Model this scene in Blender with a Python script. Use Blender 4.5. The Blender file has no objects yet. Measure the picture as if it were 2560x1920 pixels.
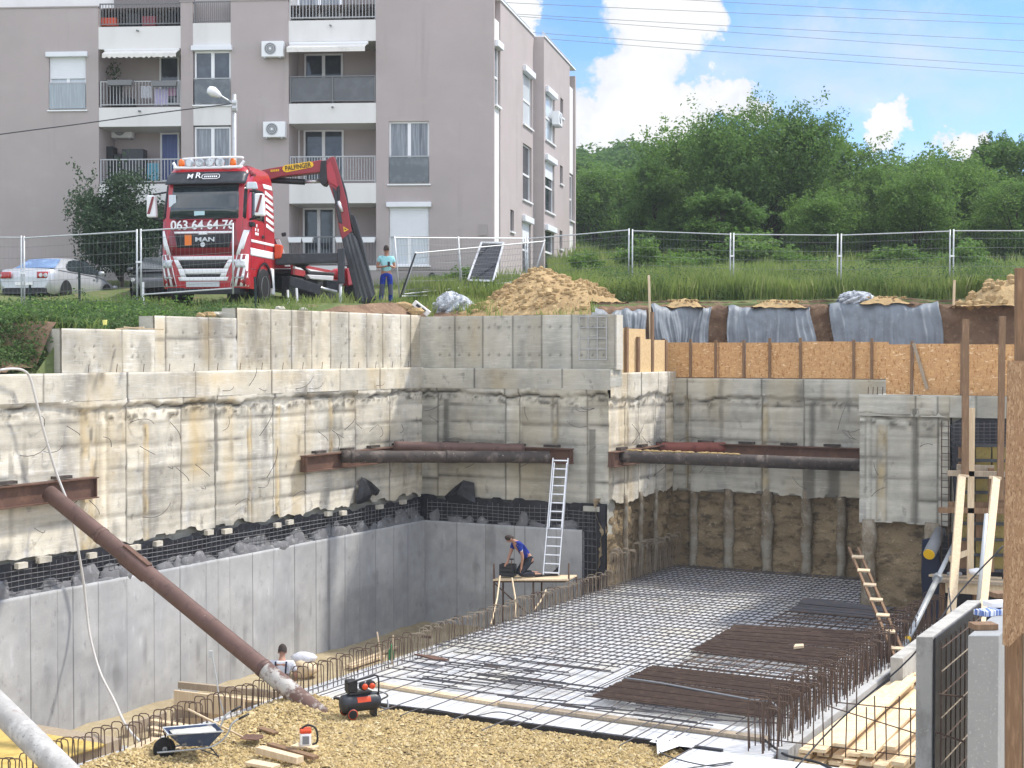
import bpy, bmesh, math, random
import numpy as np
from mathutils import Vector, Matrix

SC = bpy.context.scene
COL = SC.collection
R = math.radians

# ------------------------------------------------------------------ camera, sky, sun, exposure
LENS = 52.0
F = LENS / 36 * 2560
TH = math.atan(80 / F)
cam = bpy.data.objects.new('camera', bpy.data.cameras.new('camera'))
COL.objects.link(cam)
cam.data.lens = LENS; cam.data.sensor_width = 36
cam.data.clip_start = .1; cam.data.clip_end = 4000
cam.rotation_euler = (math.pi / 2 - TH, 0, 0)
SC.camera = cam

SUN_EL = R(52); SUN_X, SUN_Y = .93, .37          # horizontal direction towards the sun
world = bpy.data.worlds.new("World"); SC.world = world
world.use_nodes = True
nt = world.node_tree; N = nt.nodes; L = nt.links
N.clear()
def nd(t, **k):
    n = N.new(t)
    for a, b in k.items(): setattr(n, a, b)
    return n
def mth(op, a, b=None, c=None, clamp=False):
    n = nd('ShaderNodeMath', operation=op); n.use_clamp = clamp
    for i, q in enumerate((a, b, c)):
        if q is None: continue
        if isinstance(q, (int, float)): n.inputs[i].default_value = q
        else: L.new(q, n.inputs[i])
    return n.outputs[0]
sky = nd('ShaderNodeTexSky', sky_type='NISHITA')
sky.sun_disc = False; sky.sun_elevation = SUN_EL
sky.sun_rotation = math.atan2(SUN_X, SUN_Y)
sky.altitude = 200; sky.air_density = 1.0; sky.dust_density = .4; sky.ozone_density = 2.5
tc = nd('ShaderNodeTexCoord')
sep = nd('ShaderNodeSeparateXYZ'); L.new(tc.outputs['Generated'], sep.inputs[0])
ysafe = mth('MAXIMUM', sep.outputs[1], .05)
sx = mth('DIVIDE', sep.outputs[0], ysafe)         # where in the sky: east-west and height of a direction
sz = mth('DIVIDE', sep.outputs[2], ysafe)
cb = nd('ShaderNodeCombineXYZ'); L.new(sx, cb.inputs[0]); L.new(sz, cb.inputs[1])
dn = nd('ShaderNodeTexNoise'); dn.inputs['Scale'].default_value = 24; dn.inputs['Detail'].default_value = 7; dn.inputs['Roughness'].default_value = .68; L.new(cb.outputs[0], dn.inputs['Vector'])
ds_ = nd('ShaderNodeSeparateColor'); L.new(dn.outputs['Color'], ds_.inputs[0])
sxd = mth('ADD', sx, mth('MULTIPLY_ADD', ds_.outputs[0], .085, -.0425)); szd = mth('ADD', sz, mth('MULTIPLY_ADD', ds_.outputs[1], .085, -.0425))
def wnoise(scale, detail, rough, vec, dist=0.0):
    n = nd('ShaderNodeTexNoise'); n.inputs['Scale'].default_value = scale; n.inputs['Detail'].default_value = detail
    n.inputs['Roughness'].default_value = rough; n.inputs['Distortion'].default_value = dist
    L.new(vec, n.inputs['Vector']); return n.outputs['Fac']
bil = wnoise(14, 8, .62, cb.outputs[0], .3)
big = wnoise(5, 4, .55, cb.outputs[0])
bils = mth('MULTIPLY_ADD', bil, 2.2, -1.1)
def blob(px, py, rx, ry):
    cx = (px - 1280) / F; cz = (880 - py) / F
    dx = mth('DIVIDE', mth('SUBTRACT', sxd, cx), rx / F)
    dz = mth('DIVIDE', mth('SUBTRACT', szd, cz), ry / F)
    r2 = mth('ADD', mth('MULTIPLY', dx, dx), mth('MULTIPLY', dz, dz))
    return mth('SUBTRACT', 1.0, mth('SQRT', r2))
blobs = [(1640, 60, 150, 170), (1590, 190, 130, 130), (1720, 20, 100, 120), (1560, 290, 190, 120), (1660, 300, 160, 120), (1820, 260, 120, 80), (1480, 320, 150, 90),
         (1290, 20, 90, 60), (2200, 315, 62, 62), (2380, 375, 90, 52), (1250, 300, 200, 60), (700, 200, 500, 200), (-200, 100, 500, 260), (3300, 150, 420, 200)]
m = None
for b_ in blobs:
    q = blob(*b_)
    m = q if m is None else mth('MAXIMUM', m, q)
cum = mth('MULTIPLY_ADD', mth('ADD', mth('MULTIPLY', m, 1.5), mth('MULTIPLY', bils, .8)), 2.6, .0, clamp=True)
# thin veil of high cloud, stretched sideways
mp = nd('ShaderNodeMapping'); L.new(cb.outputs[0], mp.inputs[0]); mp.inputs['Scale'].default_value = (1.3, 5, 1); mp.inputs['Rotation'].default_value = (0, 0, .12)
veil = wnoise(5, 6, .6, mp.outputs[0], .4)
band = mth('MULTIPLY', mth('ADD', blob(2150, 170, 560, 170), .12), 1.3, clamp=True)
veil = mth('MAXIMUM', mth('MULTIPLY', mth('MULTIPLY_ADD', veil, 3.0, -.75, clamp=True), band, clamp=True), mth('MULTIPLY_ADD', veil, 1.6, -.68, clamp=True))
# bright cloud overhead and behind, out of view, added for soft fill light
dome = wnoise(2.2, 6, .6, tc.outputs['Generated'], .3)
dome = mth('MULTIPLY_ADD', dome, 4.0, -1.6, clamp=True)
up = mth('MULTIPLY_ADD', sep.outputs[2], 6.0, -1.9, clamp=True)
dome = mth('MULTIPLY', dome, up)
side = mth('MULTIPLY_ADD', sep.outputs[1], -5.0, 1.0, clamp=True)
dome = mth('MAXIMUM', dome, mth('MULTIPLY', side, mth('MULTIPLY_ADD', wnoise(3, 5, .6, tc.outputs['Generated']), 3.0, -1.0, clamp=True)))
covf = mth('MAXIMUM', cum, mth('MULTIPLY', veil, .72))
hs = nd('ShaderNodeHueSaturation'); hs.inputs['Saturation'].default_value = 1.25; hs.inputs['Value'].default_value = 1.0
L.new(sky.outputs[0], hs.inputs['Color'])
SKY = .15
shade = nd('ShaderNodeMix', data_type='RGBA')
shade.inputs[6].default_value = (3.25, 3.42, 3.75, 1); shade.inputs[7].default_value = (4.15, 4.15, 4.15, 1)
L.new(mth('MULTIPLY_ADD', mth('ADD', bil, mth('MULTIPLY', m, .25)), 4.0, -1.7, clamp=True), shade.inputs[0])
mx = nd('ShaderNodeMix', data_type='RGBA')
tint = nd('ShaderNodeMix', data_type='RGBA', blend_type='MULTIPLY'); tint.inputs[0].default_value = 1; tint.inputs[7].default_value = (.68, .71, .84, 1); L.new(hs.outputs[0], tint.inputs[6])
L.new(covf, mx.inputs[0]); L.new(tint.outputs[2], mx.inputs[6]); L.new(shade.outputs[2], mx.inputs[7])
my = nd('ShaderNodeMix', data_type='RGBA'); L.new(mth('MULTIPLY', dome, .9), my.inputs[0]); L.new(mx.outputs[2], my.inputs[6]); my.inputs[7].default_value = (9.5, 9.6, 9.8, 1)
bg = nd('ShaderNodeBackground'); bg.inputs['Strength'].default_value = SKY
L.new(my.outputs[2], bg.inputs['Color'])
wo = nd('ShaderNodeOutputWorld'); L.new(bg.outputs[0], wo.inputs['Surface'])

sl = bpy.data.lights.new('sun', 'SUN'); sl.energy = 2.9; sl.angle = R(4.0); sl.color = (1.0, .95, .87)
sun = bpy.data.objects.new('sun', sl); COL.objects.link(sun)
hd = Vector((SUN_X, SUN_Y, 0)).normalized() * math.cos(SUN_EL) + Vector((0, 0, math.sin(SUN_EL)))
sun.rotation_euler = (-hd).to_track_quat('-Z', 'Y').to_euler()
sun.location = (40, 20, 60)

vs = SC.view_settings
vs.view_transform = 'Standard'; vs.look = 'None'; vs.exposure = 0.75; vs.gamma = 1.0; vs.use_curve_mapping = False

# ------------------------------------------------------------------ geometry of the site
# the photograph's picture points (2560 wide) turned into rays; the pit has its own frame (a across, b along, z) turned by 28.4 degrees
A_ = R(28.4)
U = np.array((math.sin(A_), math.cos(A_))); V = np.array((math.cos(A_), -math.sin(A_)))
C0 = np.array((-2.42, 40.7))
def ray(px, py):
    X = (px - 1280) / F; Y = (960 - py) / F
    return np.array((X, math.cos(TH) + Y * math.sin(TH), -math.sin(TH) + Y * math.cos(TH)))
def at(px, py, D):
    d = ray(px, py); return d * (D / d[1])
def atz(px, py, z):
    d = ray(px, py); return d * (z / d[2])
def toab(p):
    q = np.array(p[:2]) - C0; return np.array((q @ V, q @ U, p[2]))
def toxy(a, b, z=0.0):
    q = C0 + a * V + b * U; return np.array((q[0], q[1], z))
def ona(px, py, a):
    d = ray(px, py); t = (C0 @ V + a) / (d[:2] @ V); return toab(d * t)
def onb(px, py, b):
    d = ray(px, py); t = (C0 @ U + b) / (d[:2] @ U); return toab(d * t)
def abz(px, py, z): return toab(atz(px, py, z))
AB_ROT = -A_
AR = 5.47      # a of the slab's left edge and of the return wall
BE = 4.65      # b of the far wall
AF = 12.1      # a of the corner of the near block
AS = 14.35     # a of the slab's right edge
ZF = -6.14     # slab level
ZT = -7.5      # trench level

rng = np.random.RandomState(7)
rnd = random.Random(11)
def hash2(i, j, s=0):
    n = (np.asarray(i).astype(np.int64) * 374761393 + np.asarray(j).astype(np.int64) * 668265263 + s * 974634721) & 0x7fffffff
    n = ((n ^ (n >> 13)) * 1274126177) & 0x7fffffff
    n = n ^ (n >> 16)
    return (n & 0xffff) / 65535.0
def vnoise(x, y, s=0):
    x = np.asarray(x, float); y = np.asarray(y, float)
    i = np.floor(x); j = np.floor(y); fx = x - i; fy = y - j
    fx = fx * fx * (3 - 2 * fx); fy = fy * fy * (3 - 2 * fy)
    a = hash2(i, j, s); b = hash2(i + 1, j, s); c = hash2(i, j + 1, s); d = hash2(i + 1, j + 1, s)
    return (a * (1 - fx) + b * fx) * (1 - fy) + (c * (1 - fx) + d * fx) * fy
def fbm(x, y, s=0, o=4):
    t = 0; a = .5; tot = 0
    for k in range(o):
        t = t + a * vnoise(np.asarray(x) * 2 ** k, np.asarray(y) * 2 ** k, s + k); tot += a; a *= .55
    return t / tot

# ------------------------------------------------------------------ scene helpers
def tag(o, label=None, cat=None, group=None, kind=None):
    if label: o['label'] = label
    if cat: o['category'] = cat
    if group: o['group'] = group
    if kind: o['kind'] = kind
    return o
BASES = {}
def thing(name, label, cat, base=(0, 0, 0), group=None, ab=False, rz=None):
    o = bpy.data.objects.new(name, None); COL.objects.link(o)
    base = np.array(base, float)
    o.location = toxy(*base) if ab else base
    o.rotation_euler = (0, 0, AB_ROT if ab else (rz or 0))
    o.empty_display_size = .3
    BASES[o.name] = np.zeros(3) if rz is not None else base   # rz given: parts come in local coordinates
    return tag(o, label, cat, group)

class MB:
    def __init__(s): s.v = []; s.f = []; s.c = None
    def add(s, vs, fs):
        n = len(s.v); s.v.extend([tuple(map(float, p)) for p in vs]); s.f.extend([tuple(i + n for i in f) for f in fs]); return s
    def quad(s, *p): return s.add(p, [tuple(range(len(p)))])
    def hexa(s, p): # 8 points: bottom 4 (ccw), top 4
        return s.add(p, [(3, 2, 1, 0), (4, 5, 6, 7), (0, 1, 5, 4), (1, 2, 6, 5), (2, 3, 7, 6), (3, 0, 4, 7)])
    def box(s, lo, hi):
        x0, y0, z0 = lo; x1, y1, z1 = hi
        return s.hexa([(x0, y0, z0), (x1, y0, z0), (x1, y1, z0), (x0, y1, z0), (x0, y0, z1), (x1, y0, z1), (x1, y1, z1), (x0, y1, z1)])
    def cbox(s, c, d): c = np.array(c, float); d = np.array(d, float) / 2; return s.box(c - d, c + d)
    def beam(s, p, q, w, h, up=(0, 0, 1)):
        p = np.array(p, float); q = np.array(q, float); t = q - p; t /= np.linalg.norm(t)
        up = np.array(up, float)
        x = np.cross(t, up)
        if np.linalg.norm(x) < 1e-4: x = np.cross(t, (1, 0, 0))
        x /= np.linalg.norm(x); y = np.cross(x, t)
        x = x * w / 2; y = y * h / 2
        return s.hexa([p - x - y, p + x - y, q + x - y, q - x - y, p - x + y, p + x + y, q + x + y, q - x + y])
    def tube(s, pts, r, n=8, cap=True):
        pts = [np.array(p, float) for p in pts]; m = len(pts)
        rs = [r] * m if np.isscalar(r) else list(r)
        vs = []; prev = None
        for i, p in enumerate(pts):
            t = pts[min(i + 1, m - 1)] - pts[max(i - 1, 0)]; t = t / (np.linalg.norm(t) + 1e-9)
            if prev is None:
                x = np.cross(t, (0, 0, 1.0))
                if np.linalg.norm(x) < .05: x = np.cross(t, (1.0, 0, 0))
            else: x = prev - t * (prev @ t)
            x = x / (np.linalg.norm(x) + 1e-9); prev = x; y = np.cross(t, x)
            for k in range(n):
                a = 2 * math.pi * k / n; vs.append(p + rs[i] * (math.cos(a) * x + math.sin(a) * y))
        fs = []
        for i in range(m - 1):
            for k in range(n):
                k2 = (k + 1) % n; fs.append((i * n + k, i * n + k2, (i + 1) * n + k2, (i + 1) * n + k))
        if cap: fs.append(tuple(range(n - 1, -1, -1))); fs.append(tuple(range((m - 1) * n, m * n)))
        return s.add(vs, fs)
    def lathe(s, prof, c=(0, 0, 0), axis=(0, 0, 1), n=20):
        ax = np.array(axis, float); ax /= np.linalg.norm(ax); c = np.array(c, float)
        x = np.cross(ax, (0, 0, 1.0))
        if np.linalg.norm(x) < .05: x = np.cross(ax, (0, 1.0, 0))
        x /= np.linalg.norm(x); y = np.cross(ax, x); vs = []; m = len(prof)
        for r, h in prof:
            for k in range(n):
                a = 2 * math.pi * k / n; vs.append(c + ax * h + r * (math.cos(a) * x + math.sin(a) * y))
        fs = [(i * n + k, i * n + (k + 1) % n, (i + 1) * n + (k + 1) % n, (i + 1) * n + k) for i in range(m - 1) for k in range(n)]
        fs.append(tuple(range(n - 1, -1, -1))); fs.append(tuple(range((m - 1) * n, m * n)))
        return s.add(vs, fs)
    def prism(s, poly, vec):
        n = len(poly); p = [np.array(q, float) for q in poly]; q = [a + np.array(vec, float) for a in p]
        return s.add(p + q, [tuple(range(n - 1, -1, -1)), tuple(range(n, 2 * n))] + [(i, (i + 1) % n, n + (i + 1) % n, n + i) for i in range(n)])
    def grid(s, P):   # P[i][j] -> point
        P = np.asarray(P, float); a, b, _ = P.shape
        return s.add(P.reshape(-1, 3), [(i * b + j, (i + 1) * b + j, (i + 1) * b + j + 1, i * b + j + 1) for i in range(a - 1) for j in range(b - 1)])
    def blob(s, c, r, seed=0, n=8, amp=.25):
        c = np.array(c, float); r = np.array(r, float) * np.ones(3); rs = np.random.RandomState(seed)
        ph = rs.rand(6) * 6.28; vs = []; m = n // 2 + 1
        for i in range(m):
            th = math.pi * i / (m - 1)
            for k in range(n):
                a = 2 * math.pi * k / n
                d = np.array((math.sin(th) * math.cos(a), math.sin(th) * math.sin(a), math.cos(th)))
                q = 1 + amp * (math.sin(3 * d[0] + ph[0]) * math.cos(2.5 * d[1] + ph[1]) + .6 * math.sin(5 * d[2] + ph[2] + 3 * d[0])) * .7
                vs.append(c + d * r * q)
        return s.add(vs, [(i * n + k, (i + 1) * n + k, (i + 1) * n + (k + 1) % n, i * n + (k + 1) % n) for i in range(m - 1) for k in range(n)])
    def build(s, name, mat, parent=None, smooth=False, ab=False, base=None, bevel=0, label=None, cat=None, group=None, kind=None, tone=None):
        me = bpy.data.meshes.new(name)
        v = np.array(s.v, float).reshape(-1, 3)
        o = bpy.data.objects.new(name, me); COL.objects.link(o)
        if parent is not None:
            o.parent = parent
            p = parent
            off = np.zeros(3)
            while p is not None:
                if p.name in BASES: off = BASES[p.name]; break
                p = p.parent
            v = v - off
        else:
            if base is None: base = np.array((v[:, 0].mean(), v[:, 1].mean(), v[:, 2].min())) if len(v) else np.zeros(3)
            base = np.array(base, float); v = v - base
            o.location = toxy(*base) if ab else base
            if ab: o.rotation_euler = (0, 0, AB_ROT)
            BASES[o.name] = base
        fs = s.f
        lens = np.fromiter((len(f) for f in fs), dtype=np.int32, count=len(fs))
        flat = np.fromiter((i for f in fs for i in f), dtype=np.int32, count=int(lens.sum()))
        me.vertices.add(len(v)); me.vertices.foreach_set('co', v.astype(np.float32).ravel())
        me.loops.add(len(flat)); me.loops.foreach_set('vertex_index', flat)
        me.polygons.add(len(fs))
        st = np.concatenate(([0], np.cumsum(lens)[:-1])).astype(np.int32) if len(fs) else np.zeros(0, np.int32)
        me.polygons.foreach_set('loop_start', st); me.polygons.foreach_set('loop_total', lens)
        me.polygons.foreach_set('use_smooth', np.full(len(fs), bool(smooth)))
        me.update(calc_edges=True); me.validate()
        if tone is None and mat in (M_conc, M_conc_sh, M_lining): tone = np.tile((0, 0, 1.0), (len(v), 1))
        if tone is not None and 'tone' not in me.color_attributes:
            ca = me.color_attributes.new('tone', 'FLOAT_COLOR', 'POINT'); t = np.ones((len(v), 4), np.float32); t[:, :3] = tone; ca.data.foreach_set('color', t.ravel())
        ms = [mat]
        for q in ms: me.materials.append(q)
        if bevel:
            md = o.modifiers.new('bevel', 'BEVEL'); md.width = bevel; md.segments = 2; md.limit_method = 'ANGLE'; md.angle_limit = R(40)
        return tag(o, label, cat, group, kind)

def raw_mesh(name, verts, faces_n, mat, loc=(0, 0, 0), parent=None):
    """many separate faces of faces_n corners each, from one vertex array"""
    me = bpy.data.meshes.new(name); v = np.asarray(verts, np.float32); n = len(v) // faces_n
    me.vertices.add(len(v)); me.vertices.foreach_set('co', v.ravel())
    me.loops.add(len(v)); me.loops.foreach_set('vertex_index', np.arange(len(v), dtype=np.int32))
    me.polygons.add(n); me.polygons.foreach_set('loop_start', np.arange(n, dtype=np.int32) * faces_n)
    me.polygons.foreach_set('loop_total', np.full(n, faces_n, np.int32))
    me.polygons.foreach_set('use_smooth', np.zeros(n, bool)); me.update(calc_edges=True)
    me.materials.append(mat)
    o = bpy.data.objects.new(name, me); COL.objects.link(o); o.location = loc
    if parent is not None: o.parent = parent
    return o
def dup(root, loc=None, rz=None, label=None, group=None):
    c = root.copy(); COL.objects.link(c)
    if loc is not None: c.location = loc
    if rz is not None: c.rotation_euler = (0, 0, rz)
    if label: c['label'] = label
    if group: c['group'] = group
    for ch in list(root.children):
        d = ch.copy(); COL.objects.link(d); d.parent = c
        for g in list(ch.children):
            e = g.copy(); COL.objects.link(e); e.parent = d
    return c
def text(name, body, mat, parent, loc, rot, size, ext=.004, shear=0, off=0, sx=1.0):
    cu = bpy.data.curves.new(name, 'FONT'); cu.body = body; cu.size = size; cu.extrude = ext; cu.shear = shear; cu.offset = off
    cu.align_x = 'CENTER'; cu.align_y = 'CENTER'
    t = bpy.data.objects.new(name, cu); COL.objects.link(t)
    dg = bpy.context.evaluated_depsgraph_get()
    me = bpy.data.meshes.new_from_object(t.evaluated_get(dg))
    bpy.data.objects.remove(t)
    o = bpy.data.objects.new(name, me); COL.objects.link(o)
    me.materials.clear(); me.materials.append(mat)
    o.parent = parent; o.location = loc; o.rotation_euler = rot; o.scale = (sx, 1, 1)
    return o

# ------------------------------------------------------------------ materials
MATS = {}
def mat(name, base, rough=.8, layers=(), bump=None, metal=0, spec=.3, trans=None, attr=None, island=None, alpha=None, coat=0, ior=None):
    """layers: (noise scale, colour, low, high, stretch xyz, detail) laid one over the other"""
    if name in MATS: return MATS[name]
    m = bpy.data.materials.new(name); m.use_nodes = True; MATS[name] = m
    t = m.node_tree; n = t.nodes; l = t.links; p = n['Principled BSDF']
    p.inputs['Roughness'].default_value = rough; p.inputs['Metallic'].default_value = metal
    p.inputs['Specular IOR Level'].default_value = spec
    p.inputs['Coat Weight'].default_value = coat
    c4 = lambda c: (c[0], c[1], c[2], 1)
    co = n.new('ShaderNodeTexCoord')
    cur = None
    def nz(scale, st, det=5, ro=.6):
        mp = n.new('ShaderNodeMapping'); mp.inputs['Scale'].default_value = st; l.new(co.outputs['Object'], mp.inputs[0])
        q = n.new('ShaderNodeTexNoise'); q.inputs['Scale'].default_value = scale; q.inputs['Detail'].default_value = det; q.inputs['Roughness'].default_value = ro
        l.new(mp.outputs[0], q.inputs['Vector']); return q.outputs['Fac']
    def rng_(fac, lo, hi):
        q = n.new('ShaderNodeMapRange'); q.interpolation_type = 'SMOOTHSTEP'
        q.inputs['From Min'].default_value = lo; q.inputs['From Max'].default_value = hi; l.new(fac, q.inputs['Value']); return q.outputs[0]
    def mix(fac, a, b):
        q = n.new('ShaderNodeMix'); q.data_type = 'RGBA'
        if isinstance(fac, float): q.inputs[0].default_value = fac
        else: l.new(fac, q.inputs[0])
        for i, x in ((6, a), (7, b)):
            if isinstance(x, tuple): q.inputs[i].default_value = c4(x)
            else: l.new(x, q.inputs[i])
        return q.outputs[2]
    cur = tuple(base)
    if island:
        g = n.new('ShaderNodeNewGeometry'); cr = n.new('ShaderNodeValToRGB'); l.new(g.outputs['Random Per Island'], cr.inputs[0])
        els = cr.color_ramp.elements
        while len(els) < len(island): els.new(.5)
        for i, c in enumerate(island): els[i].position = i / (len(island) - 1); els[i].color = c4(c)
        cur = cr.outputs[0]
    for ly in layers:
        sc, c, lo, hi = ly[:4]; st = ly[4] if len(ly) > 4 else (1, 1, 1); de = ly[5] if len(ly) > 5 else 5
        cur = mix(rng_(nz(sc, st, de), lo, hi), cur, tuple(c))
    if attr:   # tone attribute: r darkening stain and corner shade, g ochre stain, b panel brightness
        at_ = n.new('ShaderNodeAttribute'); at_.attribute_name = 'tone'
        sp = n.new('ShaderNodeSeparateColor'); l.new(at_.outputs['Color'], sp.inputs[0])
        hv = n.new('ShaderNodeHueSaturation')
        l.new(cur, hv.inputs['Color']) if not isinstance(cur, tuple) else None
        l.new(sp.outputs[2], hv.inputs['Value'])
        cur = mix(sp.outputs[1], hv.outputs[0], attr[1]); cur = mix(sp.outputs[0], cur, attr[0])
    if isinstance(cur, tuple): p.inputs['Base Color'].default_value = c4(cur)
    else: l.new(cur, p.inputs['Base Color'])
    if bump:
        bs = bump if isinstance(bump, list) else [bump]
        prev = None
        for b in bs:
            bn = n.new('ShaderNodeBump'); bn.inputs['Strength'].default_value = b[1]; bn.inputs['Distance'].default_value = b[2] if len(b) > 2 else .02
            l.new(nz(b[0], b[3] if len(b) > 3 else (1, 1, 1), 6, .65), bn.inputs['Height'])
            if prev: l.new(prev, bn.inputs['Normal'])
            prev = bn.outputs[0]
        l.new(prev, p.inputs['Normal'])
    if trans:
        tr = n.new('ShaderNodeBsdfTranslucent'); ms = n.new('ShaderNodeMixShader'); ms.inputs[0].default_value = trans
        if isinstance(cur, tuple): tr.inputs[0].default_value = c4(cur)
        else: l.new(cur, tr.inputs[0])
        l.new(p.outputs[0], ms.inputs[1]); l.new(tr.outputs[0], ms.inputs[2]); l.new(ms.outputs[0], n['Material Output'].inputs[0])
    if alpha is not None:
        p.inputs['Alpha'].default_value = alpha
    return m

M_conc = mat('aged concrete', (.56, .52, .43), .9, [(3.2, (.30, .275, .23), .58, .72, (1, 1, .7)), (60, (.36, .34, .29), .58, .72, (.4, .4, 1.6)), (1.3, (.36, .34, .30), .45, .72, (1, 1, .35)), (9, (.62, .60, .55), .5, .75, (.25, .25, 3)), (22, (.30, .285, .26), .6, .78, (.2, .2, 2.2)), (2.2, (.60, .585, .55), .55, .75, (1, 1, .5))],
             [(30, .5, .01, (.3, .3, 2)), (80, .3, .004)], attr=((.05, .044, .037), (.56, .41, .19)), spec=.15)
M_conc_sh = mat('aged concrete in shade', (.44, .42, .355), .9, [(3.2, (.25, .24, .205), .58, .72, (1, 1, .7)), (60, (.30, .285, .24), .58, .72, (.4, .4, 1.6)), (1.3, (.32, .315, .28), .42, .7, (1, 1, .35)), (9, (.50, .485, .43), .5, .75, (.25, .25, 3)), (22, (.25, .24, .21), .6, .78, (.2, .2, 2.2))],  # darker copy of aged concrete; shade of the sunless walls put into colour
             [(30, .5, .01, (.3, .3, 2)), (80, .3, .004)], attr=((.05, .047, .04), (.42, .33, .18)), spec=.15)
M_lining = mat('new concrete', (.39, .39, .385), .75, [(4.5, (.25, .25, .25), .56, .76, (1, 1, .6)), (26, (.47, .47, .465), .56, .72), (90, (.22, .22, .22), .62, .72), (.9, (.33, .335, .345), .4, .7, (1, 1, .5)), (6, (.46, .465, .47), .55, .8, (1, 1, .25)), (3.5, (.26, .262, .265), .6, .85, (1, 1, .4)), (40, (.30, .30, .305), .62, .8)], (60, .15, .005), attr=((.12, .12, .12), (.40, .37, .30)), spec=.25)
M_plain = mat('grey concrete', (.42, .42, .41), .85, [(2, (.32, .32, .31), .45, .7), (14, (.50, .50, .49), .5, .8), (35, (.26, .26, .255), .62, .8)], [(40, .4, .01), (120, .3, .004)], spec=.2)
M_stub = mat('weathered stub concrete', (.42, .41, .38), .9, [(3, (.30, .29, .265), .45, .65, (1, 1, .5)), (16, (.50, .49, .46), .58, .75), (40, (.12, .115, .105), .62, .75)], [(40, .4, .01)])
M_colconc = mat('cast column concrete', (.30, .31, .31), .8, [(4, (.28, .285, .29), .45, .7), (30, (.44, .45, .45), .55, .75), (60, (.22, .22, .22), .63, .8)], [(60, .4, .008)], spec=.25)
M_earth = mat('cut earth', (.27, .205, .125), .95, [(.9, (.36, .28, .17), .45, .7, (1, 1, 1.6)), (3, (.13, .10, .068), .48, .68, (1, 1, 2.2)), (9, (.42, .35, .24), .6, .72), (24, (.10, .08, .055), .6, .75), (30, (.08, .06, .045), .6, .8)], [(9, 1.0, .06), (35, .8, .02)], spec=.1)
M_soil = mat('brown soil', (.24, .16, .105), .95, [(1.5, (.17, .11, .075), .4, .65), (7, (.34, .245, .165), .52, .75), (25, (.08, .055, .04), .6, .8)], [(8, 1.0, .06), (30, .8, .02)], spec=.1)
M_trench = mat('trench mud', (.40, .33, .21), .95, [(.8, (.31, .25, .16), .4, .7), (5, (.48, .41, .28), .5, .75), (25, (.24, .19, .13), .6, .8)], [(12, .7, .04), (50, .5, .015)], spec=.1)
M_white = mat('pale blinding', (.50, .51, .525), .6, [(1.3, (.40, .395, .375), .5, .66), (.7, (.52, .50, .44), .45, .72), (5, (.42, .39, .33), .6, .78), (3, (.60, .615, .64), .5, .75), (18, (.5, .5, .5), .66, .85)], (25, .25, .01), spec=.3)
M_steel = mat('rusty beam steel', (.125, .07, .05), .75, [(2.5, (.18, .10, .068), .45, .7), (12, (.09, .055, .045), .5, .75), (40, (.33, .20, .13), .64, .8)], (40, .3, .006), metal=.15, spec=.3)
M_pipe = mat('brown pipe steel', (.125, .075, .062), .6, [(1.5, (.16, .095, .08), .4, .7), (5, (.08, .05, .045), .5, .75, (1, 1, 1)), (17, (.33, .28, .25), .68, .74)], (30, .25, .006), metal=.2, spec=.35)
M_pipe_dk = mat('tarred pipe steel', (.06, .048, .042), .65, [(2.5, (.16, .13, .11), .48, .7), (8, (.03, .026, .025), .5, .75), (16, (.36, .32, .27), .62, .75)], (30, .35, .01), metal=.1, spec=.3)
M_splash = mat('splashed concrete', (.16, .16, .165), .9, [(7, (.27, .27, .27), .5, .7), (18, (.12, .12, .12), .58, .75)], spec=.15)
M_pipe_sp = mat('splashed pipe steel', (.14, .085, .07), .7, [(2.6, (.44, .42, .39), .46, .56), (9, (.30, .25, .22), .55, .68), (20, (.08, .055, .05), .6, .75)], (35, .5, .01), spec=.25)
M_pipe_gr = mat('cement coated pipe', (.36, .35, .335), .85, [(6, (.50, .49, .47), .45, .65), (18, (.2, .19, .18), .56, .75), (3, (.30, .27, .25), .55, .75)], (35, .5, .01), spec=.2)
M_rebar = mat('rusted rebar', (.098, .067, .052), .85, [(6, (.145, .10, .075), .45, .7), (30, (.06, .042, .035), .55, .75)], spec=.2)
M_rebar_g = mat('grey rebar', (.085, .082, .088), .7, [(4, (.15, .105, .085), .5, .72), (25, (.05, .05, .055), .55, .75)], spec=.35)
M_rebar_t = mat('mortar coated rebar', (.27, .225, .17), .85, [(6, (.15, .11, .08), .48, .68), (20, (.36, .31, .25), .6, .75)], spec=.2)
M_black = mat('black membrane', (.012, .013, .018), .45, [(5, (.03, .033, .042), .5, .7)], (8, .5, .03), spec=.5)
M_tar = mat('grey tarpaulin', (.185, .21, .235), .55, [(2.5, (.135, .155, .175), .4, .7), (9, (.25, .275, .30), .58, .75), (14, (.30, .26, .19), .64, .8)], (9, .35, .02), spec=.4)
M_tarw = mat('silver tarpaulin', (.42, .45, .48), .4, [(5, (.18, .2, .23), .48, .6), (14, (.7, .72, .74), .58, .75)], (9, .6, .03), spec=.5)
M_osb = mat('osb board', (.54, .31, .145), .8, [(7, (.62, .37, .17), .5, .6, (1, 1, 2.6), 2), (10, (.38, .18, .07), .55, .66, (2.4, 2.4, 1), 2), (13, (.78, .58, .36), .62, .68, (.6, .6, 2), 2)], (40, .3, .004), spec=.2)
M_osb_d = mat('weathered osb board', (.30, .185, .105), .8, [(22, (.40, .27, .16), .5, .62, (2.4, 2.4, .7), 2), (30, (.19, .11, .06), .55, .68, (2.4, 2.4, .8), 2), (50, (.48, .35, .23), .64, .72, (1.5, 1.5, .6), 2)], (40, .4, .006), spec=.25)
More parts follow.
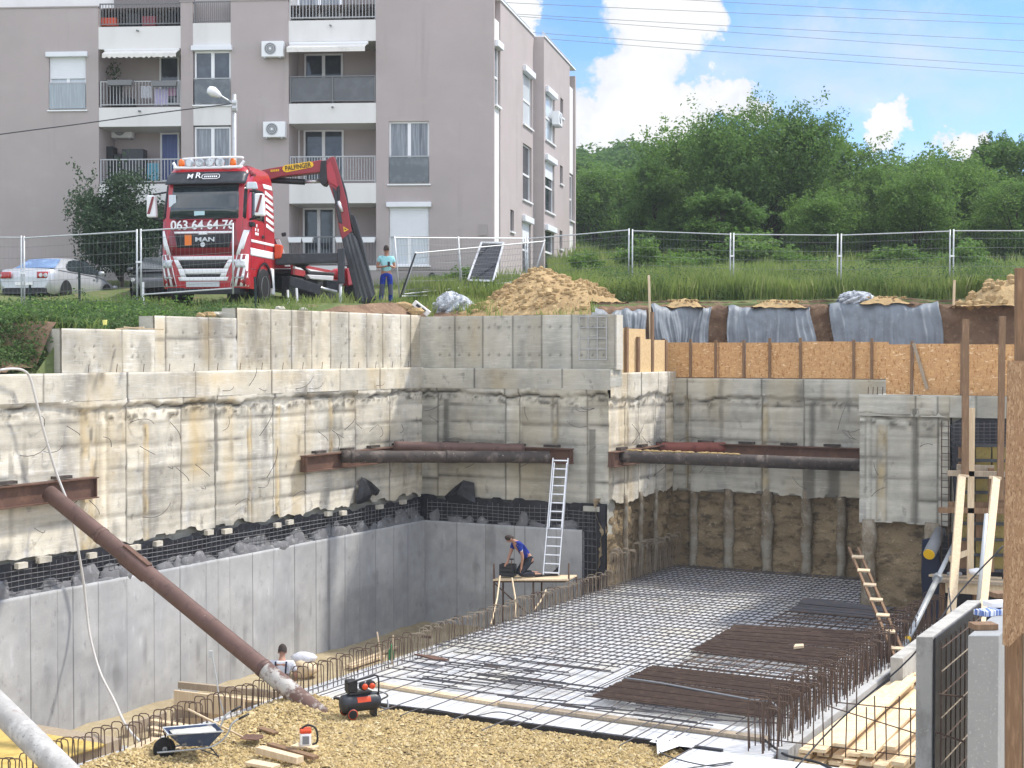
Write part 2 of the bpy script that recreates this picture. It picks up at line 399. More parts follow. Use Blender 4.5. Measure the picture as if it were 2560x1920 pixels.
M_wood = mat('pine timber', (.60, .47, .31), .75, [(5, (.70, .58, .42), .45, .7, (6, 6, .6)), (9, (.42, .30, .18), .6, .8, (8, 8, .5))], (30, .2, .004, (4, 4, .4)), spec=.2)
M_wood_n = mat('fresh pine lumber', (.76, .60, .39), .7, [(6, (.66, .48, .28), .45, .75), (16, (.84, .72, .52), .55, .75)], (30, .2, .003), spec=.2)
M_wood_b = mat('brown timber', (.20, .125, .075), .8, [(6, (.28, .18, .11), .45, .7, (5, 5, .6)), (14, (.12, .075, .045), .55, .75, (6, 6, .5))], (30, .3, .005, (4, 4, .4)), spec=.2)
M_wood_g = mat('grey weathered timber', (.33, .27, .20), .85, [(6, (.42, .35, .27), .45, .7, (5, 5, .6)), (14, (.19, .15, .11), .55, .75, (6, 6, .5))], (30, .3, .005, (4, 4, .4)), spec=.15)
M_plyd = mat('dusty yellow shuttering', (.26, .20, .065), .7, [(4, (.17, .135, .06), .45, .7), (14, (.09, .08, .05), .6, .75)], spec=.2)
M_ply = mat('yellow shuttering panel', (.58, .42, .13), .6, [(4, (.42, .30, .08), .45, .7), (20, (.25, .19, .08), .62, .8)], spec=.3)
M_alu = mat('aluminium', (.62, .63, .64), .35, [(8, (.5, .5, .51), .5, .75)], metal=.75, spec=.5)
M_galv = mat('galvanised steel', (.50, .52, .53), .5, [(9, (.38, .40, .41), .5, .75)], metal=.35, spec=.4)
M_zinc = mat('worn galvanised tube', (.42, .44, .45), .45, [(5, (.3, .31, .32), .5, .7)], metal=.4, spec=.5)
M_dkpost = mat('dark green paint', (.015, .03, .03), .5)
M_stucco = mat('mauve stucco', (.42, .368, .358), .92, [(2.2, (.345, .31, .30), .54, .8, (1, 1, .07)), (.8, (.435, .39, .375), .5, .7, (1, 1, 2)), (.35, (.385, .342, .33), .4, .7), (60, (.465, .42, .405), .55, .75), (1.2, (.365, .33, .32), .6, .85, (1, 1, .2))], (140, .35, .006), spec=.12)
M_stucco_in = M_stucco
M_band = mat('white render', (.70, .69, .67), .9, [(.8, (.62, .61, .59), .45, .75, (1, 1, .3)), (5, (.48, .47, .45), .68, .9, (1, 1, .12))], (120, .2, .004), spec=.15)
M_plinth = mat('plinth render', (.36, .325, .315), .9, [(1, (.32, .29, .28), .45, .75)], (100, .2, .004), spec=.12)
M_upvc = mat('white window frame', (.78, .79, .80), .4, spec=.4)
M_shut = mat('roller shutter', (.74, .76, .79), .5, [(1, (.70, .72, .75), .4, .7)], spec=.4)
M_glass = mat('dark window glass', (.035, .045, .055), .06, [(1.5, (.07, .085, .10), .45, .7)], spec=.8)
M_curtain = mat('curtained window glass', (.17, .19, .21), .12, [(7, (.30, .32, .34), .45, .65, (5, 5, .15)), (3, (.09, .10, .12), .5, .7, (4, 4, .2))], spec=.7)
M_glassw = mat('pale curtain and reflection glass', (.55, .60, .64), .15, [(6, (.66, .70, .73), .45, .65, (5, 5, .15))], spec=.6)
M_wire = mat('fence wire', (.20, .21, .21), .5, metal=.3)
M_mesh = mat('cement splashed mesh', (.17, .17, .175), .8, [(6, (.09, .085, .085), .5, .7)], spec=.2)
M_rail = mat('railing paint', (.17, .175, .18), .5, spec=.4)
M_railg = mat('pale railing paint', (.42, .43, .44), .5, spec=.4)
M_smoke = mat('smoked railing panel', (.10, .105, .11), .3, [(3, (.13, .135, .14), .4, .7)], spec=.5)
M_awn = mat('awning cloth', (.72, .70, .66), .85, [(2.5, (.58, .56, .52), .5, .75), (8, (.82, .80, .77), .55, .75)], spec=.15)
M_red = mat('red truck paint', (.42, .014, .024), .32, [(1.5, (.36, .012, .022), .4, .7), (6, (.40, .06, .055), .6, .85, (1, 1, .5))], spec=.5, coat=.5)
M_dred = mat('dark red truck paint', (.20, .012, .022), .3, spec=.5, coat=.4)
M_crane = mat('crane red paint', (.26, .022, .03), .4, [(6, (.18, .02, .025), .5, .75), (25, (.10, .05, .05), .66, .8)], spec=.5)
M_twhite = mat('white vinyl', (.82, .82, .83), .4, spec=.4)
M_yel = mat('yellow vinyl', (.80, .48, .02), .4, spec=.4)
M_blk = mat('black plastic', (.016, .017, .019), .5, [(9, (.03, .03, .032), .5, .75)], spec=.4)
M_dkm = mat('dark painted steel', (.022, .025, .032), .42, [(6, (.045, .048, .055), .5, .72), (20, (.10, .10, .105), .68, .8)], (40, .1, .003), spec=.5)
M_gry = mat('grey plastic', (.20, .21, .22), .5, spec=.4)
M_wind = mat('windscreen glass', (.022, .032, .036), .05, [(1.2, (.04, .055, .06), .4, .7)], spec=.8, coat=.3)
M_tyre = mat('tyre rubber', (.02, .02, .021), .85, [(14, (.06, .055, .05), .55, .8)], spec=.2)
M_chrome = mat('wheel metal', (.60, .61, .62), .3, metal=.7, spec=.5)
M_lens = mat('headlamp lens', (.62, .64, .66), .12, [(8, (.32, .34, .36), .45, .6)], spec=.8, coat=.5)
M_amber = mat('amber plastic', (.75, .16, .01), .3, spec=.5)
M_silver = mat('silver car paint', (.52, .54, .57), .3, [(2, (.47, .49, .52), .4, .7)], metal=.35, spec=.5, coat=.6)
M_dcar = mat('dark car paint', (.03, .035, .04), .3, spec=.5, coat=.6)
M_cglass = mat('car window glass', (.03, .04, .045), .05, spec=.8)
M_cglassb = mat('rear window glass', (.12, .22, .42), .05, [(3, (.22, .36, .58), .4, .65)], spec=.9, coat=.5)
M_tail = mat('tail lamp', (.42, .01, .015), .2, spec=.6, coat=.5)
M_skin = mat('skin', (.40, .22, .15), .6, [(20, (.34, .17, .12), .5, .75)], spec=.3)
M_hair = mat('dark hair', (.045, .034, .028), .8)
M_teal = mat('pale turquoise cotton', (.33, .66, .70), .9, [(9, (.27, .57, .62), .5, .7)], (30, .4, .01), spec=.1)
M_blue = mat('blue work trousers', (.02, .045, .30), .9, [(8, (.015, .03, .20), .5, .7)], (25, .4, .01), spec=.1)
M_bgrey = mat('grey cloth', (.09, .10, .14), .9, spec=.1)
M_navy = mat('navy cotton', (.025, .045, .26), .9, [(8, (.018, .03, .18), .5, .7)], (25, .4, .01), spec=.1)
M_dtrous = mat('dark trousers', (.03, .033, .042), .9, [(8, (.055, .058, .07), .5, .7)], (25, .4, .01), spec=.1)
M_wshirt = mat('white work shirt', (.62, .63, .68), .9, [(10, (.5, .51, .56), .5, .7)], (25, .4, .01), spec=.1)
M_bbrace = mat('dark braces', (.02, .025, .05), .8)
M_orange = mat('orange red plastic', (.62, .07, .02), .45, spec=.4)
M_barrow = mat('blue barrow tray', (.03, .05, .105), .6, [(5, (.05, .075, .13), .5, .7), (7, (.26, .26, .25), .55, .7)], spec=.4)
M_mortar = mat('dried mortar', (.47, .46, .42), .95, [(10, (.34, .33, .30), .5, .7)], (20, .6, .02), spec=.1)
M_clay = mat('yellow clay', (.40, .29, .135), .95, [(1.5, (.33, .24, .115), .4, .65), (8, (.60, .47, .26), .52, .75), (24, (.33, .24, .12), .6, .8)], [(7, .9, .05), (30, .8, .02)], spec=.1)
M_pile = mat('spoil clay', (.42, .30, .155), .95, [(1.2, (.34, .235, .12), .4, .65), (5, (.52, .39, .21), .52, .72), (16, (.25, .17, .09), .6, .8)], [(6, .9, .06), (26, .8, .025)], spec=.1)
M_stone = mat('gravel stone', (.6, .5, .3), .9, island=[(.42, .31, .14), (.54, .42, .21), (.35, .255, .11), (.60, .49, .29), (.21, .15, .075), (.47, .35, .165)], spec=.15)
M_leaf = mat('tree leaves', (.06, .11, .03), .6, island=[(.07, .135, .035), (.10, .195, .045), (.135, .245, .05), (.08, .165, .042), (.18, .28, .065)], layers=[(.7, (.05, .095, .03), .52, .7), (1.6, (.17, .28, .055), .56, .72)], trans=.45, spec=.25)  # dark and bright noise layers put clump shading into the leaf colour
M_leaf2 = mat('light tree leaves', (.06, .11, .03), .6, island=[(.09, .175, .04), (.13, .235, .048), (.17, .29, .06), (.105, .205, .045), (.21, .32, .075)], layers=[(.7, (.06, .105, .035), .5, .68), (1.6, (.20, .28, .07), .56, .72)], trans=.45, spec=.25)  # clump light and shade put into the colour here too
M_leafd = mat('dark shrub leaves', (.03, .06, .025), .5, island=[(.03, .062, .032), (.045, .085, .04), (.062, .105, .045), (.036, .072, .038)], trans=.35, spec=.3)
M_leaff = mat('far wood leaves', (.06, .11, .05), .7, island=[(.08, .15, .06), (.105, .19, .065), (.135, .225, .075), (.09, .17, .065)], trans=.5, spec=.15)
M_weed = mat('weed leaves', (.06, .12, .03), .65, island=[(.06, .115, .035), (.085, .16, .045), (.11, .19, .055), (.075, .135, .05), (.15, .19, .08)], trans=.4, spec=.2)
M_grass = mat('meadow grass', (.12, .2, .05), .7, island=[(.19, .27, .06), (.25, .33, .085), (.30, .36, .12), (.21, .29, .075), (.36, .37, .17)], layers=[(.5, (.12, .19, .05), .48, .66)], trans=.45, spec=.15)
M_bark = mat('bark', (.085, .065, .05), .9, [(8, (.14, .11, .085), .5, .7, (1, 1, .2))], (20, .6, .02), spec=.1)
M_field = mat('grassy ground', (.13, .155, .065), .95, [(.35, (.10, .14, .05), .4, .65), (1.6, (.20, .165, .095), .5, .68), (6, (.15, .19, .075), .5, .72), (16, (.11, .095, .055), .6, .8)], [(10, .8, .05)], spec=.08)
# ------------------------------------------------------------------ terrain
def hprof(x, y):
    x = np.asarray(x, float); y = np.asarray(y, float)
    base = np.interp(y, [24, 29, 31.5, 34, 40, 44, 47, 53, 60, 90, 150, 700], [.1, .38, .62, .92, 1.26, 1.38, 1.72, 2.42, 3.3, 6.6, 11, 15])
    far = np.interp(y, [40, 45, 48, 60, 90, 150, 700], [1.1, 1.5, 1.95, 2.9, 5.2, 9.0, 15])
    w = np.clip((x - 1.0) / 4.0, 0, 1)
    h = base * (1 - w) + far * w
    return h + (fbm(x * .35, y * .35, 3) - .5) * .35 * np.clip((y - 24) / 10, .15, 1)
BANK = [(2.1, 43.6), (3.3, 44.3), (6, 45.4), (10, 45.3), (14, 44.6), (22, 43.5), (60, 40)]
def front(X):
    """nearest edge of the upper ground for each x"""
    X = np.asarray(X, float)
    la = C0 - .55 * V; y1 = la[1] + (X - la[0]) * U[1] / U[0]
    lb = C0 + .55 * U; y2 = lb[1] + (X - lb[0]) * V[1] / V[0]
    y = np.where(X < C0[0] - .25, y1, y2)
    yb = np.interp(X, [p[0] for p in BANK], [p[1] for p in BANK])
    y = np.where(X > 2.1, yb, y)
    return np.maximum(y, -10)
xs = np.unique(np.concatenate([np.arange(-15, 22, .4), np.linspace(-220, -15, 40), np.linspace(22, 420, 50), [C0[0] - .25, C0[0], 2.09, 2.11]]))
offs = np.concatenate([[0, .05], np.arange(.3, 14, .45), np.linspace(14.5, 60, 45), np.linspace(64, 900, 40)])
P = np.zeros((len(xs), len(offs) + 1, 3)); fy = front(xs)
for j, o_ in enumerate(offs):
    P[:, j + 1, 0] = xs; P[:, j + 1, 1] = fy + o_; P[:, j + 1, 2] = hprof(xs, fy + o_)
# left of the stepped wall the ground slumps down to the ledge
q = (P[:, 1:, :2] - C0); aa = q @ V; bb = q @ U
slump = np.clip((-13.0 - bb) / .5, 0, 1) * np.clip(1 - (-.5 - aa) / 2.6, 0, 1)
P[:, 1:, 2] = P[:, 1:, 2] * (1 - slump) + (-.55) * slump
near = np.clip(1 - (-.5 - aa) / 1.2, 0, 1) * (xs[:, None] < C0[0])
top = np.where(bb < -10.4, .36, np.where(bb < -7.7, .64, .92))
P[:, 1:, 2] = np.where((slump <= 0) & (near > 0), np.minimum(P[:, 1:, 2], top + (1 - near) * .8), P[:, 1:, 2])
lowr = np.clip(2 - np.abs(P[:, 1:, 1] - 34.5) / 2.2, 0, 1) * (P[:, 1:, 0] < -4.4); P[:, 1:, 2] -= .30 * lowr
bwr = (P[:, 1:, 0] >= C0[0] - .25) & (P[:, 1:, 0] <= 2.1); P[:, 1:, 2] = np.where(bwr, np.minimum(P[:, 1:, 2], .84 + .3 * (P[:, 1:, 1] - fy[:, None])), P[:, 1:, 2])
P[:, 0] = P[:, 1]; P[:, 0, 2] = -2.5
mb = MB(); mb.grid(P[:, ::1])
mb.build('ground', M_field, base=(0, 0, 0), smooth=True, kind='structure')

def ground_z(x, y):
    z = hprof(x, y) - .30 * np.clip(2 - np.abs(y - 34.5) / 2.2, 0, 1) * (x < -4.4); q = np.stack((x, y), -1) - C0; a = q @ V; b = q @ U
    s1 = np.clip((-13.0 - b) / .5, 0, 1) * np.clip(1 - (-.5 - a) / 2.6, 0, 1); s1 = s1 * (x < C0[0]); z2 = z * (1 - s1) - .5 * s1
    nr = np.clip(1 - (-.5 - a) / 1.2, 0, 1) * (x < C0[0]); tp_ = np.where(b < -10.4, .36, np.where(b < -7.7, .64, .92)); z2 = np.where((s1 <= 0) & (nr > 0), np.minimum(z2, tp_ + (1 - nr) * .8), z2); return np.where((x >= C0[0] - .25) & (x <= 2.1), np.minimum(z2, .84 + .3 * (y - front(x))), z2)
XX = np.arange(-6.4, 2.0, .14); m_ = MB(); m_.grid([[(x, float(front(x)) + o_ + .12 * math.sin(x * 3) * o_, float(ground_z(np.array([x]), np.array([float(front(x)) + o_ + .12 * math.sin(x * 3) * o_]))[0]) + .02 + .07 * float(fbm(x * 3, o_ * 4, 31)) - .16 * max(0, o_ - 1.1 - .6 * math.sin(x * 1.7))) for o_ in np.arange(.08, 2.8, .14)] for x in XX]); m_.build('dirt_strip', M_soil, base=(0, 0, 0), smooth=True, kind='structure')
AA = np.arange(-3.6, -.5, .13); BB = np.arange(-21, -12.6, .13); m_ = MB(); A2, B2 = np.meshgrid(AA, BB, indexing='ij'); X2 = C0[0] + A2 * V[0] + B2 * U[0]; Y2 = C0[1] + A2 * V[1] + B2 * U[1]; Z2 = ground_z(X2, Y2) + .10 * (B2 > -14.2) + .01 + .12 * fbm(A2 * 2, B2 * 2, 44) - .12 * np.clip((A2 + 1.6) * -1, 0, 2); m_.grid(np.stack((X2, Y2, Z2), -1)); m_.build('dirt_slope', M_soil, base=(0, 0, 0), smooth=True, kind='structure')
def rough_sheet(name, fn, nu, nv, mat_, kind='structure', **k):
    G = np.array([[fn(i / nu, j / nv) for j in range(nv + 1)] for i in range(nu + 1)])
    m_ = MB(); m_.grid(G); return m_.build(name, mat_, smooth=True, kind=kind, **k)

# the dug face of brown earth behind the boards
def bank_fn(u_, v_):
    X = 2.3 + u_ * 21; Y = float(np.interp(X, [p[0] for p in BANK], [p[1] for p in BANK]))
    top_ = float(hprof(X, Y)) + .06; z = -1.4 + v_ * (top_ + 1.4)
    n1 = float(fbm(X * 1.7, z * 2.2, 21)) - .5; n2 = float(fbm(X * 6, z * 7, 22)) - .5
    return (X, Y - .35 - .45 * n1 - .22 * n2 - (1 - v_) * .35 + (.5 if v_ > .97 else 0), z + (.12 * n2 if v_ > .9 else 0))
rough_sheet('earth_bank', bank_fn, 190, 34, M_soil, base=(0, 0, 0))
m_ = MB(); m_.quad(toxy(AR - .3, BE + .3, -.95), toxy(22, BE + .3, -.95), (24, 47, -.95), (2, 47, -.95))
m_.build('bench_ground', M_soil, base=(0, 0, 0), kind='structure')

# ------------------------------------------------------------------ pit floor
m_ = MB(); G = [[(a, b, ZT + .05 * (vnoise(a * 1.5, b * 1.5, 4) + vnoise(a * 4, b * 4, 5))) for b in np.arange(-34, .6, .4)] for a in np.linspace(-.4, AR, 16)]
m_.grid(G); m_.build('trench_floor', M_trench, ab=True, base=(0, 0, 0), smooth=True, kind='structure')
m_ = MB(); m_.box((AR, -13.25, ZT - .3), (AS, BE, ZF - .006)); m_.build('blinding_floor', M_white, ab=True, base=(0, 0, 0), kind='structure')
m_ = MB(); m_.box((AS, -16, ZT - .3), (24, 6, ZT)); m_.build('lower_floor', M_trench, ab=True, base=(0, 0, 0), kind='structure')
def gfn(a, b):
    z = ZF - .03 + .10 * (fbm(a * .7, b * .7, 9) - .5) + .05 * (fbm(a * 3, b * 3, 12) - .5)
    z += .22 * math.exp(-((a - 6.35) ** 2 / .55 + (b + 14.3) ** 2 / .9)) + .22 * math.exp(-((a - 6.0) ** 2 / .2 + (b + 16.8) ** 2 / 1.2)) + .25 * math.exp(-((a - 6.1) ** 2 / .2 + (b + 18.6) ** 2 / .6))
    e = min(1, max(0, (a - AR) / .35)); z = z * e + (ZF - .05) * (1 - e)
    f = min(1, max(0, (-13.25 - b) / .3)); return z * f + (ZF - .04) * (1 - f)
m_ = MB(); GA = np.concatenate([np.arange(AR, 13.6, .12), np.linspace(13.6, 30, 20)]); GB = np.concatenate([np.linspace(-40, -20, 20)[:-1], np.arange(-20, -13.2, .12)])
m_.grid([[(a, b, gfn(a, b)) for b in GB] for a in GA]); m_.build('gravel_ground', M_clay, ab=True, base=(0, 0, 0), smooth=True, kind='structure')
# side of the slab level towards the trench, and its pale kerb
m_ = MB(); m_.box((AR - .02, -34, ZT - .2), (AR + .13, .0, ZF + .03))
m_.build('slab_edge_kerb', M_white, ab=True, base=(AR, 0, ZF), label='low pale concrete kerb along the trench on the left of the rebar floor', cat='kerb')
# loose stones, one cover
n = 52000
a = np.concatenate([rng.uniform(AR + .2, 14.2, n - 9000), rng.uniform(AR + .2, 8.2, 9000)]); b = -13.35 - rng.rand(n) ** 1.2 * 6.6
z = np.array([gfn(x, y) for x, y in zip(a, b)])
keep = ~((a > 13.0) & (b > -15.5)); a, b, z = a[keep], b[keep], z[keep]; n = len(a)
s_ = rng.uniform(.011, .033, n) * (1 + .9 * (rng.rand(n) > .95))
octv = np.array([(1, 0, 0), (0, 1, 0), (-1, 0, 0), (0, -1, 0), (0, 0, .75), (0, 0, -.6)], float)
octf = [(0, 1, 4), (1, 2, 4), (2, 3, 4), (3, 0, 4)]
th = rng.rand(n) * 6.28; cs, sn = np.cos(th), np.sin(th); el = rng.uniform(.6, 1.5, n); tl = rng.uniform(-.5, .5, n)
vv = np.zeros((n, 6, 3))
for k in range(6):
    ox, oy, oz = octv[k] * np.array((1, 1, 1)); jx = rng.uniform(.75, 1.25, n)
    lx = ox * el * jx; ly = oy * jx
    vv[:, k, 0] = a + s_ * (lx * cs - ly * sn); vv[:, k, 1] = b + s_ * (lx * sn + ly * cs); vv[:, k, 2] = z + s_ * (oz * jx + tl * lx) + s_ * .25
st = MB(); st.v = vv.reshape(-1, 3).tolist()
st.f = [tuple(6 * i + q for q in t) for i in range(n) for t in octf]
st.build('loose_gravel', M_stone, ab=True, base=(0, 0, 0), kind='stuff')

# ------------------------------------------------------------------ pit walls: faces as fine sheets with seams, cracks, stains
def wall_face(s0, s1, z0, z1, place, ds=.05, rows=(), cols=(), strips=(), crack=None, ragged=0, seed=0, streaks=(), amp=.012, seam_w=.032, tone_amp=.19, stain=.4, boards=True, holes=()):
    """place(s, z, d) -> (a, b, z) with d out of the wall. returns MB and tone array"""
    S = np.linspace(s0, s1, int(round((s1 - s0) / ds)) + 1); Z = np.linspace(z0, z1, max(2, int(round((z1 - z0) / ds)) + 1))
    w_ = seam_w * .8; S = np.unique(np.concatenate([S] + [[c - w_ * 1.6, c - w_ * .7, c, c + w_ * .7, c + w_ * 1.6] for c in cols if s0 < c < s1]))
    s, z = np.meshgrid(S, Z, indexing='ij')
    d = amp * 2 * (fbm(s * 2.2, z * 2.2, seed) - .5) + amp * (fbm(s * 9, z * 14, seed + 1) - .5)
    dark = np.zeros_like(s); och = np.zeros_like(s); val = np.ones_like(s)
    ci = np.zeros_like(s)
    for c in cols:
        ci = ci + (s > c)
        w = seam_w * .8; e = np.exp(-((s + .2 * seam_w * (vnoise(z * 2, s * 0 + c, seed) - .5) - c) / w) ** 2); d -= .25 * seam_w * e; dark = np.maximum(dark, .85 * e * (.55 + .45 * vnoise(z * 2.5, s * 0 + c, seed + 5)))
    rows = sorted(rows); ri = np.zeros_like(s)
    zw = z + .03 * (fbm(s * .8, z * 0 + 3, seed + 9) - .5) + .13 * (hash2(ci, ci * 0, seed + 60) - .5)
    for r in rows:
        ri = ri + (zw > r)
        e = np.exp(-((zw - r) / (seam_w * 1.35)) ** 2) * (.35 + .65 * vnoise(s * 1.3, z * 0 + r * 7, seed + 2)); d -= .02 * e; dark = np.maximum(dark, e * np.clip((vnoise(s * 1.1, z * 0 + r * 5, seed + 4) - .2) * 2.4, 0.25, 1) * (.5 + .5 * vnoise(s * 6, z * 0 + r, seed + 61)))
    val *= 1 + tone_amp * (hash2(ri, ci, seed) - .5) * 2
    d += .016 * (hash2(ri, ci, seed + 3) - .5)
    val *= 1 + .40 * (fbm(s * .8, z * 1.1, seed + 6) - .5) + .3 * (fbm(s * 4, z * 5, seed + 50) - .5)
    if boards: val *= 1 + .30 * (vnoise(s * .5, z * 13, seed + 8) - .5)
    for c, w, kind, za, zb in strips:
        e = np.clip(1.3 - np.abs(s + .07 * (fbm(z * 1.8, s * 0 + c, seed + 7) - .5) - c) / (w / 2) * 1.0, 0, 1) * ((z > za) & (z < zb))
        e = np.clip(e * 2.2, 0, 1)
        if kind == 'o': och = np.maximum(och, e * np.clip(1.5 * fbm(s * 5, z * 2.5, seed) - .35, 0, .8)); dark = np.maximum(dark, e * np.clip(3 * (fbm(s * 7, z * 3, seed + 40) - .55), 0, .6)); val *= 1 + .15 * e * (vnoise(s * 3, z * 2, seed + 41) - .3)
        elif kind == 'd': dark = np.maximum(dark, e * .62)
        else: val *= 1 + .32 * e
        ed = np.exp(-((np.abs(s - c) - w / 2) / .035) ** 2) * ((z > za) & (z < zb)); dark = np.maximum(dark, .55 * ed * vnoise(z * 2, s * 0 + c, seed + 11)); d -= .02 * ed
    if crack is not None:
        cz = crack + .12 * (fbm(s * 1.1, s * 0, seed + 12) - .5) * 2 + .05 * (vnoise(s * 7, s * 0, seed + 13) - .5)
        t = z - cz
        d += np.where(t > 0, .07, 0) * np.clip(t / .03, 0, 1)
        sc = .5 * fbm(s * 1.5, s * 0 + 8, seed + 15) + .08
        e = np.exp(-((t + .02) / .035) ** 2) * np.clip(vnoise(s * 2.3, s * 0, seed + 16) * 2.0 - .5, 0, 1); dark = np.maximum(dark, .95 * e); d -= .06 * e
        rg = np.clip(1 - np.abs(t + sc * .5) / (sc * .5), 0, 1); rr = fbm(s * 7, z * 9, seed + 17); d += rg * (rr - .5) * .12
        dark = np.maximum(dark, rg * np.clip((rr - .52) * 5, 0, .75)); val *= 1 + rg * (.5 - rr) * .9
    st1 = fbm(s * .9, z * .25, seed + 20); och = np.maximum(och, np.clip((st1 - .52) * 4, 0, 1) * stain)
    st2 = vnoise(s * 5.5, z * .5, seed + 21) * fbm(s * .7, z * .9, seed + 22); dark = np.maximum(dark, np.clip((st2 - .44) * 3, 0, .42))
    for c, w, za, zb, kd, k_ in streaks:
        e = np.exp(-((s - c + .1 * (fbm(z * 1.5, s * 0, seed + 3) - .5)) / w) ** 2) * np.clip((z - za) / .4, 0, 1) * np.clip((zb - z) / .15, 0, 1) * (.5 + .5 * vnoise(s * 12, z * 2, seed + 23))
        if kd == 'o': och = np.maximum(och, e * k_)
        elif kd == 'w': val *= 1 + e * k_
        else: dark = np.maximum(dark, e * k_)
    for hc, hz in holes:
        e = np.exp(-(((s - hc) ** 2 + (z - hz) ** 2) / .035 ** 2)); dark = np.maximum(dark, .75 * e); d -= .02 * e
    if ragged:
        wv = np.clip(1 - (z - z0) / .5, 0, 1); jz = ragged * (fbm(s * 1.7, s * 0, seed + 30) - .35) * 2 + ragged * .6 * (hash2(np.floor(s / .33), s * 0, seed + 31) > .6)
        z = z + wv * jz
    s, z, d, dark, och, val = [np.concatenate((q, q[:, -1:]), 1) for q in (s, z, d, dark, och, val)]; d[:, -1] -= .12
    pts = place(s, z, d)
    m_ = MB(); m_.grid(np.stack(pts, -1))
    tone = np.stack([np.clip(dark, 0, 1), np.clip(och, 0, 1), np.clip(val, .3, 1.7)], -1).reshape(-1, 3)
    return m_, tone
ROWS = [-3.42, -2.93, -2.45, -1.93, -1.46]
def xa(pxs, py, a): return [ona(x, py, a)[1] for x in pxs]     # positions along the left wall
def xb(pxs, py, b): return [onb(x, py, b)[0] for x in pxs]     # positions along a back wall
def bent_bars(parent, spots, place, seed):
    r_ = random.Random(seed)
    for s, z in spots:
        pts = []; ln = r_.uniform(.3, .85); an = r_.choice([-1, 1]) * r_.uniform(.3, 1.3); dz = -1 if r_.random() < .75 else 1
        for k in range(6):
            t = k / 5; pts.append(place(s + ln * t * math.sin(an) , z + dz * ln * t * math.cos(an * (1 + t * .5)), .02 + .16 * math.sin(t * 2.2)))
        MB().tube(pts, .0065, 4).build('bent_bar', M_rebar_g, parent, smooth=True)

# left shoring wall
pl = lambda s, z, d: (-.2 + d, s, z)
W = thing('shoring_wall', 'long board-marked shoring wall with rusty stains along the left side of the pit', 'wall', (-.2, -8, -4), ab=True)
st_cols = xa([333, 470, 555, 700, 780, 905, 990], 1050, 0) + [-16.2, -17.5]
strips = [(xa([240], 1100, 0)[0], .42, 'o', -4, -1.15), (xa([277], 1100, 0)[0], .2, 'w', -4, -1.2), (xa([385], 1150, 0)[0], .17, 'o', -4, -1.5), (xa([560], 1100, 0)[0], .10, 'd', -2.7, -1.4), (xa([642], 1100, 0)[0], .14, 'o', -4, -1.3), (xa([712], 1150, 0)[0], .17, 'o', -4, -1.3), (xa([846], 1050, 0)[0], .16, 'o', -2.9, -1.15), (-18, .4, 'o', -4, -1)]
mb, tn = wall_face(-22, .24, -3.98, -.95, pl, .045, ROWS, st_cols, strips, crack=-1.12, ragged=.1, seed=1, streaks=[(xa([510], 1000, 0)[0], .35, -3, -.9, 'o', .7), (xa([590], 1000, 0)[0], .2, -3.3, -.9, 'o', .55), (xa([330], 1000, 0)[0], .3, -2.3, -1, 'o', .45), (xa([900], 1000, 0)[0], .3, -2, -.9, 'o', .35)])
mb.build('wall_face', M_conc, W, smooth=True, tone=tn)
MB().box((-.85, -22, -4.9), (-.36, .3, -.5)).build('wall_core', M_conc_sh, W)
pc = lambda s, z, d: (-.12 + d, s, z)
mb, tn = wall_face(-22, .14, -.98, -.42, pc, .05, [], xa([120, 330, 500, 690, 860, 960], 950, 0), seed=5, streaks=[(xa([210], 950, 0)[0], .15, -1, -.4, 'd', .5), (xa([250], 950, 0)[0], .1, -1, -.4, 'd', .5), (xa([560], 950, 0)[0], 1.2, -1, -.4, 'o', .6), (xa([720], 950, 0)[0], .9, -1, -.4, 'o', .5)], tone_amp=.1, boards=False)
cb_ = mb.build('capping_beam', M_conc, W, smooth=True, tone=tn)
MB().box((-.8, -22, -.9), (-.16, .1, -.43)).build('ledge', M_conc, W)
r_ = random.Random(3)
bent_bars(W, [(r_.uniform(-14.6, -.8), r_.choice(ROWS) - r_.uniform(0, .06)) for _ in range(34)] + [(r_.uniform(-13, -1), -.85) for _ in range(6)], pl, 5)

# back shoring wall of the corner
pb = lambda s, z, d: (s, .2 - d, z)
W = thing('shoring_wall', 'short shoring wall with a capping beam behind the kneeling worker, facing the camera', 'wall', (2.7, .2, -4), ab=True)
mb, tn = wall_face(-.2, AR + .02, -3.98, -.95, pb, .045, ROWS, xb([1085, 1255, 1290, 1460], 1050, 0), [(xb([1378], 1050, 0)[0], .16, 'o', -2.9, -1.2), (xb([1290], 1000, 0)[0], .1, 'w', -2.6, -1.1), (xb([1470], 1150, 0)[0], .18, 'd', -4, -2.0), (xb([1105], 1000, 0)[0], .14, 'd', -2.6, -1.3)], crack=-1.12, ragged=.03, seed=41, stain=.3)
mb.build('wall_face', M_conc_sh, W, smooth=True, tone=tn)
MB().box((-.3, .36, -4.9), (AR - .12, .9, -.5)).build('wall_core', M_conc_sh, W)
pbc = lambda s, z, d: (s, .12 - d, z)
mb, tn = wall_face(-.12, AR + .1, -.98, -.44, pbc, .05, [], xb([1180, 1400], 950, 0), seed=45, tone_amp=.1, boards=False)
mb.build('capping_beam', M_conc_sh, W, smooth=True, tone=tn)
MB().box((-.8, .16, -.9), (AR + .08, .9, -.45)).build('ledge', M_conc_sh, W)
bent_bars(W, [(r_.uniform(.3, 5.2), r_.choice(ROWS)) for _ in range(12)], pb, 8)

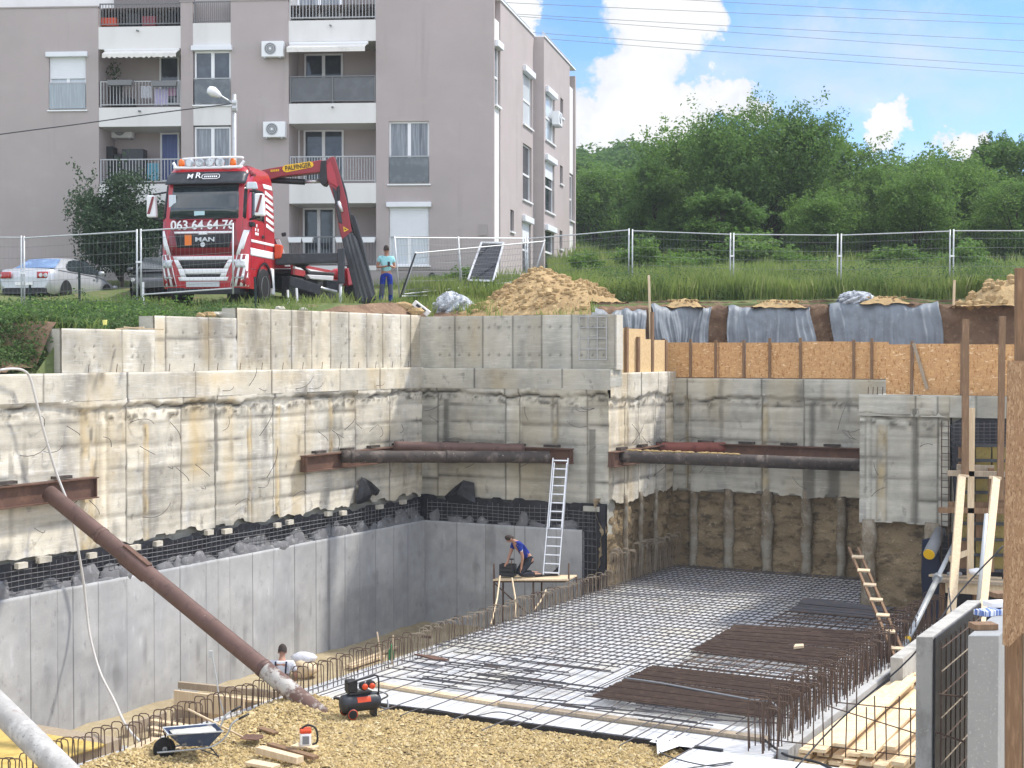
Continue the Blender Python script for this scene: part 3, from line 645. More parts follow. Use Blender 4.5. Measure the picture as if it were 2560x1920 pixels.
# return wall
pr = lambda s, z, d: (AR + d, s, z)
W = thing('shoring_wall', 'sunlit pale return wall right of the ladder, stepping back to the far wall', 'wall', (AR, 2.3, -4), ab=True)
mb, tn = wall_face(.2, BE, -3.98, -.55, pr, .045, ROWS, xa([1598, 1562, 1640, 1664], 1050, AR), [(xa([1600], 1050, AR)[0], .1, 'w', -4, -1.2)], crack=-1.2, ragged=.12, seed=61, tone_amp=.2, stain=.4)
mb.build('wall_face', M_conc, W, smooth=True, tone=tn)
MB().box((AR - .6, .3, -3.95), (AR - .16, BE + .6, -.58)).build('wall_core', M_conc, W)
bent_bars(W, [(r_.uniform(.6, 4.2), r_.choice(ROWS)) for _ in range(10)], pr, 9)

# far wall
pf = lambda s, z, d: (s, BE - d, z)
W = thing('shoring_wall', 'grey far wall behind the horizontal pipe, under the board fence', 'wall', (8.8, BE, -4), ab=True)
fx = lambda p: xb([p], 1050, BE)[0]
mb, tn = wall_face(AR, 13.2, -3.98, -.75, pf, .05, ROWS, xb([1720, 1905, 2010], 1050, BE), [(fx(1912), .2, 'o', -4, -1.4), (fx(2030), .14, 'd', -4, -1.4), (fx(1720), .14, 'o', -4, -1.2), (fx(2085), .3, 'd', -4, -3.1), (fx(2020), .22, 'd', -4, -3.2)], crack=-1.3, ragged=.12, seed=71, tone_amp=.12, stain=.42)
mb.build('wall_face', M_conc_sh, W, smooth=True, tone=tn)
MB().box((AR + .1, BE + .16, -3.95), (13.2, BE + .6, -.78)).build('wall_core', M_conc_sh, W)
mb, tn = wall_face(AR, 13.2, -1.2, -.74, lambda s, z, d: (s, BE - .04 - d, z), .05, [], [fx(1905)], seed=78, boards=False)
mb.build('capping_beam', M_conc_sh, W, smooth=True, tone=tn)
bent_bars(W, [(fx(2105), -2.1), (fx(2110), -2.1), (fx(2120), -2.1), (fx(2095), -2.1)] + [(r_.uniform(5.8, 10.5), r_.choice(ROWS)) for _ in range(8)], pf, 10)

# near block on the right
pn = lambda s, z, d: (s, -d, z)
W = thing('shoring_wall', 'near grey wall block on the right with a ragged lower edge over dug earth', 'wall', (14, 0, -4), ab=True)
nx = lambda p: xb([p], 1100, 0)[0]
mb, tn = wall_face(AF, nx(2374), -4.04, -1.02, pn, .045, ROWS, xb([2290, 2345], 1100, 0), [(nx(2205), .22, 'o', -4, -1.7), (nx(2288), .14, 'd', -4, -1.3), (nx(2170), .1, 'w', -4, -1.4)], crack=-1.5, ragged=.06, seed=81, tone_amp=.13, stain=.4)
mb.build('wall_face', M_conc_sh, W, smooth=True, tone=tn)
MB().box((AF + .01, .16, -4.0), (nx(2372), .55, -1.05)).build('wall_core', M_conc_sh, W)
MB().box((nx(2376), .16, ZT), (20, .55, -1.05)).build('wall_core', M_conc_sh, W)
MB().box((AF, .1, -4.0), (AF + .5, BE, -1.04)).build('side_wall', M_conc_sh, W)
mb, tn = wall_face(AF - .02, 20, -1.5, -1.0, lambda s, z, d: (s, -.05 - d, z), .05, [], [nx(2300), nx(2440)], seed=88, boards=False)
mb.build('capping_beam', M_conc_sh, W, smooth=True, tone=tn)
bent_bars(W, [(nx(2180), -3.4), (nx(2300), -2.2), (nx(2185), -2.6)], pn, 11)

# parapet walls on the ledge
W = thing('parapet_wall', 'stained concrete parapet in three rising steps along the left ledge below the weeds', 'wall', (-.5, -6, -.42), ab=True)
pp = lambda s, z, d: (-.34 + d, s, z)
pxc = lambda L_: xa(L_, 860, -.3)
secs = [(-13.07, -10.38, .47, pxc([310])), (-10.38, -7.62, .78, pxc([418, 525])), (-7.62, .36, 1.02, pxc([680, 732, 783, 830, 876, 920, 960, 1005, 1030]))]
for k, (b0, b1, zt, cs_) in enumerate(secs):
    sk = [(b0 + (b1 - b0) * rnd.random(), rnd.uniform(.15, .5), -.5, zt, rnd.choice('odd'), rnd.uniform(.25, .6)) for _ in range(4 if k < 2 else 9)]
    hl = [(b0 + .35 + i * .55, zz) for i in range(int((b1 - b0) / .55)) for zz in (-.1, zt - .35)]
    mb, tn = wall_face(b0, b1, -.42, zt, pp, .045, [-.42 + .75] if k == 1 else [], cs_, seed=91 + k, streaks=sk, tone_amp=.17, boards=False, holes=hl, stain=.3)
    mb.build('wall_section', M_conc, W, smooth=True, tone=tn)
    MB().box((-.79, b0, -.45), (-.40, b1 - .004, zt - .006)).build('section_core', M_conc_sh, W)
for i in range(16):
    b = -12.5 + i * .8; MB().tube([(-.2, b, -.43), (-.19, b + .02, -.25)], .008, 4).build('dowel', M_rebar, W)
W = thing('parapet_wall', 'grey concrete parapet with tie holes and a block patch behind the corner strut', 'wall', (2.7, .5, -.44), ab=True)
pq = lambda s, z, d: (s, .34 - d, z)
hl = [(x, zz) for x in np.arange(.3, 5.3, .31) for zz in (-.08, .66)]
mb, tn = wall_face(-.34, 5.58, -.44, .98, pq, .045, [], xb([1135, 1205, 1280, 1352, 1427], 850, .3), seed=101, tone_amp=.1, boards=False, holes=hl, stain=.22, streaks=[(xb([1185], 850, .3)[0], .25, -.5, 1, 'o', .5), (xb([1500], 850, .3)[0], .45, -.5, 1, 'd', .3)])
mb.build('wall_face', M_conc_sh, W, smooth=True, tone=tn)
MB().box((-.79, .40, -.46), (5.62, .8, .97)).build('wall_core', M_conc, W)
gm = MB(); x0, x1 = xb([1447, 1515], 850, .3)
for i in range(4): gm.box((x0 + (x1 - x0) * i / 3 - .012, .322, -.2), (x0 + (x1 - x0) * i / 3 + .012, .335, .92))
for j in range(5): gm.box((x0, .3215, -.2 + j * .28 - .012), (x1, .3345, -.2 + j * .28 + .012))
gm.build('mortar_joints', M_plain, W)

# earth and piles below the shoring
def earth_ab(axis, fixed, s0, s1, z0, z1, seed, n=34):
    m_ = MB(); S = np.linspace(s0, s1, int((s1 - s0) / .09) + 2); Z = np.linspace(z0, z1, n)
    s, z = np.meshgrid(S, Z, indexing='ij')
    d = .35 * (fbm(s * .9, z * 1.3, seed) - .5) + .22 * (fbm(s * 3.2, z * 4.5, seed + 1) - .5) + .08 * (vnoise(s * 9, z * 12, seed + 2) - .5)
    m_.grid(np.stack((s, fixed - d, z) if axis == 'b' else (fixed + d, s, z), -1)); return m_
earth_ab('b', BE + .22, AR - .2, 13, ZF - .3, -3.8, 7).build('earth_face', M_earth, ab=True, base=(0, 0, 0), smooth=True, kind='structure')
earth_ab('a', AR - .15, -.1, BE + .3, ZF - .3, -3.8, 17).build('earth_face', M_earth, ab=True, base=(0, 0, 0), smooth=True, kind='structure')
earth_ab('b', .18, AF, 15.2, ZT - .2, -3.9, 27, 40).build('earth_face', M_earth, ab=True, base=(0, 0, 0), smooth=True, kind='structure')
earth_ab('a', AF + .15, 0, BE + .3, ZT - .2, -3.9, 37, 30).build('earth_face', M_earth, ab=True, base=(0, 0, 0), smooth=True, kind='structure')
M_pilec = mat('muddy pile concrete', (.33, .30, .24), .9, [(1.6, (.20, .16, .11), .4, .6), (5, (.16, .13, .09), .5, .7, (1, 1, .5)), (12, (.44, .41, .35), .58, .75)], [(14, .6, .03)], spec=.1)
def pile(p, w, ztop, zbot, lab):
    pts = []; rs = []
    for k in range(9):
        t = k / 8; pts.append((p[0] + .02 * math.sin(k * 1.7 + p[0]), p[1] + .02 * math.cos(k * 2.1), ztop + (zbot - ztop) * t)); rs.append(w / 2 * (1 + .10 * math.sin(k * 2.6 + p[0] * 3) + .05 * math.sin(k * 5.1)))
    MB().tube(pts, rs, 10).build('concrete_pile', M_pilec, ab=True, smooth=True, label=lab, cat='pile', group='concrete piles in the dug earth')
for px, w, tx in ((1730, .22, 'thin pale pile in the dark earth nearest the left corner of the far wall'), (1818, .26, 'second pale pile from the left in the far dug earth face'), (1914, .28, 'broad pale pile in the middle of the far dug earth face'), (2013, .26, 'pale pile near the right end of the far dug earth face'), (2100, .22, 'dim half-buried pile beside the near wall block')):
    pile((xb([px], 1330, BE)[0], BE + .13), w * 1.15, -3.8, ZF - .1, tx)
pile((AF + .22, .03), .34, -3.95, ZT, 'pale pile under the left corner of the near wall block')
pile((nx(2330), .05), .4, -3.95, ZT, 'muddy pile half sunk in the earth under the near wall block')
for px, tx in ((1562, 'slim whitish pile strip nearest the ladder under the sunlit return wall'), (1600, 'slim whitish pile strip in the middle under the sunlit return wall'), (1637, 'slim whitish pile strip farthest back under the sunlit return wall')):
    pile((AR + .02, xa([px], 1330, AR)[0]), .14, -3.8, ZF - .1, tx)

# smooth lining walls with bare mesh and membrane above
W = thing('lining_wall', 'new smooth grey concrete lining with vertical seams along the left of the trench', 'wall', (0, -8, ZT), ab=True)
pl0 = lambda s, z, d: (d, s, z)
sm = xa([75, 143, 182, 245, 317, 385, 450, 515, 545, 575, 632, 685, 737, 790, 862, 900, 940, 985, 1020], 1500, 0) + [-15.8, -16.9, -18, -19, -20]
mb, tn = wall_face(-22, .02, ZT, -4.64, pl0, .06, [], sm, seed=121, amp=.004, seam_w=.014, tone_amp=.045, boards=False, stain=0.05, strips=[(xa([823], 1500, 0)[0], .07, 'd', -7.5, -4.6)], streaks=[(xa([115], 1600, 0)[0], .12, -7, -6, 'd', .35), (-2.5, 2.5, -7.6, -6, 'd', .25)])  # the wide dark streak puts the pit corner's shade into the tone
mb.build('concrete_face', M_lining, W, smooth=True, tone=tn)
MB().box((-.24, -22, ZT - .2), (-.06, 0, -4.66)).build('wall_core', M_lining, W)
def mesh_part(parent, axis, fixed, s0, s1, z0, z1, ds, dz, r=.008):
    m_ = MB(); q = (lambda s, z: (fixed, s, z)) if axis == 'a' else (lambda s, z: (s, fixed, z))
    for s in np.arange(s0, s1, ds): m_.tube([q(s, z0), q(s + rnd.uniform(-.02, .02), z1 + rnd.uniform(-.06, .05))], r * .8, 4)
    for z in np.arange(z0 + .05, z1, dz): m_.tube([q(s, z + .012 * math.sin(s * 2 + z * 9)) for s in np.linspace(s0, s1, 24)], r, 4)
    m_.build('rebar_mesh', M_mesh, parent)
mesh_part(W, 'a', -.07, -22, -.1, -4.7, -4.08, .16, .1); mesh_part(W, 'a', -.16, -22, -.1, -4.7, -4.12, .16, .15)
def membrane(parent, axis, fixed, s0, s1, zlo, zhi, seed, sgn=1, name='membrane'):
    S = np.arange(s0, s1, .11); Zt = np.linspace(0, 1, 7); s, t = np.meshgrid(S, Zt, indexing='ij')
    zt = zhi + .12 * (fbm(s * .9, s * 0, seed) - .5) + .12 * (hash2(np.floor(s / .34), s * 0, seed) - .5) * (t > .5)
    z = zlo + t * (zt - zlo); d = .07 * (fbm(s * 2.5, z * 3, seed + 1) - .5)
    m_ = MB(); m_.grid(np.stack((fixed + sgn * d, s, z) if axis == 'a' else (s, fixed - sgn * d, z), -1)); return m_.build(name, M_black, parent, smooth=False)
membrane(W, 'a', -.13, -22, .16, -4.75, -4.02, 131)
# blobs of spilt concrete caught in the mesh, and little wooden blocks
for i in range(44):
    b = -15 + i * .34 + rnd.uniform(-.2, .2); hgt = rnd.uniform(.06, .34)
    MB().blob((-.1, b, -4.66), (.07, rnd.uniform(.2, .5), hgt), i, 12, .6).build('spilt_concrete', M_splash, W, smooth=True)
for i in range(13):
    b = -14.8 + i * 1.12 + rnd.uniform(-.45, .45); z = -4.04 + rnd.uniform(-.07, .06)
    MB().box((-.13, b, z - .06), (-.02, b + rnd.uniform(.18, .32), z + .05)).build('spacer_block', M_conc, W)

W = thing('lining_wall', 'new grey concrete lining behind the scaffold platform and ladder', 'wall', (2.7, 0, ZT), ab=True)
pb0 = lambda s, z, d: (s, -d, z)
xe = xb([1455], 1400, 0)[0]
mb, tn = wall_face(0, xe, ZT, -4.64, pb0, .06, [], xb([1142, 1214, 1286, 1312, 1390], 1400, 0), seed=151, amp=.004, seam_w=.014, tone_amp=.04, boards=False, stain=.03, streaks=[(0, .18, -7.6, -4.6, 'd', .5), (1, 2, -7.6, -6.4, 'd', .25)])  # dark streaks at the corner put its shade into the tone
mb.build('concrete_face', M_lining, W, smooth=True, tone=tn)
MB().box((0, .06, ZT - .2), (xe, .24, -4.66)).build('wall_core', M_lining, W)
mesh_part(W, 'b', .07, .05, AR - .1, -4.7, -4.08, .16, .1)
mesh_part(W, 'b', .05, xe, AR - .12, ZT, -4.1, .13, .2)
membrane(W, 'b', .13, -.2, AR - .02, -4.75, -3.98, 161)
MB().box((xe - .1, .14, ZT), (AR - .005, .165, -3.94)).build('membrane', M_black, W)
MB().box((AR - .22, -.02, ZT), (AR + .02, .01, -3.95)).build('membrane_edge', M_black, W)
for i in range(9):
    MB().blob((.3 + i * .52 + rnd.uniform(-.2, .2), .1, -4.66), (rnd.uniform(.15, .32), .06, rnd.uniform(.06, .3)), 50 + i, 12, .6).build('spilt_concrete', M_splash, W, smooth=True)
MB().box((xb([1460], 1265, 0)[0], -.05, -4.13), (xb([1500], 1265, 0)[0], .06, -4.0)).build('spacer_block', M_conc_sh, W)
# two loose flaps of black sheet hanging from the joint
def flap(path, lab, seed):
    m_ = MB(); n_ = 14
    ctr = np.mean(path, 0); G = []
    for ring in range(6):
        t = ring / 5; row = []
        for k in range(n_ + 1):
            f = k / n_ * (len(path)); i0 = int(f) % len(path); i1 = (i0 + 1) % len(path); ff = f - int(f)
            p = np.array(path[i0]) * (1 - ff) + np.array(path[i1]) * ff
            q = ctr + (p - ctr) * t; row.append(q)
        G.append(row)
    G = np.array(G); nrm = .10 * (fbm(G[..., 0] * 5 + G[..., 1] * 5, G[..., 2] * 5, seed) - .3)
    tt = np.linspace(1, 0, 6)[:, None]
    if abs(path[0][1] - path[2][1]) > abs(path[0][0] - path[2][0]): G[..., 0] += nrm + .15 * tt
    else: G[..., 1] -= nrm + .15 * tt
    m_.grid(G); o = m_.build('membrane_flap', M_black, ab=True, label=lab, cat='plastic sheet', smooth=False)
def on_l(px, py, a=-.1):
    q = ona(px, py, a); return q
def on_b(px, py, b=.1):
    q = onb(px, py, b); return q
flap([on_l(903, 1193), on_l(915, 1196), on_l(952, 1228), on_l(940, 1242), on_l(930, 1232), on_l(925, 1250), on_l(895, 1262), on_l(887, 1258), on_l(892, 1225)], 'crumpled black plastic flap hanging on the left wall near the corner', 3)
flap([on_b(1112, 1240), on_b(1140, 1215), on_b(1160, 1200), on_b(1186, 1207), on_b(1190, 1258), on_b(1150, 1262), on_b(1118, 1252)], 'pointed black plastic flap on the back wall left of the ladder', 4)
# ------------------------------------------------------------------ walers and struts
def waler(lab, p, q, h, ab_dir, out, n_br, mat_=M_steel, grp='steel walers bracing the shoring walls'):
    """pair of channels seen as a deep beam with flanges; p,q in the pit frame at mid height, out = unit away from wall"""
    p = np.array(p, float); q = np.array(q, float); out = np.array(out, float); up = np.array((0, 0, 1.0))
    t = thing('waler_beam', lab, 'steel beam', (p + q) / 2 - up * h / 2, grp, ab=True)
    w = .22
    web = MB(); web.beam(p + out * w * .5, q + out * w * .5, .03, h - .05, up); web.build('web', mat_, t)
    fl = MB()
    for s in (-1, 1): fl.beam(p + out * w * .55 + up * s * (h / 2 - .012), q + out * w * .55 + up * s * (h / 2 - .012), w, .025, up)
    fl.build('flange', mat_, t)
    for k in range(2):
        e = (p, q)[k]; d = (q - p) / np.linalg.norm(q - p) * (.03 if k == 0 else -.03)
        MB().beam(e + d + out * .11 - up * (h / 2 - .03), e + d + out * .11 + up * (h / 2 - .03), .02, .18, out).build('end_plate', mat_, t)
    for i in range(n_br):
        c = p + (q - p) * ((i + .6) / (n_br + .2)); d = (q - p) / np.linalg.norm(q - p) * .22
        MB().beam(c - d + out * .06 + up * (h / 2 + .05), c + d + out * .06 + up * (h / 2 + .05), .14, .06, up).build('bracket', M_pipe_dk, t)
    return t
zq = -2.72
waler('rusty steel beam on the left wall that carries the long sloping pipe', (-.15, -17, zq), (-.15, -12.5, zq), .42, 'b', (1, 0, 0), 3)
waler('rusty steel beam on the left wall running to the corner strut', (-.15, -5.5, zq), (-.15, -.45, zq), .40, 'b', (1, 0, 0), 4)
waler('rusty steel beam on the back wall behind the top of the aluminium ladder', (.2, .1, zq), (4.55, .1, zq), .40, 'a', (0, -1, 0), 4)
waler('rusty steel beam on the sunlit return wall', (AR + .02, .1, -2.78), (AR + .02, 4.4, -2.78), .40, 'b', (1, 0, 0), 3)
waler('long rusty steel beam on the far wall behind the pipe', (AR + .3, BE - .04, -2.78), (12.05, BE - .04, -2.78), .42, 'a', (0, -1, 0), 5)
def strut(lab, p, q, r, mat_, ab=False, extra=None, rough=.0):
    p = np.array(p, float); q = np.array(q, float)
    t = thing('strut_pipe', lab, 'steel pipe', q if q[2] < p[2] else p, 'steel pipe struts', ab=ab)
    n_ = 30; pts = [p + (q - p) * k / n_ for k in range(n_ + 1)]
    MB().tube(pts, [r * (1 + rough * math.sin(k * 1.9) * math.sin(k * .7)) for k in range(n_ + 1)], 20).build('pipe', mat_, t, smooth=True)
    d = (q - p) / np.linalg.norm(q - p)
    for f in (extra or []):
        c = p + (q - p) * f; MB().tube([c - d * .05, c + d * .05], r * 1.06, 20).build('weld_band', mat_, t, smooth=True)
    return t, d
pt = at(112, 1222, 27.9); 
t, d = strut('long brown pipe sloping down from the left wall to the gravel', at(122, 1232, 28.2), at(812, 1796, 24.8), .155, M_pipe, extra=[.21, .8])
for sgn in (-1, 1):
    c = np.array(at(122, 1232, 28.2)) * .515 + np.array(at(812, 1796, 24.8)) * .485 - d * 1.1 
    side = np.cross(d, (0, 0, 1)); side /= np.linalg.norm(side); upv = np.cross(side, d)
    MB().beam(c + upv * sgn * .165 - d * .35, c + upv * sgn * .165 + d * .35, .12, .03, upv).build('splice_plate', M_steel, t)
# splashed lower end
MB().tube([np.array(at(122, 1232, 28.2)) * (1 - f) + np.array(at(812, 1796, 24.8)) * f for f in (.80, .88, .95, 1.0)], [.157, .159, .16, .159], 20).build('cement_crust', M_pipe_sp, t, smooth=True)
strut('thick pale grey pipe cutting the bottom left corner', at(-60, 1712, 19.6), at(215, 1985, 17.6), .17, M_pipe_gr)
t, d = strut('dark tarred pipe bracing the pit corner above the black flaps', toab(at(845, 1141, 37.2)) + np.array((.1, 0, 0)), toab(at(1378, 1142, 38.6)) + np.array((0, -.12, 0)), .155, M_pipe_dk, ab=True, rough=.05, extra=[.05, .5])
strut('shorter rusty pipe set close behind the tarred corner pipe', toab(at(985, 1115, 38.7)), toab(at(1310, 1122, 39.2)) , .13, M_pipe, ab=True)
t, d = strut('long black pipe with sand lying on it in front of the far wall', toab(at(1540, 1140, 38.75)) + np.array((.1, 0, 0)), toab(at(2165, 1163, 37.9)), .165, M_pipe_dk, ab=True, extra=[.6])
p = toab(at(1540, 1140, 38.75)) + np.array((.1, 0, 0)); q = toab(at(2165, 1163, 37.9))
m_ = MB()
for k in range(16): m_.blob(p + (q - p) * (.05 + .42 * k / 15 + rnd.uniform(-.01, .01)) + np.array((0, 0, .16)), (.13, .06, .035), k, 8, .4)
m_.build('sand_crust', M_clay, t, smooth=True)
strut('short reddish pipe in the corner of the return wall', toab(at(1640, 1119, 41.1)), toab(at(1812, 1119, 41.4)), .15, mat('red oxide pipe', (.22, .075, .055), .6, [(4, (.15, .05, .04), .45, .7)], spec=.3), ab=True)

# ------------------------------------------------------------------ reinforcement
RB = thing('rebar_mat', 'wide dense rebar mat covering the white slab floor', 'rebar mat', (10, -4, ZF), ab=True)
zb = ZF + .10; r1 = .0118
def bars_u(m_, a0, a1, b0, b1, da, z, jit=.015, wob=.012):
    for a in np.arange(a0, a1, da):
        x = a + rnd.uniform(-jit, jit); m_.tube([(x + wob * math.sin(b * .9 + a * 5), b, z) for b in np.linspace(b0 + rnd.uniform(-.12, .12), b1, 7)], r1, 4, False)
def bars_v(m_, a0, a1, b0, b1, db, z, jit=.02):
    for b in np.arange(b0, b1, db):
        y = b + rnd.uniform(-jit, jit); m_.tube([(a, y + .014 * math.sin(a * .8 + b * 3), z) for a in np.linspace(a0 + rnd.uniform(-.05, .05), a1, 7)], r1, 4, False)
m_ = MB(); bars_u(m_, AR + .2, 10.3, -8.7, BE - .1, .165, zb); bars_u(m_, 10.3, 14.1, -10.9, BE - .1, .165, zb)
m_.build('lengthwise_bars', M_rebar_g, RB)
m_ = MB(); bars_v(m_, AR + .15, 14.15, -8.7, BE - .1, .34, zb + .026)
m_.build('crosswise_bars', M_rebar_g, RB)
m_ = MB()
for a in np.arange(AR + .3, 14.1, .7):
    for b in np.arange(-8.5, BE - .3, .9): m_.box((a - .02, b - .04, ZF - .005), (a + .02, b + .04, zb - .07))
m_.build('spacer', M_plain, RB)
tag(m_ and bpy.data.objects['spacer'], kind='stuff')
# sparse front bars running out over the planks to the gravel
RF = thing('rebar_mat', 'loose sparse bars reaching over the planks to the gravel', 'rebar mat', (9, -11, ZF), ab=True)
for a in np.arange(AR + .3, 14.0, .26):
    x = a + rnd.uniform(-.05, .05); e = -13.9 - rnd.uniform(-.6, .7) if rnd.random() < .62 else -10.9 - rnd.uniform(0, 1.6)
    z1_ = zb + .03 if e < -13 else zb
    MB().tube([(x, -8.6, zb), (x + .02, -11, zb), (x + rnd.uniform(-.06, .1), e, z1_)], .0105, 5).build('lengthwise_bar', M_rebar_g, RF)
for k in range(46):
    a0 = rnd.uniform(AR + .4, 12.2); b0 = rnd.uniform(-12.3, -8.8); ln = rnd.uniform(.9, 2.6)
    if a0 > 9.6 and b0 > -11: a0 = rnd.uniform(AR + .4, 8)
    MB().tube([(a0, b0, zb + .025), (a0 + ln, b0 + rnd.uniform(-.08, .08), zb + .025)], .012, 5).build('crosswise_bar', M_rebar_g, RF)
for k in range(5):
    a0 = 9 + k * .95; b0 = -11.7 - rnd.uniform(0, .8); an = rnd.uniform(-.3, .3); MB().tube([(a0, b0, zb + .03), (a0 + 1.3 * math.cos(an), b0 + 1.3 * math.sin(an), zb + .05)], .013, 5).build('loose_bar', M_rebar_g, RF)
# dark bundles of closely laid bars on the right
def bundle(lab, c, n_, mat_=M_rebar):
    """c: four corners (a,b) near-left, near-right, far-right, far-left"""
    c = [np.array(x, float) for x in c]
    t = thing('rebar_bundle', lab, 'rebar bundle', (*(sum(c) / 4), zb + .05), 'closely laid rebar on the right of the mat', ab=True)
    m_ = MB()
    for k in range(n_):
        f = k / (n_ - 1); p = c[0] + (c[3] - c[0]) * f; q = c[1] + (c[2] - c[1]) * f
        zz = zb + .06 + rnd.uniform(-.012, .016); j = rnd.uniform(-.02, .02)
        m_.tube([(p[0] + j, p[1], zz), ((p[0] + q[0]) / 2, (p[1] + q[1]) / 2 + rnd.uniform(-.015, .015), zz + .005), (q[0], q[1], zz)], .0145 if rnd.random() < .9 else .02, 5, False)
    m_.build('bars', mat_, t)
    m_ = MB()
    for f in (.1, .35, .65, .9):
        m_.tube([(*(c[0] + (c[1] - c[0]) * f), zb + .035), (*(c[3] + (c[2] - c[3]) * f), zb + .035)], .012, 4)
    m_.build('carrier_bars', M_rebar_g, t)
ab2 = lambda px, py: abz(px, py, zb + .06)[:2]
bundle('nearest dark brown bundle of tight bars beside the wood pile', [ab2(1478, 1740), ab2(1925, 1795), ab2(2040, 1712), ab2(1628, 1665)], 62)
bundle('second dark brown bundle of tight bars with a leaf-like scrap on it', [ab2(1725, 1627), ab2(2070, 1667), ab2(2195, 1580), ab2(1838, 1563)], 52)
bundle('far grey bundle of tight bars at the foot of the near wall block', [ab2(1975, 1527), ab2(2185, 1545), ab2(2235, 1520), ab2(2010, 1497)], 30, M_rebar_g)
t = MB(); t.prism([(*ab2(1984, 1628), zb + .1), (*ab2(2010, 1625), zb + .1), (*ab2(2008, 1620), zb + .1), (*ab2(1988, 1621), zb + .1)], (0, 0, .05)).build('timber_scrap', M_wood, ab=True, label='small timber scrap lying on the second dark bundle of bars', cat='scrap')
# a second raised mat on the right
RM = thing('rebar_mat', 'brownish raised rebar mat between the dark bar bundles on the right', 'rebar mat', (13, -5, zb), ab=True)
m_ = MB(); bars_u(m_, 10.9, 14.2, -9.5, -.5, .28, zb + .03); m_.build('lengthwise_bars', M_rebar, RM)
m_ = MB(); bars_v(m_, 10.8, 14.25, -9.3, -.4, .45, zb + .055); m_.build('crosswise_bars', M_rebar, RM)

# hairpin starter bars along the slab's left edge (each its own object)
def hairpin_mesh(name, h, w, mat_, r=.0095):
    m_ = MB(); c = .05
    pts = [(-w / 2, 0, -.12), (-w / 2, 0, h - c), (-w / 2 + c * .3, 0, h - c * .3), (-w / 2 + c, 0, h), (w / 2 - c, 0, h), (w / 2 - c * .3, 0, h - c * .3), (w / 2, 0, h - c), (w / 2, 0, -.12)]
    m_.tube(pts, r, 5); return m_
protos = []
for k, (h, w) in enumerate(((.50, .2), (.46, .22), (.54, .19))):
    protos.append(hairpin_mesh('hairpin_bar', h, w, M_rebar))
first = {}
def hairpin(a, b, z, kind, mat_, lab, grp, tilt=0, yaw=0):
    key = (kind, mat_.name)
    if key not in first:
        o = protos[kind].build('hairpin_bar', mat_, base=(0, 0, 0)); first[key] = o.data
    else:
        o = bpy.data.objects.new('hairpin_bar', first[key]); COL.objects.link(o)
    o.location = toxy(a, b, z); o.rotation_euler = (tilt, rnd.uniform(-.06, .06), AB_ROT + yaw)
    return tag(o, lab, 'rebar', grp)
b = -20.6
while b < -.05:
    k = rnd.randrange(3); far = b > -9.5
    hairpin(AR + .17 + rnd.uniform(-.02, .02), b, ZF, k, M_rebar_t if (far and rnd.random() < .8) else M_rebar, 'bent hairpin starter bar in the row along the trench edge', 'hairpin starter bars along the trench edge', rnd.uniform(-.08, .08), rnd.uniform(-.25, .25) + .35)
    b += .145 if b < -9.5 else .125
for b in np.arange(.1, BE - .1, .14):
    hairpin(AR + .16, b, ZF, rnd.randrange(3), M_rebar_t, 'muddy hairpin starter bar under the sunlit return wall', 'hairpin starter bars under the return wall', .02, .3).scale = (1, 1, 1.9)
# taller starters along the slab's right edge
protos += [hairpin_mesh('hairpin_bar', .78, .24, M_rebar, .011), hairpin_mesh('hairpin_bar', .70, .22, M_rebar, .011)]
b = -13.0
while b < -1.2:
    for a in (AS - .32, AS - .06):
        if rnd.random() < .93: hairpin(a + rnd.uniform(-.03, .03), b + rnd.uniform(-.03, .03), ZF, 3 + rnd.randrange(2), M_rebar, 'tall rusty hairpin starter bar in the double row along the right edge of the mat', 'tall starter bars along the right edge of the mat', rnd.uniform(-.06, .06), rnd.uniform(-.2, .2))
    b += .17
# upright mesh in front of the wood pile
G = thing('rebar_grid', 'upright grid of thin rusty bars in front of the fresh lumber', 'rebar grid', (15, -12.6, ZF), ab=True)
fa, fb = abz(1925, 1868, ZF)[:2], abz(2305, 1905, ZF)[:2]
for k in range(15):
    f = k / 14 + rnd.uniform(-.015, .015); p = fa + (fb - fa) * f; h = rnd.uniform(.75, 1.0) if k > 3 else rnd.uniform(.9, 1.15)
    MB().tube([(p[0], p[1], ZF - .05), (p[0] + rnd.uniform(-.03, .03), p[1], ZF + h)], .011, 5).build('upright_bar', M_rebar, G)
for h in (.12, .82):
    MB().tube([(fa[0] + 1.0 * (h > .5), fa[1], ZF + h), (fb[0], fb[1], ZF + h - .05)], .010, 5).build('crosswise_bar', M_rebar, G)
MB().tube([(fa[0] + .9, fa[1], ZF + .75), (fb[0] - .1, fb[1], ZF + .42)], .010, 5).build('crosswise_bar', M_rebar, G)

# edge timbers of the slab
def plank(lab, p, q, w, h, mat_, z=None, ab=True, name='plank', cat='plank', grp=None, up=(0, 0, 1)):
    m_ = MB(); m_.beam(p, q, w, h, up); return m_.build(name, mat_, ab=ab, label=lab, cat=cat, group=grp, bevel=.004)
e0 = abz(800, 1722, ZF + .04); e1 = abz(1300, 1780, ZF + .04); e2 = abz(1910, 1845, ZF + .04)
plank('long pale edge plank on the white slab behind the compressor', (AR + .8, -12.0, ZF + .03), (9.1, -12.25, ZF + .03), .16, .06, M_wood)
plank('long grey edge plank lying across the white slab near the gravel', (9.15, -12.25, ZF + .03), (14.0, -12.3, ZF + .03), .2, .06, M_wood_g)
m_ = MB(); m_.box((AR + .9, -13.32, ZF - .25), (13.6, -13.24, ZF + .05)); m_.build('edge_board', M_black, ab=True, label='dark edge board between the white slab and the gravel', cat='board')
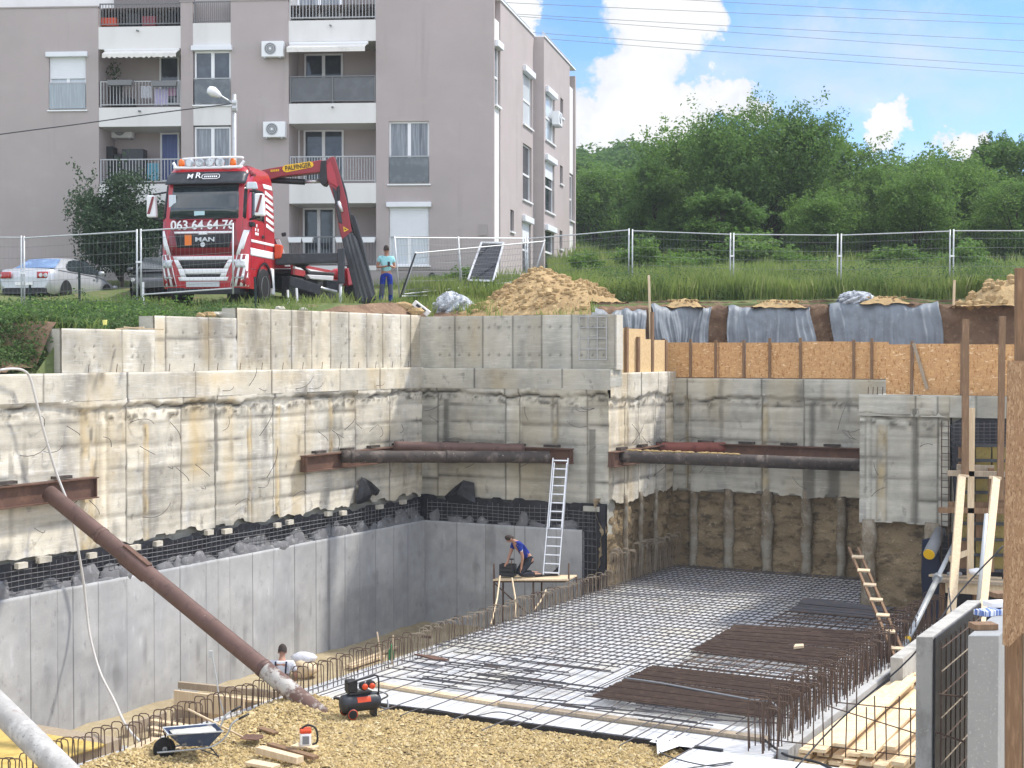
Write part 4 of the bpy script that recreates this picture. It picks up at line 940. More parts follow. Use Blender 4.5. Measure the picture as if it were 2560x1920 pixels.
m_ = MB(); m_.box((13.1, -19, ZF - .12), (18, -13.3, ZF + .015)); m_.build('concrete_apron', mat('pale apron concrete', (.62, .63, .65), .8, [(1.2, (.5, .51, .53), .42, .7), (9, (.7, .7, .71), .55, .75)], (30, .3, .006), spec=.2), ab=True, label='pale concrete apron in the bottom right foreground', cat='slab')
m_ = MB(); m_.box((AS + .02, -13.0, ZT), (AS + .2, -3.2, ZF + .1)); m_.build('slab_edge_kerb', M_plain, ab=True, label='grey concrete kerb between the rebar mat and the fresh lumber', cat='kerb')
def upright_poly(name, pts, mat_, lab, cat, th, ab=True, parent=None): pass
zt_ = ona(2290, 1597, 14.72)[2]
bn_, bf_ = ona(2226, 1646, 14.72)[1], ona(2350, 1549, 14.72)[1]
m_ = MB(); m_.box((14.72, bn_, ZT), (14.95, bf_, zt_)); m_.build('retaining_wall', M_stub, ab=True, label='low grey wall behind the foot of the wooden ladder', cat='wall')
# ------------------------------------------------------------------ fresh lumber
LZ = ZF - .05
lum = [(1995, 1868, 2290, 1690), (2010, 1880, 2300, 1715), (2060, 1885, 2300, 1745), (2110, 1890, 2305, 1775), (2160, 1893, 2310, 1805), (2215, 1897, 2310, 1838), (1985, 1840, 2160, 1700), (1985, 1858, 2230, 1690)]
rl = random.Random(4); k_ = 0
lum_labels = ['fresh pale board at the near left side of the lumber pile', 'fresh board with a knot, second from the left edge of the lumber pile', 'fresh board in the left part of the lumber pile', 'fresh board in the middle of the lumber pile', 'fresh board right of the middle of the lumber pile', 'fresh board at the right side of the lumber pile', 'fresh board lying highest at the far left of the pile, by the kerb', 'long fresh board reaching the wooden ladder foot']
for lay in range(3):
    for i in range(7):
        a = AS + .32 + i * .235 + lay * .03; b0 = -12.7 + rl.uniform(-.25, .25) + (i > 3) * .2; b1 = -6.75 + rl.uniform(-.5, .3)
        z = ZT + 1.22 + lay * .085 + (.05 * (i % 3) if lay == 2 else 0)
        sh = rl.uniform(-.16, .16) if lay else rl.uniform(-.03, .03)
        lab = ['bottom-layer', 'middle-layer', 'top-layer'][lay] + ' fresh pine board, ' + ['first', 'second', 'third', 'fourth', 'fifth', 'sixth', 'seventh'][i] + ' from the kerb in the lumber pile'
        m_ = MB(); m_.beam((a, b0, z), (a + sh, b1, z + rl.uniform(-.01, .02)), .19, .055); m_.build('lumber_board', M_wood_n, ab=True, label=lab, cat='board', group='fresh boards of the lumber pile', bevel=.004)
for j, (a, b) in enumerate(((AS + .3, -11.5), (AS + .3, -8))):
    m_ = MB(); m_.box((a, b - .05, ZT), (a + 1.75, b + .05, ZT + 1.18)); m_.build('support_block', M_wood_g, ab=True, label='rough timber support under the ' + ['near', 'far'][j] + ' end of the lumber pile', cat='timber')

# ------------------------------------------------------------------ wooden ladder on the right
def ladder(lab, p0, p1, width_dir, w, nr, mr, mrung, rail, rung, proud=0, name='ladder', skip_ends=.03):
    p0 = np.array(p0, float); p1 = np.array(p1, float); wd = np.array(width_dir, float); wd /= np.linalg.norm(wd)
    t = thing(name, lab, 'ladder', p0)
    d = (p1 - p0) / np.linalg.norm(p1 - p0); nrm = np.cross(d, wd)
    if nrm[1] > 0: nrm = -nrm
    for s in (-1, 1):
        MB().beam(p0 + wd * s * w / 2, p1 + wd * s * w / 2, rail[0], rail[1], nrm).build('rail', mr, t, bevel=.003)
    for k in range(nr):
        f = skip_ends + (1 - 2 * skip_ends) * k / (nr - 1); c = p0 + (p1 - p0) * f + nrm * proud
        MB().beam(c - wd * (w / 2 + .03 * (proud > 0)), c + wd * (w / 2 + .03 * (proud > 0)), rung[0], rung[1], d).build('rung', mrung, t)
    return t
lb = at(2278, 1708, 27.4); lt = at(2134, 1372, 33.2)
ladder('rough homemade wooden ladder with nailed rungs leaning above the lumber pile', lb, lt, (1, -.35, 0), .20, 8, M_wood_b, M_wood, (.05, .085), (.035, .11), proud=.055, skip_ends=.09)
# ------------------------------------------------------------------ aluminium ladder and work platform
DL = 36.9
lb = at(1378, 1438, DL); ltp = at(1402, 1146, 38.25)
t = ladder('extended aluminium ladder standing on the scaffold platform against the strut beam', lb, ltp, (1, -.3, 0), .40, 14, M_alu, M_alu, (.03, .075), (.032, .032), skip_ends=.02)
p0 = np.array(lb); p1 = np.array(ltp); d = (p1 - p0) / np.linalg.norm(p1 - p0)
for s in (-1, 1):
    q = p0 + np.array((1, -.3, 0)) / 1.044 * s * .165 + np.array((0, -.05, 0)); MB().beam(q + d * 1.25, q + d * 3.02, .028, .06, (0, -1, 0)).build('upper_section_rail', M_alu, t)
zp = atz(1300, 1440, 1)[2]; zp = at(1300, 1447, DL)[2]
PA = at(1235, 1447, DL + .05); PB = at(1422, 1447, DL - .55)
t = thing('work_platform', 'timber work platform on tube frame under the kneeling worker', 'scaffold', (PA[0] * .5 + PB[0] * .5, DL, ZT))
ux = (PB - PA) / np.linalg.norm(PB - PA); uy = np.array((ux[1], -ux[0], 0)); uy = -uy if uy[1] < 0 else uy
for k in range(4):
    o_ = uy * (.0 + k * .22); o_[2] = 0
    MB().beam(PA + o_ - np.array((0, 0, .02 + .004 * k)), PB + o_ - np.array((0, 0, .02 + .004 * k)), .21, .04).build('deck_board', M_wood, t, bevel=.004)
for s, e in ((.0, .0), (.53, 0), (.0, .72), (.53, .72), (1.0, 0.0), (1.0, .72)):
    c = PA + (PB - PA) * s + uy * e; top_ = .38 if (s, e) in ((0, 0), (1, 0)) else -.05
    MB().tube([(c[0], c[1], ZT), (c[0], c[1], c[2] + top_)], .024, 8).build('leg', M_rebar, t, smooth=True)
MB().tube([PA + np.array((0, 0, -.1)), PA + (PB - PA) * .53 + np.array((0, 0, -1.0))], .018, 6).build('brace', M_rebar, t)
for e in (0, .72):
    MB().tube([PA + uy * e + np.array((0, 0, -.07)), PB + uy * e + np.array((0, 0, -.07))], .022, 6).build('ledger_tube', M_rebar, t)
# crate
CB = at(1282, 1442, DL + .1)
t = thing('tool_crate', 'dark slatted tool crate on the platform in front of the kneeling worker', 'crate', CB, rz=-.3)
m_ = MB(); m_.box((-.34, -.02, .0), (.02, .22, .02)); m_.build('base', M_blk, t)
for y in (-.02, .22):
    for z in (.03, .13, .23):
        MB().cbox((-.16, y, z + .035), (.36, .02, .075)).build('slat', M_dkm, t)
for x in (-.34, .02):
    MB().cbox((x, .1, .15), (.02, .26, .3)).build('end_panel', M_dkm, t)
t = thing('hammer', 'tool handle sticking out of the dark crate on the platform', 'tool', CB + np.array((-.05, .1, .1)), rz=0)
MB().tube([(0, 0, -.06), (.02, .0, .32)], .014, 6).build('handle', M_wood_b, t); MB().cbox((.02, 0, .33), (.11, .035, .035)).build('head', M_dkm, t)
BG = at(1373, 1438, DL + .2)
m_ = MB(); m_.hexa([BG + np.array(q) for q in ((-.26, -.1, 0), (.28, -.1, 0), (.28, .2, 0), (-.26, .2, 0), (.02, -.02, .02), (.27, -.04, .26), (.27, .1, .25), (.05, .1, .03))])
m_.build('tool_bag', M_blk, label='open black bag at the foot of the aluminium ladder', cat='bag', bevel=.02)
# thin leaning timbers and strings by the platform
for (a_, b_, D0, D1, mt, lab) in (((1250, 1440), (1228, 1560), 36.5, 33.0, M_wood, 'thin pale lath leaning from the platform corner to the trench edge'), ((1280, 1445), (1290, 1545), 36.4, 34, M_wood, 'crooked pale strip hanging from the middle of the platform'), ((1365, 1475), (1335, 1525), 36.0, 35, M_wood, 'short pale batten leaning on the hairpin bars near the platform')):
    m_ = MB(); p, q = at(*a_, D0), at(*b_, D1); m_.tube([p, (p + q) / 2 + np.array((.03, 0, .0)), q], .022, 5); m_.build('timber_batten', mt, label=lab, cat='batten')
for (x0, y0, x1, y1, lab) in ((943, 1580, 955, 1665, 'thin white marking stake on the trench edge'), (983, 1588, 980, 1660, 'short pale stake beside the green bottle')):
    p = toxy(*(abz(x1, y1, ZF))); q = at(x0, y0, p[1]); m_ = MB(); m_.tube([p, q], .016, 6); m_.build('marking_stake', M_wood, label=lab, cat='stake')
p = toxy(*abz(978, 1652, ZF)); m_ = MB(); m_.lathe([(.05, 0), (.055, .05), (.055, .2), (.02, .27), (.02, .33)], p, (0, 0, 1), 12); m_.build('green_bottle', mat('green plastic', (.02, .22, .07), .3), smooth=True, label='green plastic bottle standing on the trench edge', cat='bottle')
m_ = MB(); q = abz(1068, 1628, ZF); m_.tube([q, q + np.array((0, .02, .3))], .025, 6); m_.cbox(q + np.array((0, 0, .3)), (.22, .08, .05)); m_.build('rebar_stump', M_rebar, ab=True, label='rusty T-shaped stub standing at the corner of the dense mat', cat='metal stub')
q = abz(1065, 1660, ZF); m_ = MB(); m_.prism([(q[0] - .35, q[1] + .12, ZF + .12), (q[0] + .3, q[1] - .14, ZF + .12), (q[0] + .55, q[1] - .02, ZF + .12), (q[0] + .1, q[1] + .16, ZF + .12)], (0, 0, .03)); m_.build('rusty_sheet', M_steel, ab=True, label='rusty brown sheet scrap lying on the white slab', cat='metal sheet')

# ------------------------------------------------------------------ boards and clutter in the trench
def tr_board(lab, p, q, z, w, h, mt, up=(0, 0, 1)):
    a, b = abz(*p, z), abz(*q, z); m_ = MB(); m_.beam(a, b, w, h, up); m_.build('trench_board', mt, ab=True, label=lab, cat='board', bevel=.004)
TB = ZT + .08
tr_board('long weathered timber beam along the top of the trench board stack', (448, 1712), (705, 1738), ZT + .9, .10, .13, M_wood_g)
tr_board('wide brown shuttering board on edge in the trench below the beam', (436, 1748), (610, 1770), ZT + .75, .05, .36, M_wood)
tr_board('second shuttering board on edge, lower in the trench stack', (436, 1775), (655, 1768), ZT + .45, .06, .32, M_wood_g)
tr_board('pale shuttering board at the front of the trench stack', (430, 1800), (610, 1795), ZT + .25, .06, .28, M_wood)
tr_board('pale plank with bright edge running toward the left worker', (500, 1735), (720, 1762), ZT + .8, .16, .05, M_wood)
for k, (p, q, zz, lab) in enumerate((((380, 1800), (470, 1815), .15, 'flat pallet board left of the barrow, upper one'), ((375, 1818), (470, 1835), .1, 'flat pallet board left of the barrow, middle one'), ((385, 1830), (455, 1845), .06, 'flat pallet board left of the barrow, lowest one'))):
    tr_board(lab, p, q, ZT + zz + .35, .14, .03, M_wood)
for k in range(3):
    c = abz(415, 1830, ZT + .1); m_ = MB(); m_.box((c[0] - .6 + k * .6, c[1] - .5, ZT), (c[0] - .5 + k * .6, c[1] + .6, ZT + .3)); m_.build('pallet_bearer', M_wood_g, ab=True, label='timber bearer under the pallet boards, ' + ['left', 'middle', 'right'][k] + ' one', cat='timber')
c = abz(50, 1880, ZT + .45); m_ = MB()
m_.box((.1, c[1] - 1.6, ZT + .1), (2.6, c[1] + 1.4, ZT + .5)); m_.build('shuttering_stack', M_wood_g, ab=True, label='stack of shuttering under the yellow panel in the bottom left corner', cat='stack')
m_ = MB(); m_.box((.05, c[1] - 1.65, ZT + .504), (2.7, c[1] + .9, ZT + .53)); m_.build('shuttering_sheet', M_ply, ab=True, label='yellow shuttering panel lying in the trench at the bottom left', cat='panel')
p = abz(235, 1885, ZT + .2); m_ = MB(); m_.box((p[0] - .55, p[1] - .8, ZT + .04), (p[0] + .5, p[1] + .7, ZT + .2)); m_.build('formwork_box', M_plain, ab=True, label='shallow grey formwork box behind the hairpin bars at the bottom left', cat='box')
for s in (-1, 1):
    m_ = MB(); m_.beam((p[0] + .52 * s, p[1] - .9, ZT + .24), (p[0] + .52 * s, p[1] + .8, ZT + .24), .06, .1); m_.build('formwork_plank', M_wood, ab=True, label=('left' if s < 0 else 'right') + ' pale plank edging the grey formwork box', cat='plank')
for (p, q, lab) in (((870, 1664), (990, 1618), 'long pale batten in the trench behind the hairpin bars'), ((875, 1668), (960, 1640), 'brown batten beside the long pale batten in the trench')):
    tr_board(lab, p, q, ZT + .12, .09, .06, M_wood if 'long' in lab else M_wood_b)
def sack(lab, px, py, D, r, mt, seed, name='cement_sack'):
    c = at(px, py, D); m_ = MB(); m_.blob(c, r, seed, 14, .22); m_.build(name, mt, smooth=True, label=lab, cat='sack')
c = toxy(*abz(765, 1672, ZT + .25)); m_ = MB(); m_.blob(c, (.32, .25, .22), 4, 14, .2); m_.build('sack', M_wood, smooth=True, label='bulging brown sack beside the left worker', cat='sack')
m_ = MB(); m_.blob(c + np.array((-.05, .1, .22)), (.3, .2, .14), 9, 14, .2); m_.build('sack', M_wshirt, smooth=True, label='white cloth sack lying on the brown sack', cat='sack')
# pale board at the kerb by the barrow wheel, mallet stick
q = abz(395, 1870, ZF + .06); m_ = MB(); m_.prism([(q[0] - .35, q[1] - .35, ZF + .05), (q[0] + .4, q[1] - .3, ZF + .05), (q[0] + .35, q[1] + .4, ZF + .08), (q[0] - .4, q[1] + .3, ZF + .08)], (0, 0, .035)); m_.build('pale_board', M_wood, ab=True, label='square pale board on the kerb left of the barrow wheel', cat='board')
# timbers, offcuts on the gravel
def gz(px, py): return abz(px, py, ZF + .02)
def gbeam(lab, p, q, w, h, mt, lift=0, name='timber'):
    a, b = gz(*p), gz(*q); a[2] = b[2] = ZF + .04 + h / 2 + lift; m_ = MB(); m_.beam(a, b, w, h); m_.build(name, mt, ab=True, label=lab, cat='timber', bevel=.005)
gbeam('thick pale squared timber on the gravel', (648, 1885), (750, 1912), .15, .10, M_wood)
gbeam('brown board lying behind the thick squared timber', (675, 1868), (790, 1902), .12, .05, M_wood_b)
gbeam('wide pale board in front of the thick squared timber', (622, 1912), (690, 1925), .2, .045, M_wood)
gbeam('dark splintered offcut on the gravel below the strut', (650, 1825), (690, 1838), .12, .03, M_wood_b)
gbeam('small flat board under the chainsaw', (735, 1868), (790, 1875), .2, .03, M_wood)
# shovel
a, b = at(470, 1773, 22.9), gz(607, 1852); b = toxy(*b); b[2] += .06
t = thing('shovel', 'long-handled shovel lying behind the barrow', 'shovel', b)
MB().tube([a, b], .018, 8).build('handle', M_wood, t, smooth=True)
bl = MB(); e = np.array((.27, -.05, -.0)); s_ = np.array((.03, .16, 0)); bl.prism([b + s_ * .8, b - s_ * .8, b + e * 1.0 - s_, b + e * 1.25, b + e + s_], (0, 0, .012)); bl.build('blade', M_steel, t)
# white hose on a pole standing near the beam, with a clip
a = toxy(*abz(565, 1800, ZF)); m_ = MB(); m_.tube([a, at(548, 1745, a[1]), at(540, 1690, a[1]), at(531, 1640, a[1])], .013, 6); m_.cbox(at(527, 1636, a[1]), (.07, .05, .12)); m_.build('site_lamp_pole', M_galv, label='thin bent white pole with a small blue clip beside the board stack', cat='pole')
# pale hose hanging over the ledge down to the kerb
pts = [ona(0, 925, .05), ona(30, 922, .05), ona(58, 926, .08), ona(75, 945, .06), ona(90, 1000, .08), ona(110, 1080, .08), ona(140, 1180, .1), ona(172, 1265, .3), ona(190, 1345, .25), ona(208, 1450, .2), ona(215, 1510, .2), ona(225, 1590, .35), ona(250, 1680, .8), ona(285, 1750, 2.0), ona(310, 1805, 3.0), ona(340, 1845, 4.6), ona(370, 1866, 5.4)]
def smooth_pts(p, k=6):
    p = [np.array(x) for x in p]; out = []
    for i in range(len(p) - 1):
        p0, p1, p2, p3 = p[max(i - 1, 0)], p[i], p[i + 1], p[min(i + 2, len(p) - 1)]
        for j in range(k):
            t = j / k; out.append(.5 * ((2 * p1) + (-p0 + p2) * t + (2 * p0 - 5 * p1 + 4 * p2 - p3) * t * t + (-p0 + 3 * p1 - 3 * p2 + p3) * t ** 3))
    out.append(p[-1]); return out
m_ = MB(); m_.tube(smooth_pts(pts), .024, 8); m_.build('hose', mat('pale hose rubber', (.55, .53, .50), .6), ab=True, smooth=True, label='pale hose hanging over the ledge down the left wall to the kerb', cat='hose')
# cables on the slab
def cable(lab, pts, r, mt=M_blk, name='cable'):
    m_ = MB(); m_.tube(smooth_pts(pts), r, 6); m_.build(name, mt, smooth=True, label=lab, cat='cable')
cz = lambda x, y, z=ZF + .13: atz(x, y, z)
cable('black cable snaking from the slab corner over the concrete apron', [cz(1905, 1845, ZF + .05), cz(1935, 1868, ZF + .04), cz(1965, 1888, ZF + .03), cz(2010, 1898, ZF + .03), cz(2050, 1908, ZF + .03), cz(2075, 1920, ZF + .03), cz(2120, 1940, ZF + .03)], .02)
cable('pale hose lying over the nearest dark bar bundle', [cz(1560, 1695, ZF + .19), cz(1650, 1708, ZF + .19), cz(1760, 1728, ZF + .19), cz(1870, 1748, ZF + .19), cz(1930, 1757, ZF + .3), cz(1950, 1790, ZF + .25), cz(1948, 1830, ZF + .05)], .02, M_gry)
cable('thin wire loop lying across the front planks', [cz(1000, 1790, ZF + .05), cz(1050, 1772, ZF + .08), cz(1110, 1778, ZF + .1), cz(1180, 1790, ZF + .08), cz(1250, 1780, ZF + .08), cz(1330, 1800, ZF + .06)], .009, M_dkm)
cable('curled wire on the gravel at the bottom right', [cz(1640, 1850, ZF + .1), cz(1650, 1880, ZF + .06), cz(1700, 1900, ZF + .05), cz(1780, 1915, ZF + .05), cz(1830, 1905, ZF + .05), cz(1690, 1925, ZF + .05)], .01, M_dkm)
m_ = MB(); q = abz(1680, 1862, ZF + .05); m_.add([(q[0] + .35 * math.cos(k * .785) * (1 + .4 * math.sin(k * 2.3)), q[1] + .45 * math.sin(k * .785) * (1 + .3 * math.cos(k * 3.1)), ZF + .05 + .06 * (k % 2)) for k in range(8)] + [(q[0], q[1], ZF + .14)], [(k, (k + 1) % 8, 8) for k in range(8)]); m_.build('plastic_scrap', M_twhite, ab=True, label='torn white plastic scrap at the edge of the gravel', cat='scrap')

# ------------------------------------------------------------------ wheelbarrow
wb = toxy(*abz(462, 1893, ZF + .02))
t = thing('wheelbarrow', 'battered blue wheelbarrow with mortar in the tray standing on the gravel', 'wheelbarrow', wb, rz=R(24)); t.scale = (.85,) * 3
def ring(pts_): return pts_
top = [(-.34, -.27, .50), (.62, -.31, .47), (.62, .31, .47), (-.34, .27, .50)]; bot = [(-.08, -.17, .24), (.40, -.2, .21), (.40, .2, .21), (-.08, .17, .24)]
m_ = MB(); inn = [(x * .97 + .004, y * .95, z) for x, y, z in top]; inb = [(x, y * .95, z + .015) for x, y, z in bot]
m_.add(top + bot + inn + inb, [(0, 1, 5, 4), (1, 2, 6, 5), (2, 3, 7, 6), (3, 0, 4, 7), (7, 6, 5, 4), (8, 12, 13, 9), (9, 13, 14, 10), (10, 14, 15, 11), (11, 15, 12, 8), (12, 15, 14, 13), (0, 8, 9, 1), (1, 9, 10, 2), (2, 10, 11, 3), (3, 11, 8, 0)])
m_.build('tray', M_barrow, t, bevel=.01)
m_ = MB(); m_.tube([top[0], top[1], top[2], top[3], top[0]], .014, 6); m_.build('tray_rim', M_galv, t, smooth=True)
m_ = MB(); m_.grid([[(-.22 + .76 * i / 10, -.24 + .48 * j / 8, .44 + .02 * vnoise(i * .7, j * .7, 2)) for j in range(9)] for i in range(11)]); m_.build('mortar', M_mortar, t, smooth=True)
for s in (-1, 1):
    m_ = MB(); m_.tube(smooth_pts([(-.50, .06 * s, .15), (-.1, .16 * s, .17), (.42, .24 * s, .20), (.68, .28 * s, .38), (.80, .29 * s, .60), (1.05, .30 * s, .72)]), .017, 8); m_.build('handle', M_zinc, t, smooth=True)
    m_ = MB(); m_.tube([(.90, .295 * s, .655), (1.08, .30 * s, .735)], .022, 8); m_.build('grip', M_blk, t, smooth=True)
    m_ = MB(); m_.tube([(.40, .24 * s, .2), (.55, .25 * s, 0.0)], .014, 6); m_.tube([(.15, .2 * s, .2), (.55, .25 * s, .02)], .011, 6); m_.build('leg', M_dkm, t)
    m_ = MB(); m_.tube([(-.34, .2 * s, .46), (-.25, .1 * s, .18)], .012, 6); m_.build('front_stay', M_blk, t)
w_ = MB(); w_.lathe([(.10, -.05), (.165, -.045), (.195, -.025), (.195, .025), (.165, .045), (.10, .05)], (-.36, 0, .195), (0, 1, 0), 22); wh = w_.build('wheel', M_tyre, t, smooth=True)
MB().lathe([(.03, -.055), (.10, -.03), (.10, .03), (.03, .055)], (-.36, 0, .195), (0, 1, 0), 18).build('rim', M_gry, wh, smooth=True)
MB().tube([(-.36, -.09, .19), (-.36, .09, .19)], .012, 6).build('axle', M_dkm, t)
# ------------------------------------------------------------------ compressor
cp = toxy(*abz(900, 1790, ZF + .02)); 
t = thing('air_compressor', 'black portable air compressor with orange marking on the edge of the gravel', 'compressor', cp, rz=R(28))
MB().lathe([(.03, -.36), (.09, -.35), (.145, -.31), (.155, -.24), (.155, .24), (.145, .31), (.09, .35), (.03, .36)], (0, 0, .24), (1, 0, 0), 22).build('tank', M_dkm, t, smooth=True)
for s in (-1, 1):
    w_ = MB(); w_.lathe([(.03, -.02), (.085, -.02), (.085, .02), (.03, .02)], (-.2, s * .17, .085), (0, 1, 0), 16); wh = w_.build('wheel', M_orange, t, smooth=True)
    MB().lathe([(.07, -.022), (.092, -.015), (.092, .015), (.07, .022)], (-.2, s * .17, .085), (0, 1, 0), 16).build('tyre', M_tyre, wh, smooth=True)
MB().cbox((.24, 0, .06), (.06, .2, .14)).build('foot', M_blk, t)
m_ = MB(); m_.cbox((-.02, 0, .41), (.40, .2, .03)); m_.build('deck', M_dkm, t)
m_ = MB(); m_.cbox((-.16, 0, .53), (.17, .2, .2)); m_.build('motor_cover', M_blk, t, bevel=.02)
for k in range(2):
    m_ = MB(); m_.lathe([(.055, -.06), (.07, -.05), (.07, .05), (.05, .06)], (.03 + .13 * k, -.08, .52 + .02 * k), (0, 1, 0), 16); m_.build('cylinder_head', M_blk, t, smooth=True)
    MB().lathe([(.012, -.02), (.05, -.015), (.05, .015), (.03, .02)], (.03 + .13 * k, -.15, .52), (0, 1, 0), 16).build('air_filter', M_orange, t, smooth=True)
m_ = MB(); m_.tube(smooth_pts([(-.28, -.09, .60), (.12, -.09, .66), (.25, -.09, .68), (.30, -.09, .60), (.30, -.09, .36)]), .016, 8); m_.build('carry_handle', M_blk, t, smooth=True)
m_ = MB(); m_.grid([[(-.1 + .24 * i / 4, -.157 * math.cos(q) , .24 + .157 * math.sin(q)) for q in np.linspace(.15, .75, 5)] for i in range(5)]); m_.build('orange_mark', M_orange, t)
m_ = MB(); m_.tube(smooth_pts([(.3, -.05, .4), (.42, -.1, .36), (.5, 0, .28), (.44, .12, .2), (.36, .05, .12), (.46, -.1, .1), (.5, 0, .22)]), .016, 6); m_.build('hose_coil', M_gry, t, smooth=True)
# ------------------------------------------------------------------ chainsaw
cs_ = toxy(*abz(772, 1872, ZF + .06)); cs_[2] = ZF + .10
t = thing('chainsaw', 'red and white chainsaw standing on a small board on the gravel', 'chainsaw', cs_, rz=R(10))
MB().cbox((-.05, 0, .12), (.17, .2, .2)).build('housing', M_twhite, t, bevel=.03)
MB().cbox((-.05, 0, .245), (.18, .19, .07)).build('top_cover', M_orange, t, bevel=.025)
MB().cbox((-.05, -.103, .12), (.10, .012, .12)).build('grille', M_gry, t)
m_ = MB(); m_.tube(smooth_pts([(-.13, -.02, .27), (-.02, -.02, .33), (.09, -.02, .29), (.13, -.02, .18), (.12, -.02, .06), (.05, -.02, .03)]), .016, 8); m_.build('handle', M_blk, t, smooth=True)
MB().cbox((-.05, .35, .06), (.012, .5, .07)).build('guide_bar', M_chrome, t)
# ------------------------------------------------------------------ right side: formwork, props, near walls
DR = 34.6
def vbeam(lab, pa, pb, D, w, th, mt, name='timber_post', cat='post', D2=None, grp=None):
    a, b = at(*pa, D), at(*pb, D2 or D); m_ = MB(); m_.beam(a, b, w, th, (0, -1, 0)); return m_.build(name, mt, label=lab, cat=cat, group=grp, bevel=.004)
vbeam('tall brown board post left of its pale neighbour in the right formwork', (2413, 1190), (2414, 798), 32.2, .15, .05, M_wood_b)
vbeam('tall brown board post nearest the big board panel on the right', (2500, 1250), (2506, 790), 31.9, .14, .05, M_wood_b)
vbeam('long sandy upright board between the two brown posts of the formwork', (2425, 1480), (2429, 1020), 32.3, .14, .05, M_wood)
vbeam('grey upright board behind the right pale raking brace', (2478, 1430), (2478, 1170), 32.4, .12, .05, M_wood_b)
vbeam('left pale raking brace board of the right formwork', (2370, 1640), (2404, 1192), 28.5, .17, .06, M_wood, 'raking_brace', 'brace', 31.5)
vbeam('right pale raking brace board of the right formwork', (2452, 1560), (2490, 1197), 28.0, .17, .06, M_wood, 'raking_brace', 'brace', 31.2)
for (x0, x1, y, h, D, mt, lab) in ((2392, 2485, 1168, 15, 32.5, M_wood_g, 'upper grey cross board of the right formwork'), (2368, 2520, 1183, 14, 32.3, M_wood_g, 'long grey cross board at the head of the raking braces'), (2397, 2422, 1188, 6, 31.8, M_wood, 'short pale cleat on the left raking brace head'), (2473, 2503, 1193, 7, 31.6, M_wood, 'short pale cleat on the right raking brace head'), (2370, 2520, 1262, 17, 32.6, M_wood_b, 'upper brown cross board halfway down the formwork'), (2346, 2520, 1275, 14, 32.3, M_wood_b, 'lower brown cross board sticking out left of the formwork')):
    a, b = at(x0, y, D), at(x1, y + 3, D); m_ = MB(); m_.beam(a, b, .05, h * D / F, (0, 0, 1)); m_.build('cross_board', mt, label=lab, cat='board', bevel=.004)
a, b = at(2375, 1398, 32), at(2433, 1376, 32.4); m_ = MB(); m_.beam(a, b, .05, .12); m_.build('cross_board', M_wood, label='short tilted board end by the left raking brace', cat='board')
# wall face in black sheet with yellow shutter panels
m_ = MB(); pts = [toxy(*onb(x, y, .03)) for x, y in ((2376, 1062), (2400, 1050), (2440, 1030), (2462, 1024), (2505, 1030), (2560, 1028), (2600, 1030), (2600, 1640), (2340, 1640), (2336, 1400), (2345, 1350), (2385, 1330), (2388, 1260))]
m_.prism(pts, (0, .06, 0)); m_.build('black_sheeting', M_black, label='black waterproof sheeting behind the right formwork', cat='plastic sheet')
t = thing('yellow_shuttering', 'yellow framed shuttering panels behind the right posts', 'formwork', at(2460, 1450, 32.9))
for i in range(3):
    for j in range(4):
        x0, x1 = 2396 + i * 42, 2434 + i * 42; y0, y1 = 1118 + j * 78, 1192 + j * 78
        p, q = at(x0, y1, 32.9), at(x1, y0, 32.9); m_ = MB(); m_.box((p[0], 32.86, p[2]), (q[0], 32.93, q[2])); m_.build('panel', M_plyd if (i + j) % 3 else M_wood_b, t)
for y in (1112, 1150, 1192, 1230, 1270, 1308, 1348, 1386, 1425):
    a, b = at(2392, y, 32.75), at(2525, y + 2, 32.75); m_ = MB(); m_.beam(a, b, .05, .07); m_.build('panel_rail', M_dkm, t)
G = thing('rebar_mesh', 'upright rebar ladder cage left of the black sheeting', 'rebar mesh', at(2360, 1560, 33.4))
for x in (2354, 2371): MB().tube([at(x, 1052, 33.4), at(x, 1560, 33.2)], .013, 5).build('upright_bar', M_rebar, G)
for k, y in enumerate(np.arange(1065, 1560, 17)): MB().tube([at(2352, y, 33.38), at(2386 if y < 1200 else 2374, y + 1, 33.38)], .008, 4).build('cross_tie', M_rebar_g, G)
G = thing('rebar_mesh', 'dark rebar mesh in front of the black sheet behind the brown posts', 'rebar mesh', at(2480, 1110, 33.1))
for x in np.arange(2385, 2520, 15): MB().tube([at(x, 1055, 33.1), at(x, 1112, 33.1)], .009, 4).build('upright_bar', M_rebar_g, G)
for y in np.arange(1060, 1112, 9): MB().tube([at(2382, y, 33.08), at(2522, y, 33.08)], .008, 4).build('crosswise_bar', M_rebar_g, G)
# dark sheet corner with the yellow pipe end
m_ = MB(); m_.prism([at(x, y, 33.3) for x, y in ((2308, 1350), (2345, 1342), (2350, 1420), (2345, 1560), (2312, 1560), (2306, 1440))], (0, .1, 0)); m_.build('black_sheeting', mat('navy sheeting', (.012, .02, .05), .5, spec=.4), label='dark blue sheet hanging round the yellow pipe end', cat='plastic sheet')
a, b = at(2323, 1385, 32.9), at(2350, 1330, 33.7); m_ = MB(); m_.tube([a, b], .14, 16); m_.build('duct_pipe', M_gry, smooth=True, label='grey duct with a yellow mouth by the near wall block', cat='pipe')
dd = (b - a) / np.linalg.norm(b - a)
m_ = MB(); m_.tube([a - dd * .01, a - dd * .03], .125, 16); m_.build('yellow_cap', M_yel, bpy.data.objects['duct_pipe'])
